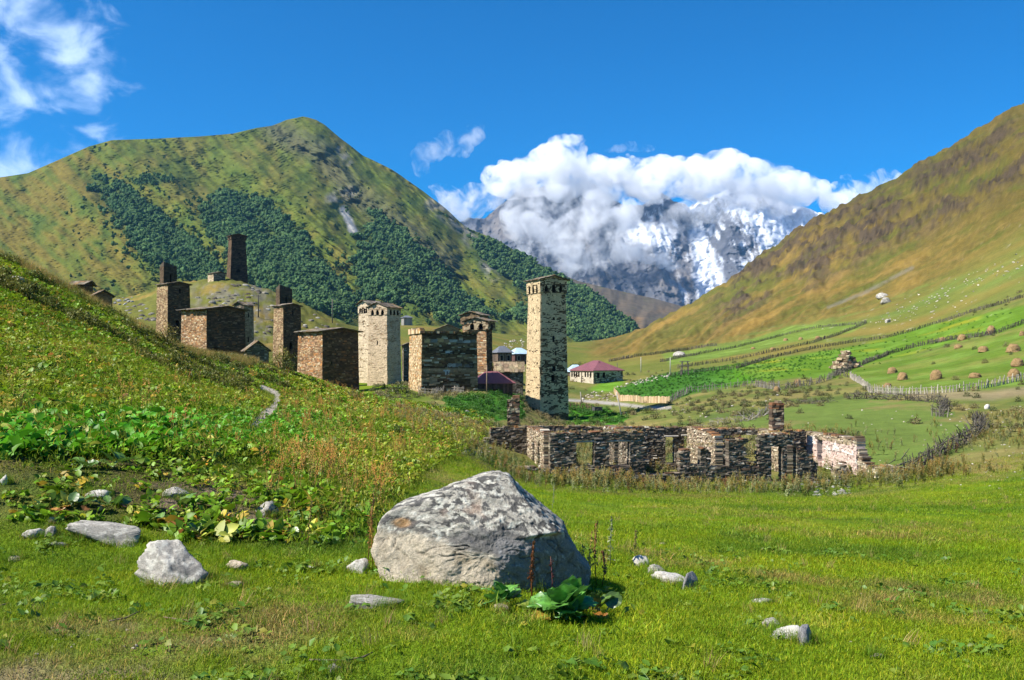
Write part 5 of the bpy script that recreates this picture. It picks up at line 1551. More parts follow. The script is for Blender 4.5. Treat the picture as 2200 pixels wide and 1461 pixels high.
ROCK_SPOTS = []
def rock(px, py_base, wpx, hpx, label, mat, seed, depth=.8, tilt=0.0, yaw=None, name='rock', sub=4, group='stones lying in the grass', cuts=12, sink=.3, cat='rock', rough=.10, boxy=0.0):
    g = hit(px, py_base - hpx * .12)
    k = g.y / F
    me = rock_mesh(seed, sub, cuts, boxy, rough)
    me.materials.append(mat_rocks[mat])
    w, h = wpx * k, hpx * k
    ROCK_SPOTS.append((g.x, g.y + w * depth * .25, w, w * depth, hpx))
    o = put(name, me, loc=(g.x, g.y + w * depth * .25, g.z + h * (.5 - sink)), scale=(w, w * depth, h * (1 + sink)), rot=(0, tilt, yaw if yaw is not None else random.uniform(-.4, .4)))
    return tag(o, label, cat, group)

ROCKS = [
 (364,1268,176,104,'rough grey rock, second largest stone in the grass left of the boulder',0,377,.8,0,5),
 (770,1235,54,36,'rounded pale stone just left of the great boulder',1,302,.8,0,4),
 (69,1158,42,22,'rounded white stone near the left edge, beside a darker one',1,303,.8,0,4),
 (102,1157,40,28,'dark grey white rounded stone next to the long slab',0,304,.8,0,4),
 (110,1124,22,14,'small white stone above the dark rounded stone',1,305,.8,0,3),
 (26,1209,32,14,'flat tan stone close to the left edge of the meadow',2,306,.8,0,3),
 (507,1228,56,24,'pinkish flat stone right of the rough grey rock',2,307,.7,0,4),
 (500,1265,44,15,'low flat tan stone at the foot of the rough grey rock',2,308,.7,0,3),
 (667,1226,26,11,'small pale stone halfway between rough rock and boulder',1,309,.7,0,3),
 (1076,1319,34,20,'rounded brownish pebble in front of the boulder beside leaves',2,310,.8,0,3),
 (1150,1322,34,12,'pale flat pebble half hidden by the leaves before the boulder',1,311,.8,0,3),
 (1378,1222,36,28,'pale lumpy stone, uppermost of the stone row right of the boulder',1,312,.8,0,4),
 (1410,1238,42,24,'grey lumpy stone, second of the stone row right of the boulder',0,313,.8,0,4),
 (1443,1257,80,26,'broad flat pale stone in the row right of the boulder',1,314,.7,0,4),
 (1640,1300,46,14,'flat pale stone lying alone between the two upright stones',1,315,.6,0,3),
 (1662,1355,46,24,'lumpy grey stone above the lower flat slab at right',0,316,.8,0,4),
 (1705,1376,100,30,'broad flat pale slab beside the lower upright stone',1,317,.7,0,4),
 (1885,1415,34,11,'small pale stone near the bottom right of the meadow',2,318,.7,0,3),
 (1424,1174,18,8,'tiny pale stone on the open meadow right of the boulder',2,319,.7,0,3),
 (372,1072,56,24,'pale rock sticking out of the bank above the slab',0,320,.9,0,4),
 (572,1110,52,32,'grey rock under a turf edge on the bank',0,321,.9,0,4),
 (6,1042,22,22,'pale rock on the bank at the left edge',1,322,.9,0,3),
 (206,1070,52,16,'flat pale stone in the bare earth of the bank',1,323,.9,0,3),
 (716,1450,36,22,'half buried grey stone at the bottom of the meadow',0,324,.9,0,3),
 (1165,1009,18,9,'small white stone before the ruin, behind the boulder',1,325,.8,0,3),
 (60,683,0,0,'',0,0,0,0,0),
 (25,606,44,14,'flat grey rock on the hillside below the left crest',0,326,.8,0,3),
 (2032,1195,14,6,'tiny pale stone on the right side of the meadow',2,327,.8,0,3),
 (1462,769,28,15,'grey boulder lying beside the upper field fences',0,328,.9,0,3),
 (1905,653,24,15,'grey boulder on the green slope, lower of two',0,329,.9,0,3),
 (1898,640,26,12,'pale grey boulder on the slope, upper of two',0,330,.9,0,3),
 (1908,694,12,9,'rounded boulder on the slope below the scree streak',0,331,.9,0,3),
 (2122,880,12,12,'pale upright stone standing on the dry slope at right',1,332,.9,0,3),
]
for (px, py, wp, hp, lb, mt, sd, dp, tl, sub) in ROCKS:
    if wp: rock(px, py, wp, hp, lb, mt, sd, dp, tl, sub=sub, rough=.2 if wp > 30 else .12, cuts=7 if wp > 100 else 10)
rock(218, 1172, 164, 44, 'long flat topped granite slab at the foot of the bank', 0, 340, .38, .06, -.20, 'rock', 5, cuts=3, sink=.25, boxy=.55)
rock(808, 1308, 120, 26, 'flat lichen topped slab sunk in the grass before the boulder', 0, 341, .45, -.02, .12, 'rock', 5, cuts=3, sink=.35, boxy=.55)
rock(122, 1176, 38, 12, 'thin grey flake of stone lying before the slab', 3, 342, .8, 0, .3, 'rock', 3, cuts=6)
rock(1481, 1274, 36, 48, 'grey upright pointed stone ending the row right of the boulder', 3, 343, .55, .35, .4, 'rock', 4, cuts=7)
rock(1732, 1392, 40, 50, 'grey upright pointed stone low on the right side of the meadow', 3, 344, .55, .35, .4, 'rock', 4, cuts=7)

# loose stones far up the right slopes and on the paddock, too small to pick apart
r = np.random.default_rng(55)
sv, sf, sc = [], [], []
def stone_scatter(polys, n, smin_, smax_, cols):
    cnt = 0
    for poly in polys:
        q = np.array(poly, float); lo, hi = q.min(0), q.max(0)
        xs, ys = r.uniform(lo[0], hi[0], n * 4), r.uniform(lo[1], hi[1], n * 4)
        m = inpoly(xs, ys, poly); xs, ys = xs[m][:n], ys[m][:n]
        for a, b_ in zip(xs, ys):
            g = hit(a, b_); s = (r.uniform(smin_, smax_) * r.uniform(.5, 1)) * g.y / F / 2
            V, Fc = ICO1
            p = V * (1 + .3 * r.normal(size=(len(V), 1)).clip(-1, 1)) * np.array((1, .8, .6)) * s + np.array(g) + np.array((0, 0, s * .2))
            sf.append(Fc + len(sv) * len(V)); sv.append(p); sc.append(np.repeat(np.array(cols[r.integers(len(cols))])[None] * r.uniform(.8, 1.15), len(V), 0))
_pl = [(.42,.37,.29),(.34,.30,.24),(.50,.46,.39)]
stone_scatter([[(1720,720),(1900,660),(2000,620),(2200,560),(2200,640),(2000,690),(1850,715)]], 60, 3, 8, _pl)
stone_scatter([[(1830,700),(1950,655),(2060,610),(2040,640),(1940,690)]], 60, 3, 7, _pl)
stone_scatter([[(2050,600),(2200,540),(2200,575),(2080,620)]], 40, 3, 7, _pl)
stone_scatter([[(1950,900),(2200,860),(2200,1080),(2000,1060),(2090,960)]], 90, 3, 8, _pl)
stone_scatter([[(1250,845),(1320,838),(1330,862),(1250,862)]], 40, 4, 9, _pl)
stone_scatter([[(1310,835),(1400,808),(1450,800),(1440,812),(1340,832)]], 60, 4, 8, _pl)
stone_scatter([[(1600,930),(1850,880),(2000,880),(2000,960),(1880,1000)]], 30, 3, 8, _pl)
stone_scatter([[(1420,850),(1700,850),(1690,890),(1500,900),(1380,880)]], 30, 4, 10, _pl)
stone_scatter([[(1080,735),(1125,728),(1125,745),(1085,750)]], 30, 4, 8, _pl)
stone_scatter([[(235,640),(285,636),(285,655),(240,655)]], 20, 6, 14, [(.3,.3,.28)])
stone_scatter([[(930,890),(1000,880),(1010,900),(940,905)]], 26, 6, 14, [(.3,.28,.25),(.4,.38,.35),(.16,.14,.12)])
stone_scatter([[(1700,1035),(1830,1030),(1840,1060),(1760,1070)]], 60, 6, 18, [(.28,.27,.25),(.40,.38,.34),(.18,.17,.16)])
stone_scatter([[(955,958),(1060,965),(1060,985),(980,975)]], 40, 6, 16, [(.20,.18,.15),(.34,.32,.28),(.12,.10,.09)])
stone_scatter([[(1700,1280),(2150,1150),(2150,1400),(1800,1440)]], 10, 4, 9, _pl)
stone_scatter([[(20,1350),(330,1340),(300,1420),(30,1420)]], 16, 5, 14, [(.36,.32,.27)])
# craggy rock breaking through the turf of the mound
def crags(poly, n, s0, s1, cols):
    q = np.array(poly, float); lo, hi = q.min(0), q.max(0)
    xs, ys = r.uniform(lo[0], hi[0], n * 5), r.uniform(lo[1], hi[1], n * 5); m = inpoly(xs, ys, poly); xs, ys = xs[m][:n], ys[m][:n]
    V, Fc = ICO2
    for a, b_ in zip(xs, ys):
        g = hit(a, b_, 150); s = r.uniform(s0, s1) * g.y / F / 2
        p = V * (1 + .38 * fbm(V[:, 0] * 2 + a, V[:, 1] * 2 + V[:, 2] + b_, 3)[:, None]) * np.array((1.25, .9, .8)) * s + np.array(g) - np.array((0, 0, s * .25))
        cv_.append(p); cf_.append(Fc + (len(cv_) - 1) * len(V)); cc_.append(np.repeat(np.array(cols[r.integers(len(cols))])[None] * r.uniform(.7, 1.2), len(V), 0))
cv_, cf_, cc_ = [], [], []
_cr = [(.19,.175,.14),(.13,.115,.09),(.25,.235,.20),(.09,.075,.06)]
crags([(420,640),(500,612),(560,612),(585,640),(580,660),(480,660),(425,655)], 44, 5, 15, _cr)
crags([(545,640),(600,650),(640,690),(590,730),(545,720)], 24, 5, 14, _cr)
crags([(260,660),(340,650),(345,690),(300,690)], 20, 5, 15, _cr)
crags([(640,670),(720,680),(740,700),(650,710)], 10, 5, 13, _cr)
cm_ = mesh_np('rock_outcrops', np.concatenate(cv_), np.concatenate(cf_), [mat_stone], False, np.concatenate(cc_))
tag(put('rock_outcrops', cm_), 'grey crags breaking through the grass of the mound', kind='stuff')
sm_ = mesh_np('loose_stones', np.concatenate(sv), np.concatenate(sf), [mat_stone], False, np.concatenate(sc))
tag(put('loose_stones', sm_), 'loose pale stones strewn over slopes and meadow', kind='stuff')
# ================================================================== fences, haystacks, poles
mat_picket = vc_mat('weathered_stakes', 6.0, .35, .008, .9, 4)
mat_wood_one, nt, b = new_mat('single_stake')
_oi = nt.nodes.new('ShaderNodeObjectInfo')
_nn = noise_node(nt, 9, 4, .65, objcoord(nt))
_mr = nt.nodes.new('ShaderNodeMapRange'); _mr.inputs['To Min'].default_value = .6; _mr.inputs['To Max'].default_value = 1.4
nt.links.new(_nn.outputs['Fac'], _mr.inputs['Value'])
_vm = nt.nodes.new('ShaderNodeVectorMath'); _vm.operation = 'SCALE'
nt.links.new(_oi.outputs['Color'], _vm.inputs[0]); nt.links.new(_mr.outputs[0], _vm.inputs['Scale'])
nt.links.new(_vm.outputs[0], b.inputs['Base Color'])

def stake_mesh(seed, w, h, t, taper=.6):
    r = np.random.default_rng(seed)
    mb = MB()
    n = 5
    pts = [(r.uniform(-.05, .05) * h * i / 2, r.uniform(-.05, .05) * h * i / 2, h * i / 2) for i in range(3)]
    mb.tube(pts, [w / 2, w / 2 * .9, w / 2 * taper], n)
    me = mb.mesh('stake', [mat_wood_one]); return me
STAKES = [stake_mesh(400 + i, .10, 1.0, .1) for i in range(5)]
def board_mesh(seed):
    r = np.random.default_rng(seed); mb = MB(); a = r.uniform(-.06, .06)
    mb.add([(-.5,-.5,0),(.5,-.5,0),(.5,.5,0),(-.5,.5,0),(-.5,-.5,1+a),(.5,-.5,1-a),(.5,.5,1-a),(-.5,.5,1+a)], [(0,3,2,1),(4,5,6,7),(0,1,5,4),(1,2,6,5),(2,3,7,6),(3,0,4,7)])
    return mb.mesh('board', [mat_wood_one])
BOARDS = [board_mesh(410 + i) for i in range(4)]

def along(pts, step, r):
    """points on the ground every step metres along a line drawn in photo pixels"""
    g = [hit(*q) for q in pts]
    out = []
    for a, b_ in zip(g[:-1], g[1:]):
        L = (b_ - a).length; n = max(1, int(L / step))
        for i in range(n):
            p = a.lerp(b_, (i + r.uniform(-.2, .2)) / n)
            out.append((Vector((p.x, p.y, ground_at(p.x, p.y))), (b_ - a).normalized()))
    return out, g

def fence(pts, label, h, step, width, cols, seed, single=300, kind='stake', lean=.12, rails=True, group='wooden field fences', name='wooden_fence', brush=0, tall=.25):
    r = np.random.default_rng(seed)
    run, g = along(pts, step, r)
    o0 = run[len(run) // 2][0]
    e = tag(empty(name, o0), label, 'fence', group)
    join = MB()
    near = sorted(range(len(run)), key=lambda i: run[i][0].y)
    ones = set(near[:single])
    for i, (p, d) in enumerate(run):
        hh = h * r.uniform(1 - tall, 1 + tall); c = tuple(np.array(cols[r.integers(len(cols))]) * r.uniform(.75, 1.25))
        rot = (r.normal() * lean, r.normal() * lean, math.atan2(d.y, d.x) + r.normal() * .1)
        if i in ones:
            me = (STAKES if kind == 'stake' else BOARDS)[r.integers(4)]
            o = put('stake' if kind == 'stake' else 'board', me, e, loc=p - o0 - Vector((0, 0, .12)), rot=rot)
            o.scale = (width / .1, width / .1, hh + .12) if kind == 'stake' else (width, .03, hh + .12)
            o.color = (*c, 1)
        else:
            M = Matrix.Translation(p - o0) @ Matrix.Rotation(rot[2], 4, 'Z') @ Matrix.Rotation(rot[1], 4, 'Y') @ Matrix.Rotation(rot[0], 4, 'X')
            join.box(-width / 2, width / 2, -.03, .03, -.15, hh, c, M)
    if join.v: join.build('far_stakes', mat_picket, e)['kind'] = 'stuff'
    if rails:
        rl = MB()
        q = [p - o0 for p, d in run[::6]] + [run[-1][0] - o0]
        for zz in (.35, .75):
            if len(q) > 1: rl.tube([v + Vector((0, 0, h * zz)) for v in q], .03, 4, tuple(cols[0]))
        rl.build('rails', mat_picket, e)['kind'] = 'stuff'
    if brush:
        bl = MB()
        for i in range(brush):
            p, d = run[r.integers(len(run))]
            a = p - o0 + Vector((r.normal() * .25, r.normal() * .25, r.uniform(.1, h * .8)))
            v = Vector((d.x, d.y, 0)) * r.choice((-1, 1)) + Vector((r.normal() * .35, r.normal() * .35, r.normal() * .35))
            bl.tube([a, a + v * r.uniform(.4, 1.1)], [.03, .012], 4, tuple(np.array(cols[r.integers(len(cols))]) * r.uniform(.7, 1.3)))
        bl.build('brushwood', mat_picket, e)['kind'] = 'stuff'
    return e
GREYW = [(.22,.20,.17),(.29,.265,.23),(.16,.14,.12)]
DARKW = [(.085,.075,.06),(.13,.115,.09),(.06,.052,.043)]
TANW = [(.46,.34,.20),(.40,.28,.16),(.52,.40,.25)]
MIXW = [(.14,.125,.10),(.20,.18,.145),(.10,.085,.065)]
fence([(1319,842),(1332,861),(1385,866),(1441,866)], 'low fence of fresh tan boards below the dark green field', 1.0, .40, .38, TANW, 421, 60, 'board', .03, True, tall=.06)
fence([(1441,864),(1462,852),(1482,843),(1530,839),(1564,835),(1620,830),(1677,838)], 'grey stake fence along the lower edge of the dark green field', 1.1, .42, .13, GREYW, 422, 120)
fence([(1677,838),(1745,826),(1775,818),(1800,806),(1827,812)], 'broken stake fence running from the haycocks up to the ruined wall', 1.0, .5, .13, MIXW, 423, 60, lean=.3)
fence([(1827,811),(1848,824),(1868,843),(1900,846),(1940,848),(2000,846),(2064,841),(2110,835),(2168,823),(2215,813)], 'pale grey stake fence along the bottom of the hay meadow', .9, .36, .15, [(.33,.30,.25),(.27,.245,.205),(.40,.36,.29)], 424, 220, lean=.06)
fence([(1791,808),(1830,792),(1873,776),(1910,762),(1955,749),(2000,739),(2041,731),(2090,725),(2132,720),(2170,706),(2215,690)], 'long dark fence along the upper edge of the hay meadow', .85, .40, .16, DARKW, 425, 160, lean=.2, brush=700)
fence([(1432,810),(1510,799),(1582,792),(1620,781),(1655,770),(1710,758),(1764,747),(1840,735),(1905,726),(1960,712),(2000,699),(2050,684),(2091,670),(2150,654),(2215,636)], 'longest dark fence, climbing to the right edge above the bright green field', .85, .45, .16, DARKW, 426, 120, lean=.2, brush=700)
fence([(1455,792),(1520,782),(1586,772),(1665,755),(1745,738),(1810,716),(1863,694)], 'dark fence below the narrow upper meadow', .9, .5, .18, DARKW, 427, 60, lean=.2, brush=300)
fence([(1418,778),(1500,762),(1590,745),(1680,722),(1764,704),(1810,700),(1863,694)], 'dark fence above the narrow upper meadow', .9, .5, .18, DARKW, 428, 60, lean=.2, brush=300)
fence([(1309,777),(1360,768),(1420,760),(1480,752),(1541,743)], 'dark fence at the foot of the brown mountainside behind the farmhouse', 1.0, .5, .22, DARKW, 429, 40, lean=.2, brush=200)
fence([(1823,858),(1880,858),(1940,860),(2000,864),(2020,866),(2036,878),(2018,895)], 'dark brushwood fence at the top of the paddock', .95, .30, .08, DARKW, 430, 120, lean=.45, brush=260)
fence([(2004,894),(2026,896),(2048,897)], 'short gate of split rails at the paddock corner', .9, .5, .12, MIXW, 431, 20, lean=.05)
fence([(2100,905),(2106,918),(2104,932),(2090,942),(2075,951),(2055,962),(2033,972),(2012,988),(1997,1000),(1965,1015),(1924,1031)], 'dark leaning wattle fence curving down from the paddock to the ruin', .95, .22, .07, DARKW, 432, 200, lean=.35, brush=300)
fence([(1522,917),(1560,910),(1600,905),(1630,896),(1656,884)], 'fallen grey palisade leaning over behind the ruin', .8, .28, .08, GREYW, 433, 80, lean=.6, rails=False, brush=60)
fence([(1682,870),(1720,866),(1750,868),(1796,864)], 'heap of fallen dark fence poles left of the brushwood fence', .5, .35, .08, DARKW, 434, 40, lean=.9, rails=False, brush=90)
fence([(1225,878),(1240,880),(1258,882),(1274,884)], 'row of short brown garden stakes right of the tall pale tower', 1.0, .5, .2, [(.12,.075,.055),(.16,.10,.07)], 435, 30, lean=.05)
fence([(900,845),(935,848),(960,842),(1000,846)], 'low garden palings in front of the big square house', .9, .45, .1, GREYW, 436, 30, lean=.2)

# haystacks
mat_hay, nt, b = new_mat('dry_hay')
oc = objcoord(nt)
n = noise_node(nt, 5, 6, .8, oc); mpn = nt.nodes.new('ShaderNodeMapping'); mpn.inputs['Scale'].default_value = (14, 14, 3); nt.links.new(oc, mpn.inputs[0])
n2 = noise_node(nt, 1.6, 4, .7, mpn.outputs[0])
nt.links.new(ramp(nt, n2.outputs['Fac'], [(.3, (.15, .09, .04)), (.5, (.29, .19, .085)), (.7, (.40, .28, .14))]).outputs[0], b.inputs['Base Color'])
bump(nt, b, n2.outputs['Fac'], 1.0, .12)
def hay_mesh(seed, squat):
    r = np.random.default_rng(seed)
    nr, nc = 11, 22
    v = []
    t = np.linspace(0, 1, nr)[:, None]; a = np.linspace(0, 2 * math.pi, nc, endpoint=False)[None]
    rad = (np.cos(t * math.pi / 2) ** (.62 if not squat else .5)) * (1 + .22 * fbm(np.cos(a) * 2 + seed * 3.7, np.sin(a) * 2 + t * 3, 3) + .06 * r.normal(size=(nr, nc)))
    x, y, z = rad * np.cos(a), rad * np.sin(a), (np.sin(t * math.pi / 2) ** 1.1) * (1 + .05 * r.normal(size=(nr, nc)))
    z = np.broadcast_to(z, x.shape)
    v = np.stack([x / 2, y / 2, z], -1).reshape(-1, 3)
    i = np.arange(nr * nc).reshape(nr, nc)
    f = np.stack([i[:-1], np.roll(i[:-1], -1, 1), np.roll(i[1:], -1, 1), i[1:]], -1).reshape(-1, 4)
    vv, ff = [tuple(p) for p in v], [tuple(q) for q in f]
    # loose straws
    for k in range(160):
        q = v[r.integers(len(v))]; d = np.array((q[0], q[1], .2)); d /= np.linalg.norm(d)
        e = q + d * r.uniform(.03, .10) + r.normal(size=3) * .04 - np.array((0, 0, .05))
        s = r.normal(size=3) * .008; bI = len(vv); vv += [tuple(q - s), tuple(q + s), tuple(e)]; ff.append((bI, bI + 1, bI + 2))
    me = bpy.data.meshes.new('haystack'); me.from_pydata(vv, [], ff); me.materials.append(mat_hay)
    me.polygons.foreach_set('use_smooth', [True] * len(ff)); me.update()
    return me
HAYM = [hay_mesh(500 + i, i % 2) for i in range(6)]
HAY = [(1917,803,24,15,'haystack near the upper left corner of the hay meadow'),(1939,817,27,17,'haystack just below the one at the meadow corner'),(2011,816,29,20,'large haystack in the middle of the lower hay meadow row'),
 (2095,812,27,12,'flattened haystack right of the large middle one'),(2178,811,30,19,'haystack at the right end of the lower row by the pale fence'),(2186,788,30,17,'haystack just above the one at the right end of the lower row'),
 (2177,757,32,19,'large haystack high in the hay meadow near the right edge'),(2112,757,25,13,'haystack left of the large high one in the hay meadow'),(2129,718,26,17,'haystack standing above the long dark fence near the right edge'),
 (2067,732,22,14,'haystack just above the long dark fence, in its middle'),(2025,733,18,8,'low flat haystack above the long dark fence'),(2059,749,20,8,'small haystack just under the long dark fence'),
 (1907,832,20,10,'small haystack close to the pale stake fence corner'),(1714,830,19,15,'haycock at the lower edge of the bright green field'),(1669,843,17,12,'brown haycock beside the broken stake fence'),
 (1688,733,11,6,'tiny haycock at the left of the narrow upper meadow'),(1720,731,12,6,'tiny haycock in the middle of the narrow upper meadow'),(1757,729,13,6,'tiny haycock at the right of the narrow upper meadow'),
 (1618,751,11,5,'tiny haycock on the strip below the narrow upper meadow'),(1660,753,13,6,'tiny haycock beside the dark fence of the upper strip'),(2196,722,16,10,'haystack cut by the right edge below the dark fence')]
for i, (px, py, wp, hp, lb) in enumerate(HAY):
    g = hit(px, py - 1); k = g.y / F
    tag(put('haystack', HAYM[i % 6], loc=(g.x, g.y, g.z - .05), scale=(wp * k * .88, wp * k * .88 * (.8 + .09 * (i % 4)), hp * k * (.9 + .06 * (i % 3))), rot=(.06 * math.sin(i * 2.1), .08 * math.sin(i * 1.7), i * 1.3)), lb, 'haystack', 'haystacks in the fields')

# crumbled stone ruin between the fields
g = hit(1822, 790); k = g.y / F
e = tag(empty('stone_heap', g), 'crumbled stone tower stump between the green fields', 'ruin')
r = np.random.default_rng(71)
mb = MB()
for i in range(420):
    a = r.uniform(-1, 1); t = r.random() ** 1.3
    hgt = max(0, 1 - abs(a + .15) ** 1.1 * 1.1) * (38 * k)
    zc_ = t * hgt; s = r.uniform(.18, .5)
    M = Matrix.Translation((a * 30 * k, r.normal() * 1.2 * (1 - t * .7), zc_)) @ Matrix.Rotation(r.uniform(0, 3), 4, 'Z') @ Matrix.Rotation(r.normal() * .3, 4, 'X')
    mb.box(-s, s, -s * .7, s * .7, -s * .4, s * .4, tuple(pal([(.30,.25,.18),(.22,.17,.12),(.38,.33,.26),(.15,.11,.08)])(r, 1)[0]), M)
mb.build('stones', mat_stone, e)['kind'] = 'stuff'

# poles
def pole(px, py0, px1, py1, label, rad=.09, col=(.20, .18, .15), arm=False, g=None):
    a = g or hit(px, py0); k = a.y / F
    top = Vector(((px1 - PX0) * k, a.y, (PY0 - py1) * k))
    mb = MB(); mb.tube([(0, 0, -.4), (top - a) * .5, top - a], [rad, rad * .9, rad * .7], 7, col)
    o = tag(mb.build('pole', mat_timber, None, True, loc=a), label, 'pole', 'poles in the village and fields')
    if arm:
        m2 = MB(); t = top - a; m2.box(t.x - .6, t.x + .6, t.y - .05, t.y + .05, t.z - .45, t.z - .33, col); m2.build('crossarm', mat_timber, o)
pole(1337, 898, 1324, 842, 'thin leaning grey pole right of the tall pale tower', .10, (.36, .33, .29))
pole(1377, 800, 1377, 767, 'pale upright pole in the field right of the farmhouse', .10, (.42, .40, .37))
pole(1440, 802, 1440, 768, 'pale upright pole beside the wooden frame', .10, (.42, .40, .37))
pole(1326, 818, 1326, 779, 'dark pole at the right wall of the farmhouse', .10, (.10, .09, .08))
pole(1046, 843, 1046, 785, 'brown pole in front of the plum red roof', .09, (.24, .17, .12))
pole(555, 682, 555, 633, 'dark utility pole on the mound right of the leftmost brown house', .16, (.06, .055, .05), True)
pole(714, 690, 714, 642, 'thin pole behind the mossy roofed brown house', .12, (.14, .125, .11), g=P(714, 690, 200))
pole(1250, 868, 1247, 842, 'short grey post near the road behind the tall pale tower', .12, (.25, .23, .2))
# timber frame in the field
g = hit(1472, 806); k = g.y / F
mb = MB()
for dx in (-8, 8):
    mb.tube([(dx * k, 0, -.3), (dx * .7 * k, 0, 30 * k)], .12, 6, (.13, .115, .095)); mb.tube([(dx * k, .8, -.3), (dx * .7 * k, .4, 30 * k)], .12, 6, (.13, .115, .095))
for zz in (10, 20, 29): mb.box(-11 * k, 11 * k, -.1, .9, zz * k, zz * k + .14, (.15, .13, .11))
tag(mb.build('timber_frame', mat_timber, None, loc=g), 'open dark timber frame standing in the field', 'frame')
# cart by the road
g = hit(1283, 889); k = g.y / F
e = tag(empty('wooden_cart', g, .25), 'small dark wooden cart in the garden right of the tall pale tower', 'cart')
mb = MB()
for sx, sy, x0, x1, y0, y1 in ((0,0,-.55,.55,-.62,-.56),(0,0,-.55,.55,.56,.62),(0,0,-.61,-.55,-.62,.62),(0,0,.55,.61,-.62,.62)): mb.box(x0, x1, y0, y1, .5, 1.05, (.07, .068, .07))
mb.box(-.54, .54, -.55, .55, .46, .52, (.09, .075, .06)); mb.build('box', mat_timber, e)
for sy in (-.72, .72):
    wv = MB(); n_ = 16; pts = [(math.cos(i / n_ * 2 * math.pi) * .38, sy, .38 + math.sin(i / n_ * 2 * math.pi) * .38) for i in range(n_ + 1)]
    wv.tube(pts, .04, 5, (.08, .07, .06), cap=False); wo = wv.build('wheel', mat_timber, e)
    sp = MB()
    for i in range(4): a = i * math.pi / 4; sp.tube([(math.cos(a) * .36, sy, .38 + math.sin(a) * .36), (-math.cos(a) * .36, sy, .38 - math.sin(a) * .36)], .02, 4, (.08, .07, .06))
    sp.build('spokes', mat_timber, wo)['kind'] = 'stuff'
mb = MB(); mb.tube([(.5, -.3, .55), (1.6, -.25, .25)], .035, 5, (.1, .08, .06)); mb.build('shaft', mat_timber, e)
mb = MB(); mb.tube([(.5, .3, .55), (1.6, .25, .25)], .035, 5, (.1, .08, .06)); mb.build('shaft', mat_timber, e)
# ================================================================== plants: templates, scattered by geometry nodes (nobody could count them)
def leaf_mat(name, trans=.35, rough=.5, gloss=.06):
    m = bpy.data.materials.new(name); m.use_nodes = True
    nt = m.node_tree; nt.nodes.clear()
    out = nt.nodes.new('ShaderNodeOutputMaterial')
    ti = attr(nt, 'tint', 'INSTANCER'); vc = attr(nt)
    c = mix_col(nt, 1.0, ti.outputs['Color'], vc.outputs['Color'], 'MULTIPLY')
    di = nt.nodes.new('ShaderNodeBsdfDiffuse'); tr = nt.nodes.new('ShaderNodeBsdfTranslucent'); gl = nt.nodes.new('ShaderNodeBsdfGlossy')
    gl.inputs['Roughness'].default_value = rough; gl.inputs['Color'].default_value = (1, 1, 1, 1)
    nt.links.new(c, di.inputs[0]); nt.links.new(c, tr.inputs[0])
    m1 = nt.nodes.new('ShaderNodeMixShader'); m1.inputs[0].default_value = trans
    nt.links.new(di.outputs[0], m1.inputs[1]); nt.links.new(tr.outputs[0], m1.inputs[2])
    m2 = nt.nodes.new('ShaderNodeMixShader'); m2.inputs[0].default_value = gloss
    nt.links.new(m1.outputs[0], m2.inputs[1]); nt.links.new(gl.outputs[0], m2.inputs[2])
    nt.links.new(m2.outputs[0], out.inputs[0])
    return m
mat_leaf = leaf_mat('scattered_leaves', .3, .5, .02)
mat_grass = leaf_mat('grass_blades', .35, .5, .008)
mat_crown = leaf_mat('tree_leaves', .15, .6, .005)

_tmpl_n = 0
def template(meshes, name):
    c = bpy.data.collections.new(name)
    for i, me in enumerate(meshes):
        o = bpy.data.objects.new(f'{name}_{i:02d}', me); c.objects.link(o)
    return c

def scatter(name, coll, pts, rot, scl, tint, idx, label):
    me = bpy.data.meshes.new(name)
    n = len(pts)
    me.vertices.add(n); me.vertices.foreach_set('co', np.asarray(pts, np.float32).ravel())
    a = me.attributes.new('rot', 'FLOAT_VECTOR', 'POINT'); a.data.foreach_set('vector', np.asarray(rot, np.float32).ravel())
    a = me.attributes.new('scl', 'FLOAT_VECTOR', 'POINT'); s = np.asarray(scl, np.float32); s = np.repeat(s[:, None], 3, 1) if s.ndim == 1 else s
    a.data.foreach_set('vector', s.ravel())
    a = me.attributes.new('tint', 'FLOAT_COLOR', 'POINT'); t = np.ones((n, 4), np.float32); t[:, :3] = tint; a.data.foreach_set('color', t.ravel())
    a = me.attributes.new('pick', 'INT', 'POINT'); a.data.foreach_set('value', np.asarray(idx, np.int32))
    o = put(name, me)
    ng = bpy.data.node_groups.new(name, 'GeometryNodeTree')
    ng.interface.new_socket('Geometry', in_out='INPUT', socket_type='NodeSocketGeometry')
    ng.interface.new_socket('Geometry', in_out='OUTPUT', socket_type='NodeSocketGeometry')
    N, L = ng.nodes, ng.links
    gi, go = N.new('NodeGroupInput'), N.new('NodeGroupOutput')
    ci = N.new('GeometryNodeCollectionInfo'); ci.inputs['Collection'].default_value = coll
    ci.inputs['Separate Children'].default_value = True; ci.inputs['Reset Children'].default_value = True
    ip = N.new('GeometryNodeInstanceOnPoints'); ip.inputs['Pick Instance'].default_value = True
    def na(nm, ty):
        q = N.new('GeometryNodeInputNamedAttribute'); q.data_type = ty; q.inputs['Name'].default_value = nm; return q.outputs['Attribute']
    er = N.new('FunctionNodeEulerToRotation'); L.new(na('rot', 'FLOAT_VECTOR'), er.inputs[0])
    L.new(gi.outputs[0], ip.inputs['Points']); L.new(ci.outputs[0], ip.inputs['Instance'])
    L.new(na('pick', 'INT'), ip.inputs['Instance Index']); L.new(er.outputs[0], ip.inputs['Rotation']); L.new(na('scl', 'FLOAT_VECTOR'), ip.inputs['Scale'])
    L.new(ip.outputs[0], go.inputs[0])
    o.modifiers.new('scatter', 'NODES').node_group = ng
    return tag(o, label, kind='stuff')

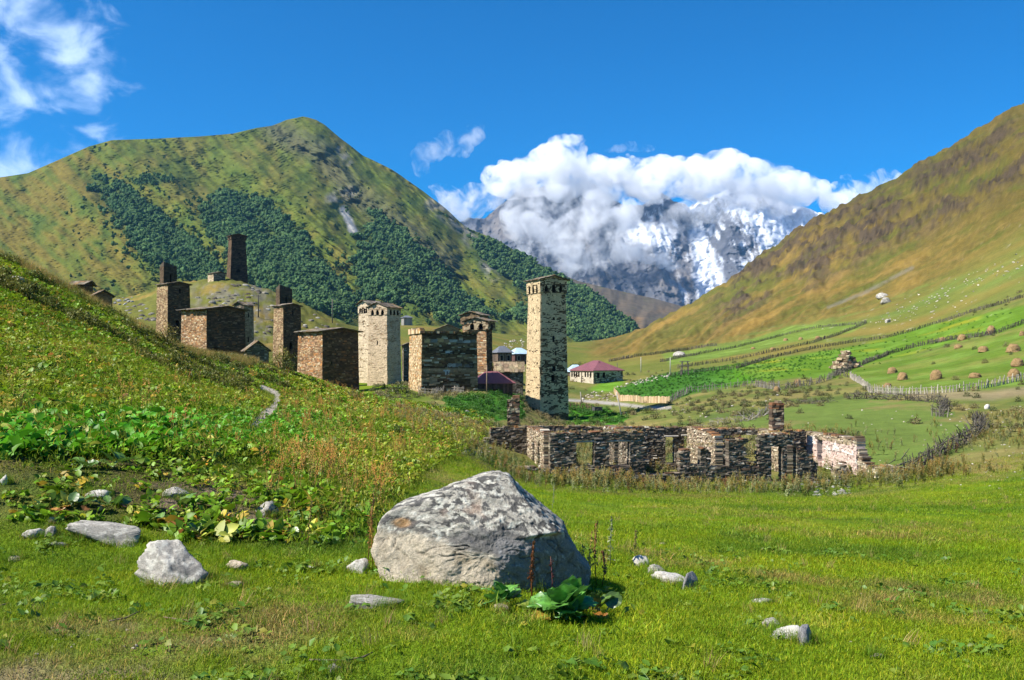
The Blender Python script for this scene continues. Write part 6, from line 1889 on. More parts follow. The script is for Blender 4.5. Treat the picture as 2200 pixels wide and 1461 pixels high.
# --- templates
def leaf_geo(L, W, nl=4, cup=.25, droop=.5, wav=.0, r=None):
    """one broad leaf along +x from the origin, rising then drooping"""
    v, f = [], []
    for i in range(nl + 1):
        t = i / nl
        w = W * (math.sin(math.pi * min(1, (t * .92 + .06)) ** .75)) * .5
        x = L * (t - .12 * droop * t * t); z = L * (.30 * t - droop * .55 * t * t)
        for j in (-1, 0, 1):
            v.append((x, j * w, z + abs(j) * cup * w + (wav * math.sin(t * 9 + j) if j else 0)))
    for i in range(nl):
        for j in range(2):
            a = i * 3 + j; f.append((a, a + 1, a + 4, a + 3))
    return v, f

def clump_mesh(seed, n, L, spread=.15, tilt=(.2, 1.0), nl=3, hvar=.1, W=.75):
    r = np.random.default_rng(seed); mb = MB()
    for i in range(n):
        l = L * r.uniform(.55, 1.15); v, f = leaf_geo(l, l * W * r.uniform(.8, 1.2), nl, r.uniform(0, .4), r.uniform(.1, .9))
        M = Matrix.Translation((r.normal() * spread, r.normal() * spread, r.uniform(.3, 1) * hvar)) @ Matrix.Rotation(r.uniform(0, 2 * math.pi), 4, 'Z') @ Matrix.Rotation(-r.uniform(*tilt) + .3, 4, 'Y') @ Matrix.Rotation(r.normal() * .35, 4, 'X')
        b_ = r.uniform(.7, 1.25); c = (b_ * r.uniform(.9, 1.15), b_, b_ * r.uniform(.7, 1.1))
        if r.random() < .05: c = (b_ * 1.7, b_ * 1.05, b_ * .8)
        mb.add([M @ Vector(p) for p in v], f, c)
    return mb.mesh('clump', [mat_leaf], True)

def tuft_mesh(seed, n, h, spread, w=.006, lean=.6, seg=2):
    r = np.random.default_rng(seed); mb = MB()
    for i in range(n):
        x, y = r.normal() * spread, r.normal() * spread; a = r.uniform(0, 2 * math.pi); hh = h * r.uniform(.4, 1.2); ln = r.uniform(.1, lean) * hh
        ca, sa = math.cos(a), math.sin(a); px_, py_ = -sa * w / 2, ca * w / 2
        v = []
        for s in range(seg + 1):
            t = s / seg; q = (x + ca * ln * t * t, y + sa * ln * t * t, hh * t * (1 - .25 * t * ln / max(hh, 1e-6)))
            k = 1 - t * .95
            v += [(q[0] - px_ * k, q[1] - py_ * k, q[2]), (q[0] + px_ * k, q[1] + py_ * k, q[2])]
        b_ = r.uniform(.65, 1.3); c = (b_ * r.uniform(.9, 1.2), b_, b_ * r.uniform(.7, 1.1))
        if r.random() < .16: c = (b_ * 1.9, b_ * 1.25, b_ * 1.6)
        mb.add(v, [(2*s, 2*s+1, 2*s+3, 2*s+2) for s in range(seg)], c)
    return mb.mesh('tuft', [mat_grass], False)

def weed_mesh(seed, stems, h, leafy=10, head=True, leaf=.09):
    r = np.random.default_rng(seed); mb = MB()
    for s in range(stems):
        a = r.uniform(0, 2 * math.pi); ln = r.uniform(0, .28) * h; hh = h * r.uniform(.6, 1.1); x, y = r.normal() * .06 * h, r.normal() * .06 * h
        P_ = lambda t: Vector((x + math.cos(a) * ln * t * t, y + math.sin(a) * ln * t * t, hh * t))
        mb.tube([P_(0), P_(.5), P_(1)], [.007 * h + .003, .005 * h + .002, .002], 3, (.9, .75, .7), cap=False)
        for i in range(leafy):
            t = r.uniform(.1, .95); l = leaf * h * r.uniform(.6, 1.3) * (1.2 - .6 * t) * 2; v, f = leaf_geo(l, l * .5, 2, .2, r.uniform(.2, .9))
            M = Matrix.Translation(P_(t)) @ Matrix.Rotation(r.uniform(0, 6.28), 4, 'Z') @ Matrix.Rotation(-r.uniform(-.2, .7), 4, 'Y')
            b_ = r.uniform(.7, 1.3); mb.add([M @ Vector(p) for p in v], f, (b_, b_, b_))
        if head:
            for i in range(16):
                t = r.uniform(.68, 1.02); q = P_(t) + Vector((r.normal(), r.normal(), r.normal())) * .018 * h; sz = .014 * h
                mb.add([q + Vector((sz, 0, 0)), q + Vector((-sz * .5, sz, 0)), q + Vector((-sz * .5, -sz, 0)), q + Vector((0, 0, sz * 1.6))], [(0, 1, 3), (1, 2, 3), (2, 0, 3)], (1.5, .95, .7))
    return mb.mesh('weed', [mat_leaf], True)

def bush_mesh(seed, n, rad, hgt, leaf=.10):
    r = np.random.default_rng(seed); mb = MB()
    for i in range(n):
        d = r.normal(size=3); d /= np.linalg.norm(d); d[2] = abs(d[2])
        k = r.random() ** .35 * (1 + .25 * math.sin(d[0] * 5 + seed) * math.cos(d[1] * 4))
        q = Vector((d[0] * rad * k, d[1] * rad * k, d[2] * hgt * k))
        l = leaf * r.uniform(.6, 1.4); v, f = leaf_geo(l, l * .65, 2, .2, .5)
        M = Matrix.Translation(q) @ Matrix.Rotation(r.uniform(0, 6.28), 4, 'Z') @ Matrix.Rotation(-r.uniform(-.4, 1.2), 4, 'Y')
        b_ = r.uniform(.6, 1.3); mb.add([M @ Vector(p) for p in v], f, (b_, b_, b_))
    return mb.mesh('bush', [mat_leaf], True)

def tree_blob(seed, lobes=7):
    r = np.random.default_rng(seed); vs_, fs_, cs = [], [], []
    V, Fc = ICO2
    for i in range(lobes):
        d = r.normal(size=3) * np.array((.27, .27, .30)); c = d + np.array((0, 0, .62)); s = r.uniform(.22, .36)
        p = V * (1 + .55 * fbm(V[:, 0] * 2.6 + i * 7 + seed, V[:, 1] * 2.6 + V[:, 2] * 2.1, 3)[:, None] + .12 * r.normal(size=(len(V), 1))) * s * np.array((1, 1, 1.1)) + c
        fs_.append(Fc + len(vs_) * len(V)); vs_.append(p); cs.append(np.repeat([[r.uniform(.75, 1.25)] * 3], len(V), 0))
    return mesh_np('tree', np.concatenate(vs_), np.concatenate(fs_), [mat_crown], False, np.concatenate(cs))

T_TURF = template([tuft_mesh(600 + i, 30, .030, .055, .0042, 1.3, 2) for i in range(6)], 'turf')
T_TUFT = template([tuft_mesh(610 + i, 34, .065, .16, .011, 1.2, 2) for i in range(5)], 'coarse')
T_LONG = template([tuft_mesh(620 + i, 30, .42, .10, .012, .5, 3) for i in range(5)], 'long')
T_CLUMP = template([clump_mesh(630 + i, 9, .17, .10) for i in range(7)], 'clump')
T_LOW = template([clump_mesh(640 + i, 8, .055, .05, (.1, .7), 2, .03, .8) for i in range(5)], 'herb')
T_WEED = template([weed_mesh(650 + i, 4, 1.0, 12, True) for i in range(5)], 'weed')
T_DRY = template([weed_mesh(660 + i, 5, 1.0, 3, True, .05) for i in range(5)], 'dry')
T_BUSH = template([bush_mesh(670 + i, 260, .5, .7, .13) for i in range(4)], 'bush')
T_TREE = template([tree_blob(680 + i) for i in range(8)], 'tree')

def samp(n, px0, px1, y0, y1, pw, seed):
    """random ground points: distance density ~ Y**pw (1 = even over the ground)"""
    r = np.random.default_rng(seed); u = r.random(n); q = pw + 1
    Y = (y0 ** q + u * (y1 ** q - y0 ** q)) ** (1 / q) if abs(q) > 1e-6 else y0 * (y1 / y0) ** u
    px = r.uniform(px0, px1, n); X = (px - PX0) / F * Y
    Z = gz_fast(X, Y); py = PY0 - F * Z / Y
    return r, X, Y, Z, px, py

def emit(name, coll, nvar, m, r, X, Y, Z, tint, size, label, tiltv=.15, sink=.0, zs=None):
    X, Y, Z = X[m], Y[m], Z[m]; n = len(X)
    rot = np.stack([r.normal(size=n) * tiltv, r.normal(size=n) * tiltv, r.uniform(0, 6.283, n)], -1)
    s = size[m]; s3 = np.repeat(s[:, None], 3, 1)
    if zs is not None: s3[:, 2] *= zs[m]
    print(name, n)
    return scatter(name, coll, np.stack([X, Y, Z - sink * s], -1), rot, s3, np.clip(tint[m], .003, .9), r.integers(0, nvar, n), label)

def base_tint(X, Y, px, py):
    return None

def near_line(X, Y, cx, cy, rad): return np.hypot(X - cx, Y - cy) < rad
bcx, bcy = bc.x, bc.y
def in_boulder(X, Y):
    m = (np.abs(X - bcx) < .80) & (np.abs(Y - bcy) < .48)
    for (x0, y0, w_, d_, hp_) in ROCK_SPOTS:
        if y0 < 16: m |= (np.abs(X - x0) < w_ * .38) & (np.abs(Y - y0) < d_ * .32)
    return m
def rock_clear(X, Y):
    m = np.zeros(len(X), bool)
    for (x0, y0, w_, d_, hp_) in ROCK_SPOTS:
        if y0 < 16: m |= (np.abs(X - x0) < w_ * .6) & (Y > y0 - d_ * .5 - .45) & (Y < y0 + d_ * .5)
    return m

# turf close by
r, X, Y, Z, px, py = samp(44000, -150, 2350, 3.6, 15, .35, 701)
hillm = inpoly(px, py, HILL_EDGE)
n1 = fbm(X * .5, Y * .5, 4); n2 = fbm(X * .11 + 30, Y * .11, 4); n3 = fbm(X * 1.7 + 8, Y * 1.7, 3)
t = np.zeros((len(X), 3)) + np.array((.175, .285, .010))
t = mixc(t, (.23, .33, .012), smooth(-.1, .45, n1 + .5 * n2)); t = mixc(t, (.11, .20, .02), smooth(.05, .5, -n1 + .4 * n3)); t = mixc(t, (.36, .28, .11), smooth(.18, .5, n2 + .6 * n3) * .8)
worn = smooth(6.5, 5.6, Y) * smooth(900, 300, px) * smooth(-.15, .35, n1 + n3 * .6)
t = mixc(t, (.25, .19, .10), worn * .7)
big = fbm(X * .22 + 11, Y * .30 + 5, 3); t = mixc(t, (.24, .19, .07), smooth(.12, .4, big + .4 * n3) * .7); t = mixc(t, (.07, .16, .012), smooth(.10, .4, -big + .3 * n1) * .8)
t *= r.uniform(.8, 1.2, (len(X), 1)) * (1 + .35 * n3)[:, None]
keep = ~hillm & ~in_boulder(X, Y) & (r.random(len(X)) > worn * .75)
emit('grass', T_TURF, 6, keep, r, X, Y, Z, t, r.uniform(.7, 1.35, len(X)) * (1 + .05 * np.maximum(Y - 6, 0)) * (1 + .9 * smooth(.25, .5, n3)), 'short green turf of the near meadow', .2)
# herbs among the turf
r, X, Y, Z, px, py = samp(5200, -100, 2300, 3.8, 12, .4, 702)
n3 = fbm(X * 1.1 + 3, Y * 1.1, 3)
keep = ~inpoly(px, py, HILL_EDGE) & ~in_boulder(X, Y) & ((n3 > .18) | (r.random(len(X)) < .06))
t = mixc(np.zeros((len(X), 3)) + np.array((.075, .17, .02)), (.16, .23, .03), r.random(len(X)))
emit('low_herbs', T_LOW, 5, keep, r, X, Y, Z, t, r.uniform(.6, 1.3, len(X)), 'patches of small round leaved herbs in the turf', .2)
# coarse grass of the far meadow
r, X, Y, Z, px, py = samp(26000, -100, 2350, 13, 50, .5, 703)
n1 = fbm(X * .35, Y * .35, 4); n2 = fbm(X * .11 + 30, Y * .11, 4); n3 = fbm(X * .9, Y * .9 + 4, 3)
t = np.zeros((len(X), 3)) + np.array((.175, .29, .010)); t = mixc(t, (.23, .32, .014), smooth(-.15, .4, n1 + .5 * n2)); t = mixc(t, (.11, .20, .02), smooth(.1, .5, -n1 + .3 * n3)); t = mixc(t, (.34, .27, .10), smooth(.15, .45, n2 + .5 * n3) * .75)
big = fbm(X * .10 + 11, Y * .16 + 5, 3); t = mixc(t, (.22, .17, .06), smooth(.12, .4, big + .4 * n3) * .75); t = mixc(t, (.065, .16, .012), smooth(.08, .35, -big + .3 * n1) * .85); t = t * (1 + .35 * n3)[:, None]
emit('grass', T_TUFT, 5, ~inpoly(px, py, HILL_EDGE), r, X, Y, Z, t * r.uniform(.8, 1.2, (len(X), 1)), r.uniform(.6, 1.15, len(X)) * (.55 + Y * .018), 'grass of the meadow in front of the ruin', .2)

r, X, Y, Z, px, py = samp(2600, -100, 2300, 3.8, 40, .3, 731)
n3 = fbm(X * .6 + 3, Y * .6, 3)
keep = ~inpoly(px, py, HILL_EDGE) & ~in_boulder(X, Y) & ((n3 > .12) | (r.random(len(X)) < .12))
t = mixc(np.zeros((len(X), 3)) + np.array((.36, .29, .12)), (.12, .22, .015), (r.random(len(X)) < .5) * 1.0)
emit('grass_tufts', T_LONG, 5, keep, r, X, Y, Z, t, r.uniform(.16, .36, len(X)) * (1 + .01 * Y), 'taller tufts of grass standing out of the turf', .25)
r = np.random.default_rng(741); rx_, ry_ = [], []
for (x0, y0, w_, d_, hp_) in ROCK_SPOTS + [(bcx, bcy, 1.62, .92, 200)]:
    if y0 > 16: continue
    for i in range(int(10 + w_ * 60)):
        a = r.uniform(0, 6.283); k_ = r.uniform(.43, .56)
        rx_.append(x0 + math.cos(a) * w_ * k_); ry_.append(y0 + math.sin(a) * d_ * k_ * 1.05)
rx_, ry_ = np.array(rx_), np.array(ry_); n = len(rx_)
t = mixc(np.zeros((n, 3)) + np.array((.12, .24, .012)), (.30, .28, .07), (r.random(n) < .3) * 1.0)
emit('grass_tufts', T_LONG, 5, np.ones(n, bool), r, rx_, ry_, gz_fast(rx_, ry_), t, r.uniform(.14, .30, n), 'grass growing up round the foot of the stones', .3)
# leafy hillside
r, X, Y, Z, px, py = samp(95000, -350, 1090, 8.4, 90, .05, 704)
hillm = inpoly(px, py, HILL_EDGE) & visible_ground(X, Y)
n1 = fbm(X * .45, Y * .45, 4); n2 = fbm(X * .12 + 3, Y * .12, 4)
pathm = ((line_dist(px, py - 4, FOOTPATH) < 9 + 10 * smooth(55, 28, Y)) | (line_dist(px, py - 14, FOOTPATH) < 8 + 6 * smooth(55, 28, Y))) & (Y < 90)
band = smooth(55, 25, np.abs(py - (945 - .03 * px))) * smooth(820, 560, px)        # bright big leaves above the bank
bankm = (py > 985) & (py < 1120) & (px < 620)
dens = .35 + .9 * smooth(-.15, .3, n1 + .4 * n2) + 1.0 * band
dens = np.where(bankm, .30 * smooth(.0, .3, n1) + .06, dens)
dens = np.where((py > 1070) & (px < 800), .25 + .7 * smooth(-.1, .25, n1), dens)
keep = hillm & ~pathm & (r.random(len(X)) < dens) & ~rock_clear(X, Y)
t = np.zeros((len(X), 3)) + np.array((.145, .28, .012))
t = mixc(t, (.26, .32, .018), smooth(-.2, .4, n2 + .5 * n1) * .9); t = mixc(t, (.08, .19, .012), smooth(0, .45, -n1) * .7); t = mixc(t, (.08, .30, .014), band * .9)
q = r.random(len(X)); yl = smooth(.3, .0, band)
t = np.where((q < .07 * yl)[:, None], np.array((.42, .30, .04)), t); t = np.where(((q > .98) & (yl > .5))[:, None], np.array((.34, .15, .04)), t); t = np.where(((q > .91) & (q < .98))[:, None], np.array((.34, .36, .06)), t)
t *= r.uniform(.7, 1.3, (len(X), 1))
emit('hillside_leaves', T_CLUMP, 7, keep, r, X, Y, Z, t, r.uniform(.42, .95, len(X)) * (1 + .25 * band) * (.9 + .008 * Y) * np.where(bankm, .75, 1), 'dense broad leaved plants covering the left hillside', .3)
r, X, Y, Z, px, py = samp(20000, -350, 1090, 8.4, 60, .2, 705)
keep = inpoly(px, py, HILL_EDGE) & ~((line_dist(px, py - 5, FOOTPATH) < 9 + 8 * smooth(55, 28, Y))) & ~rock_clear(X, Y) & visible_ground(X, Y)
n1 = fbm(X * .45 + 20, Y * .45, 3)
t = mixc(np.zeros((len(X), 3)) + np.array((.15, .225, .014)), (.29, .26, .05), smooth(-.1, .4, n1)); t *= r.uniform(.75, 1.25, (len(X), 1))
emit('hillside_grass', T_TUFT, 5, keep, r, X, Y, Z, t, r.uniform(1.0, 2.0, len(X)) * np.where((py > 985) & (px < 620), .5, 1), 'grass between the hillside plants', .3)
# tall dry stalks on the hillside and beside it
r, X, Y, Z, px, py = samp(9000, 0, 1080, 9, 80, .3, 706)
w = smooth(480, 720, px) * smooth(1000, 840, px - (900 - py) * .3) * .30 + .02
n1 = fbm(X * .25 + 20, Y * .25, 3)
keep = inpoly(px, py, [(0,1150)] + HILL_EDGE[3:]) & (r.random(len(X)) < w * smooth(-.3, .2, n1) * 1.1) & ~((line_dist(px, py, FOOTPATH) < 14 + 12 * smooth(50, 28, Y))) & visible_ground(X, Y)
t = mixc(np.zeros((len(X), 3)) + np.array((.34, .28, .08)), (.26, .16, .05), r.random(len(X)) ** 3); t = mixc(t, (.20, .22, .06), (r.random(len(X)) < .35) * 1.0)
emit('dry_stalks', T_DRY, 5, keep, r, X, Y, Z, t, r.uniform(.35, .75, len(X)), 'brown dry seed stalks on the hillside', .12)
# golden grass fringe along the crest
r, X, Y, Z, px, py = samp(16000, -200, 560, 44, 75, 0, 707)
cr_py = np.interp(px, [-200,0,120,250,380,500], [470,545,600,668,745,770])
keep = (np.abs(py - cr_py) < 14 + 10 * fbm(px * .02, Y * .1, 2)) & visible_ground(X, Y)
t = mixc(np.zeros((len(X), 3)) + np.array((.34, .265, .10)), (.20, .20, .05), r.random(len(X)))
emit('dry_grass', T_LONG, 5, keep, r, X, Y, Z, t, r.uniform(.8, 1.7, len(X)), 'golden dry grass along the hillside crest', .15)
r, X, Y, Z, px, py = samp(5000, -200, 620, 36, 78, .2, 732)
cr_py = np.interp(px, [-200,0,120,250,380,500], [470,545,600,668,745,770]); n1 = fbm(X * .2, Y * .2 + 9, 3)
keep = (py - cr_py < 75) & (n1 > .05) & visible_ground(X, Y) & (r.random(len(X)) < .7)
t = mixc(np.zeros((len(X), 3)) + np.array((.085, .125, .02)), (.20, .19, .04), r.random(len(X)))
emit('low_bushes', T_BUSH, 4, keep, r, X, Y, Z, t, r.uniform(.4, 1.0, len(X)), 'low bushes scattered under the hillside crest', .1, .1)
# rough weeds near the ruin
r, X, Y, Z, px, py = samp(11000, 860, 2250, 42, 80, .6, 708)
n1 = fbm(X * .16 + 50, Y * .16, 3)
fr = smooth(43, 46.5, Y) * smooth(52, 49.2, Y) * ((px > 980) & (px < 2060))
w = 1.0 * fr * smooth(-.3, .1, n1) + .55 * (px < 1180) * smooth(44, 50, Y) * smooth(-.2, .2, n1) + .22 * (px > 1900) * smooth(-.05, .3, n1) * (Y > 44) + .10
inside = (np.abs((X - rxy(9, 3.5).x)) < 9) & (np.abs(Y - 54.5) < 3.6)
w = np.where(inside, .30, w); w = np.where((Y > 58) & (px > 1180) & ~inpoly(px, py, PADDOCK), .35, w); w = np.where(inpoly(px, py, PADDOCK), .03, w)
ruv = np.stack([(X - RO.x) * RUX.x + (Y - RO.y) * RUX.y, (X - RO.x) * RUY.x + (Y - RO.y) * RUY.y], -1)
onwall = (np.abs(ruv[:, 1]) < .4) & (ruv[:, 0] > -.3) & (ruv[:, 0] < 15)
keep = (r.random(len(X)) < w) & ~onwall
t = mixc(np.zeros((len(X), 3)) + np.array((.14, .185, .04)), (.25, .22, .06), smooth(-.2, .4, n1 + .3 * r.normal(size=len(X)))); t = mixc(t, (.27, .31, .15), (r.random(len(X)) < .45) * .85); t = mixc(t, (.20, .12, .06), (r.random(len(X)) < .05) * .9)
emit('weeds', T_WEED, 5, keep, r, X, Y, Z, t * r.uniform(.8, 1.25, (len(X), 1)), r.uniform(.28, .66, len(X)) * (1 + .35 * (np.abs(px - 1860) < 180) + .35 * (np.abs(px - 1300) < 120)), 'tall grey green weeds growing round the ruin', .15)
# scrub and herbs in the middle distance
r, X, Y, Z, px, py = samp(14000, 800, 2260, 62, 230, .3, 709)
n1 = fbm(X * .08 + 5, Y * .08, 3)
grn = inpoly(px, py, VILLAGE_GREEN) | inpoly(px, py, GARDEN)
fld = inpoly(px, py, FIELD_POTATO) | inpoly(px, py, FIELD_UPPER)
hay = inpoly(px, py, FIELD_HAY) | inpoly(px, py, PADDOCK) | inpoly(px, py, FIELD_SMALL)
w = np.where(grn, .9, np.where(inpoly(px, py, FIELD_POTATO), .5, np.where(fld, .08, np.where(hay, .012, .45 * smooth(-.2, .25, n1) * smooth(190, 120, Y) * smooth(1900, 1700, px - 1.2 * (py - 850)) + .05))))
w = np.where(line_dist(px, py, ROAD) < 6, 0, w)
keep = (r.random(len(X)) < w) & visible_ground(X, Y)
t = mixc(np.zeros((len(X), 3)) + np.array((.135, .155, .055)), (.26, .215, .10), smooth(-.2, .35, n1 + .3 * r.normal(size=len(X)))); t = np.where((grn | fld)[:, None], mixc(np.zeros((len(X), 3)) + np.array((.055, .17, .018)), (.13, .22, .03), smooth(0, .4, n1)), t)
t = np.where((inpoly(px, py, FIELD_POTATO) & (px < 1560))[:, None], np.array((.035, .125, .012)), t)
emit('scrub', T_BUSH, 4, keep, r, X, Y, Z, t * r.uniform(.75, 1.25, (len(X), 1)), r.uniform(.5, 1.3, len(X)) * np.where(fld, .4, .8) * (.8 + .002 * Y), 'low scrub and garden plants between village and fields', .1, .1)

# woods on the mountain
gpx, gpy, gX, gY, gZ = ML
r = np.random.default_rng(720)
allp, allt, alls = [], [], []
nz = 22 * fbm(gpx * .06 + 9, gpy * .06, 4); nz2 = 16 * fbm(gpx * .02, gpy * .02, 5)
for k, poly in enumerate(FORESTS):
    gap = fbm((gpx - 1.2 * gpy) * .035, (gpx * .64 + gpy * .77) * .010, 4, gain=.6)
    m = np.where(inpoly(gpx + 1.5 * nz, gpy + 1.5 * nz2, poly) & (gpy < 760) & (gap < .10 + .15 * (k == 4)))
    area = 0.5 * abs(sum(poly[i][0] * poly[(i+1) % len(poly)][1] - poly[(i+1) % len(poly)][0] * poly[i][1] for i in range(len(poly))))
    n = int(area / (9 if k != 6 else 10))
    j = r.integers(0, len(m[0]), n); i0, i1 = m[0][j], m[1][j]
    p = np.stack([gX[i0, i1], gY[i0, i1], gZ[i0, i1]], -1) + r.normal(size=(n, 3)) * np.array((2.5, 3, 0))
    allp.append(p); s = r.uniform(3.6, 8.5, n) * (gY[i0, i1] / 1500) ** .5 * (.55 if k == 6 else 1); alls.append(s)
    t = mixc(np.zeros((n, 3)) + np.array((.045, .10, .036)), (.10, .17, .055), r.random(n) ** 1.5); t = t * r.uniform(.75, 1.2, (n, 1)); allt.append(t)
    n2_ = n // 7; j = r.integers(0, len(m[0]), n2_); i0, i1 = np.clip(m[0][j] + r.normal(size=n2_) * 14, 0, gX.shape[0] - 20).astype(int), np.clip(m[1][j] + r.normal(size=n2_) * 9, 0, gX.shape[1] - 1).astype(int)
    allp.append(np.stack([gX[i0, i1], gY[i0, i1], gZ[i0, i1]], -1)); alls.append(r.uniform(2.5, 6, n2_)); allt.append(np.zeros((n2_, 3)) + np.array((.06, .11, .03)))
# single bushes above the woods
m = np.where((gpy < 700) & (gpy > 300) & (gpx > 150) & (gpx < 1150) & (fbm(gpx * .02 + 40, gpy * .03, 4) > .12))
n = 500; j = r.integers(0, len(m[0]), n); i0, i1 = m[0][j], m[1][j]
allp.append(np.stack([gX[i0, i1], gY[i0, i1], gZ[i0, i1]], -1)); alls.append(r.uniform(1.5, 3.6, n)); allt.append(np.zeros((n, 3)) + np.array((.05, .085, .025)))
p, s, t = np.concatenate(allp), np.concatenate(alls), np.concatenate(allt)
n = len(p); print('trees', n)
scatter('forest', T_TREE, p - np.array((0, 0, 1)) * (s * .12)[:, None], np.stack([r.normal(size=n) * .05, r.normal(size=n) * .05, r.uniform(0, 6.28, n)], -1), s, t, r.integers(0, 8, n), 'dark green birch woods in the gullies of the mountain')
# ================================================================== single plants one can point at
def plant_mat(name, c, trans=.25, gloss=.08, vein=True):
    m = bpy.data.materials.new(name); m.use_nodes = True
    nt = m.node_tree; nt.nodes.clear()
    out = nt.nodes.new('ShaderNodeOutputMaterial')
    oi = nt.nodes.new('ShaderNodeObjectInfo')
    n = noise_node(nt, 14, 4, .6, objcoord(nt))
    mr = nt.nodes.new('ShaderNodeMapRange'); mr.inputs['From Min'].default_value = .3; mr.inputs['From Max'].default_value = .7; mr.inputs['To Min'].default_value = .7; mr.inputs['To Max'].default_value = 1.3
    nt.links.new(n.outputs['Fac'], mr.inputs['Value'])
    c1 = mix_col(nt, 1.0, oi.outputs['Color'], attr(nt).outputs['Color'], 'MULTIPLY')
    vm = nt.nodes.new('ShaderNodeVectorMath'); vm.operation = 'SCALE'
    nt.links.new(c1, vm.inputs[0]); nt.links.new(mr.outputs[0], vm.inputs['Scale'])
    di = nt.nodes.new('ShaderNodeBsdfDiffuse'); tr = nt.nodes.new('ShaderNodeBsdfTranslucent'); gl = nt.nodes.new('ShaderNodeBsdfGlossy'); gl.inputs['Roughness'].default_value = .42
    nt.links.new(vm.outputs[0], di.inputs[0]); nt.links.new(vm.outputs[0], tr.inputs[0])
    m1 = nt.nodes.new('ShaderNodeMixShader'); m1.inputs[0].default_value = trans; nt.links.new(di.outputs[0], m1.inputs[1]); nt.links.new(tr.outputs[0], m1.inputs[2])
    m2 = nt.nodes.new('ShaderNodeMixShader'); m2.inputs[0].default_value = gloss; nt.links.new(m1.outputs[0], m2.inputs[1]); nt.links.new(gl.outputs[0], m2.inputs[2])
    nt.links.new(m2.outputs[0], out.inputs[0])
    return m
mat_dock = plant_mat('dock_leaf', None)

def dock_leaf(seed):
    """long dock leaf with wavy rim and pale midrib, base at the origin, along +x, unit length"""
    r = np.random.default_rng(seed); nl, nw = 12, 6
    v, c = [], []
    bend = r.uniform(.25, .75); ph_ = r.uniform(0, 6)
    for i in range(nl + 1):
        t = i / nl
        if t < .22: w = .02 + .02 * t
        else:
            s = (t - .22) / .78; w = .25 * (math.sin(math.pi * min(1, s * .93 + .07)) ** .62)
        x = t * (1 - .18 * bend * t); z = .42 * t - bend * .75 * t * t
        for j in range(nw + 1):
            a = j / nw * 2 - 1
            v.append((x - .05 * abs(a) * (t > .22), a * w, z + .10 * abs(a) ** 1.5 * w * 4 * .4 + .028 * math.sin(t * 24 + ph_ + (a > 0) * 2) * abs(a) ** 2 * (t > .22)))
            k = 1.5 if abs(a) < .12 else 1 - .12 * abs(a); c.append((k, k, k * .95))
    f = [(i*(nw+1)+j, i*(nw+1)+j+1, (i+1)*(nw+1)+j+1, (i+1)*(nw+1)+j) for i in range(nl) for j in range(nw)]
    me = mesh_np('leaf', np.array(v), np.array(f), [mat_dock], True, np.array(c))
    return me
DOCK = [dock_leaf(800 + i) for i in range(8)]

def dock_plant(px, py, n, L, label, seed, elev_rng=(.1, 1.15), dead=.2, cols=((.10,.27,.04),(.15,.33,.045),(.075,.21,.035)), az=(0, 6.283), group='leafy docks beside the boulder', g=None):
    r = np.random.default_rng(seed)
    g = g or hit(px, py)
    e = tag(empty('dock_plant', g), label, 'plant', group)
    for i in range(n):
        a = az[0] + (az[1] - az[0]) * (i + r.uniform(0, .8)) / n
        el = r.uniform(*elev_rng); l = L * r.uniform(.65, 1.15)
        dd = r.random() < dead
        if dd: el = r.uniform(-.25, .15); l *= .8
        o = put('leaf', DOCK[r.integers(8)], e, loc=(r.normal() * .04, r.normal() * .04, .02), scale=(l, l * r.uniform(.9, 1.25), l))
        o.rotation_euler = (r.normal() * .3, -el + .15, a)
        c = np.array(cols[r.integers(len(cols))]) if not dd else np.array(((.34,.14,.03),(.30,.20,.03),(.16,.07,.03))[r.integers(3)])
        o.color = (*(c * r.uniform(.85, 1.2)), 1)
    return e
dock_plant(1210, 1332, 40, .30, 'big green dock with broad leaves at the right foot of the boulder', 811, (.25, 1.2), .12)
dock_plant(1275, 1318, 16, .21, 'smaller dark dock right of the big green dock', 812, (.2, 1.1), .35, ((.05,.10,.02),(.07,.13,.02)))
dock_plant(1075, 1302, 15, .22, 'green and orange dock at the foot of the boulder, left of the big dock', 813, (.3, 1.3), .3)
dock_plant(1160, 1318, 7, .20, 'small yellowing dock between the two larger docks', 814, (.0, .8), .5, ((.20,.24,.04),(.10,.17,.03)))
dock_plant(835, 1240, 8, .16, 'small green plant at the left foot of the boulder', 815, (.1, 1.0), .2)
# big leaves in front of the bank
for i, (px, py, n, L, lb) in enumerate(((95,1105,9,.28,'leafy dock at the left end of the bank foot'),(165,1092,9,.30,'leafy dock above the long slab, towards the left'),(235,1090,10,.30,'leafy dock right above the long slab'),(330,1125,9,.26,'leafy dock behind the rough grey rock'),
        (395,1092,8,.30,'bright green dock under the pale bank rock'),(420,1150,10,.26,'dock with yellow leaves right behind the rough grey rock'),(500,1158,10,.26,'dock with browned leaves at the middle of the bank foot'),(565,1150,9,.24,'dock below the grey turf edge rock'),
        (640,1160,9,.24,'yellowing dock near the right end of the bank foot'),(180,1008,9,.34,'large leaved dock on top of the bank, far left'),(250,1000,9,.34,'large leaved dock on top of the bank beside a red leaf'),(700,1175,8,.20,'dock at the right end of the bank, left of the boulder'))):
    dock_plant(px, py, n, L * .72, lb, 820 + i, (.1, .95), .28 if i < 9 else .1, ((.10,.20,.03),(.15,.24,.035),(.07,.15,.025)), group='leafy docks along the bank')

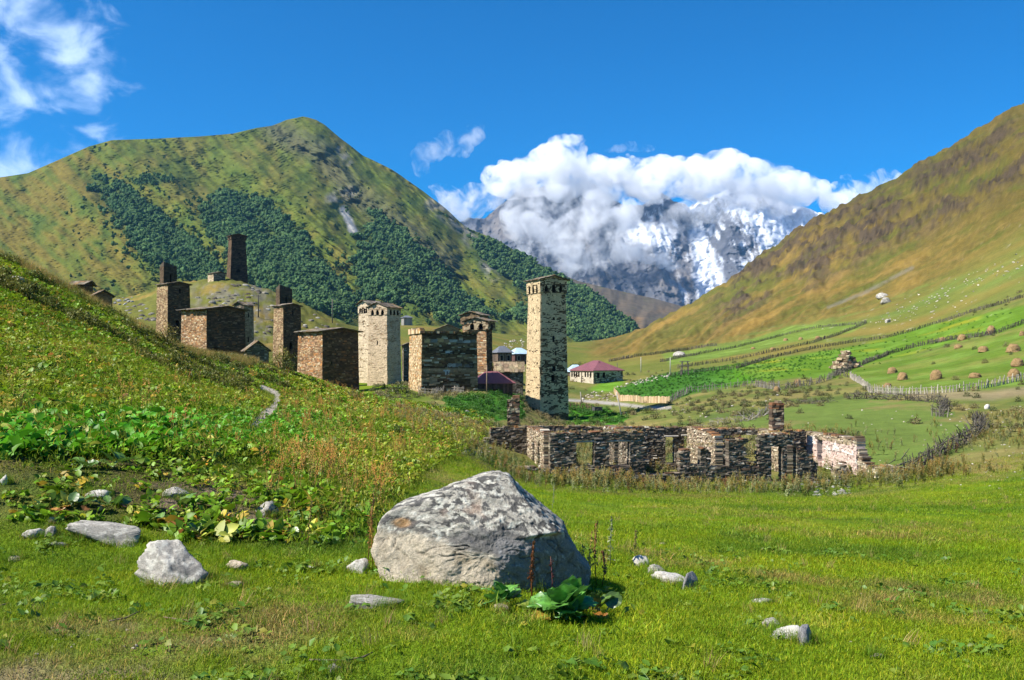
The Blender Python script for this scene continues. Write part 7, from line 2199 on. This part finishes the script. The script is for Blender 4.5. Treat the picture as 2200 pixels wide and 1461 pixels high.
# dry stalks beside the boulder
mat_stalk = plant_mat('dry_stalk', None, .1, .02)
def stalk(px, py0, px1, py1, col, label, seed, rad=.006, seeds=60, g=None, leafy=0, group='dry stalks beside the boulder'):
    r = np.random.default_rng(seed)
    a = g or hit(px, py0); k = a.y / F
    top = Vector(((px1 - px) * k, r.normal() * .03, (py0 - py1) * k))
    mb = MB(); mid = top * .5 + Vector((r.normal() * .01, 0, 0))
    mb.tube([(0, 0, -.03), mid, top], [rad, rad * .8, rad * .5], 5, (1, 1, 1))
    root = tag(mb.build('dry_stalk', mat_stalk, None, True, loc=a), label, 'plant', group); root.color = (*col, 1)
    sm = MB()
    for i in range(seeds):
        t = r.uniform(.35, 1.02); q = (mid * (2 * t) if t < .5 else mid.lerp(top, 2 * t - 1)) + Vector((r.normal(), r.normal(), r.normal() * .5)) * .011 * (1.25 - t * .6); s = r.uniform(.005, .010)
        b_ = r.uniform(.6, 1.4)
        sm.add([q + Vector((s, 0, 0)), q + Vector((-s * .5, s, 0)), q + Vector((-s * .5, -s, 0)), q + Vector((0, 0, s * 1.8)), q - Vector((0, 0, s))], [(0, 1, 3), (1, 2, 3), (2, 0, 3), (1, 0, 4), (2, 1, 4), (0, 2, 4)], (b_, b_, b_))
    o = sm.build('seed_head', mat_stalk, root); o.color = (*col, 1); o['kind'] = 'stuff'
    if leafy:
        lf = MB()
        for i in range(leafy):
            t = r.uniform(.1, .9); q = mid * (2 * t) if t < .5 else mid.lerp(top, 2 * t - 1); l = r.uniform(.03, .07); v, f = leaf_geo(l, l * .5, 3, .2, .6)
            M = Matrix.Translation(q) @ Matrix.Rotation(r.uniform(0, 6.28), 4, 'Z') @ Matrix.Rotation(-r.uniform(-.3, .7), 4, 'Y')
            lf.add([M @ Vector(p) for p in v], f, (1, 1, 1))
        o = lf.build('leaves', mat_stalk, root, True); o.color = (*col, 1); o['kind'] = 'stuff'
gf = P(1143, 1290, 6.85); gf.z = ground_at(gf.x, gf.y)
stalk(1143, 1285, 1146, 1152, (.20, .075, .025), 'tall rust brown seed stalk standing before the dark side of the boulder', 901, .008, 120, gf)
gf = P(1190, 1290, 6.9); gf.z = ground_at(gf.x, gf.y)
stalk(1190, 1285, 1183, 1180, (.14, .05, .04), 'thin dark stalk above the big dock', 902, .004, 20, gf)
for i, (x0, y0, x1, y1, cc, lb, lf) in enumerate((
    (1268,1262,1272,1145,(.34,.24,.06),'yellow brown stalk at the right edge of the boulder',6),(1282,1262,1281,1125,(.26,.14,.045),'tallest brown stalk right of the boulder',0),(1292,1262,1296,1185,(.22,.10,.04),'short brown stalk right of the tallest one',0),
    (1250,1262,1252,1170,(.30,.26,.08),'greenish stalk close against the boulder, right side',8),(1312,1215,1315,1112,(.24,.27,.14),'pale green leafy stalk right of the boulder',22),(1363,1200,1365,1140,(.36,.30,.08),'thin yellow stalk above the stone row',0),
    (802,1225,797,1085,(.30,.16,.04),'orange brown stalk at the left edge of the boulder',8),(812,1232,790,1120,(.36,.25,.05),'yellow stalk leaning left beside the boulder',8),(790,1215,803,1060,(.26,.14,.05),'tall brown stalk left of the boulder',4),
    (660,1180,668,1080,(.36,.28,.07),'yellow stalk at the right end of the bank',10),(1185,1100,1190,1040,(.28,.30,.18),'pale leafy stalk behind the boulder top',16),(880,1060,876,1015,(.25,.13,.05),'brown stalk behind the left shoulder of the boulder',3))):
    stalk(x0, y0, x1, y1, cc, lb, 910 + i, .005, 70 if not lf else 40, None, lf)
# fallen twigs in the grass
def twig(pts, label, seed, rad=.006):
    g = [hit(*q) for q in pts]
    mb = MB(); mb.tube([v - g[0] + Vector((0, 0, .022)) for v in g], [rad] * (len(g) - 1) + [rad * .5], 5, (1, 1, 1))
    o = tag(mb.build('twig', mat_stalk, None, True, loc=g[0]), label, 'twig', 'twigs in the grass'); o.color = (.16, .12, .09, 1)
twig([(235,1342),(270,1335),(305,1318)], 'dark twig in the grass below the rough grey rock', 1)
twig([(352,1333),(400,1340),(430,1352),(448,1345)], 'pale bent twig in the grass below the rough grey rock', 2, .004)
twig([(665,1426),(740,1428),(780,1420),(800,1410)], 'long dark twig near the bottom edge of the meadow', 3)
twig([(0,1308),(20,1302)], 'short twig at the left edge of the meadow', 4)

# shrubs
mat_shrub = plant_mat('shrub_leaf', None, .25, .03)
def shrub(px, py, wpx, hpx, col, label, seed, n=900, g=None, dry=0.0):
    r = np.random.default_rng(seed)
    g = g or hit(px, py); k = g.y / F; W, H = wpx * k / 2, hpx * k
    e = tag(empty('shrub', g), label, 'shrub', 'shrubs between hillside and village')
    mb = MB(); leaf = max(.05, W * .13)
    for i in range(n):
        d = r.normal(size=3); d /= np.linalg.norm(d); d[2] = abs(d[2])
        kk_ = r.random() ** .3 * (1 + .22 * math.sin(d[0] * 6 + seed) * math.cos(d[1] * 5 + d[2] * 3))
        q = Vector((d[0] * W * kk_, d[1] * W * kk_, d[2] * H * kk_)); l = leaf * r.uniform(.6, 1.4); v, f = leaf_geo(l, l * .55, 2, .2, .5)
        M = Matrix.Translation(q) @ Matrix.Rotation(r.uniform(0, 6.28), 4, 'Z') @ Matrix.Rotation(-r.uniform(-.4, 1.2), 4, 'Y')
        b_ = r.uniform(.6, 1.35); c = (b_, b_, b_) if r.random() > dry * smooth(.3, .9, q.z / H) else (b_ * 2.2, b_ * 1.5, b_ * 1.6)
        mb.add([M @ Vector(p) for p in v], f, c)
    o = mb.build('foliage', mat_shrub, e, True); o.color = (*col, 1)
    st = MB()
    for i in range(6):
        a = r.uniform(0, 6.28); st.tube([(0, 0, -.1), (math.cos(a) * W * .3, math.sin(a) * W * .3, H * .4), (math.cos(a) * W * .7, math.sin(a) * W * .7, H * .8)], [.03, .02, .008], 4, (.5, .4, .3))
    o = st.build('stems', mat_shrub, e); o.color = (.2, .15, .1, 1); o['kind'] = 'stuff'
shrub(608, 800, 58, 52, (.13, .16, .03), 'rounded golden green shrub left of the mossy roofed brown house', 31, 1500, None, .7)
shrub(362, 752, 52, 56, (.14, .16, .03), 'golden green shrub on the hillside crest before the leftmost brown house', 32, 1500, None, .8)
shrub(857, 935, 32, 22, (.05, .10, .03), 'small dark green bush on the slope below the big square house', 33, 700)
shrub(858, 848, 54, 26, (.075, .10, .03), 'dark shrub at the foot of the cream tower', 34, 900)
shrub(1356, 888, 26, 16, (.13, .17, .02), 'yellow green bush in the garden right of the leaning pole', 35, 600)
shrub(1390, 888, 28, 16, (.13, .17, .02), 'yellow green bush, second to the right of the leaning pole', 36, 600)
shrub(1408, 900, 30, 18, (.085, .10, .03), 'dull green bush in front of the two yellow green ones', 37, 600)
shrub(760, 858, 40, 22, (.12, .12, .04), 'brownish bush below the mossy roofed brown house', 38, 700, None, .4)
# the tree behind the farmhouse
g = hit(1245, 790); g = Vector((g.x * 225 / g.y, 225, 0)); g.z = ground_at(g.x, g.y); k = 225 / F
e = tag(empty('tree', g), 'dark round leafy tree behind the farmhouse roof', 'tree')
mb = MB(); mb.tube([(0, 0, -.3), (.1, 0, 1.4), (.05, .1, 2.6)], [.22, .16, .08], 7, (.09, .07, .05)); mb.build('trunk', mat_timber, e)
mb = MB(); r = np.random.default_rng(77)
cl = [(r.normal() * .9, r.normal() * .9, 2.0 + r.uniform(-.8, .9)) for _ in range(16)]
for i in range(2600):
    c_ = cl[r.integers(len(cl))]; d = r.normal(size=3); d /= np.linalg.norm(d); q = Vector(c_) + Vector(d) * .75 * r.random() ** .3; l = r.uniform(.12, .26); v, f = leaf_geo(l, l * .7, 2, .2, .4)
    M = Matrix.Translation(q) @ Matrix.Rotation(r.uniform(0, 6.28), 4, 'Z') @ Matrix.Rotation(-r.uniform(-.4, 1.2), 4, 'Y'); b_ = r.uniform(.6, 1.3)
    mb.add([M @ Vector(p) for p in v], f, (b_, b_, b_))
o = mb.build('crown', mat_shrub, e, True); o.color = (.035, .075, .025, 1)
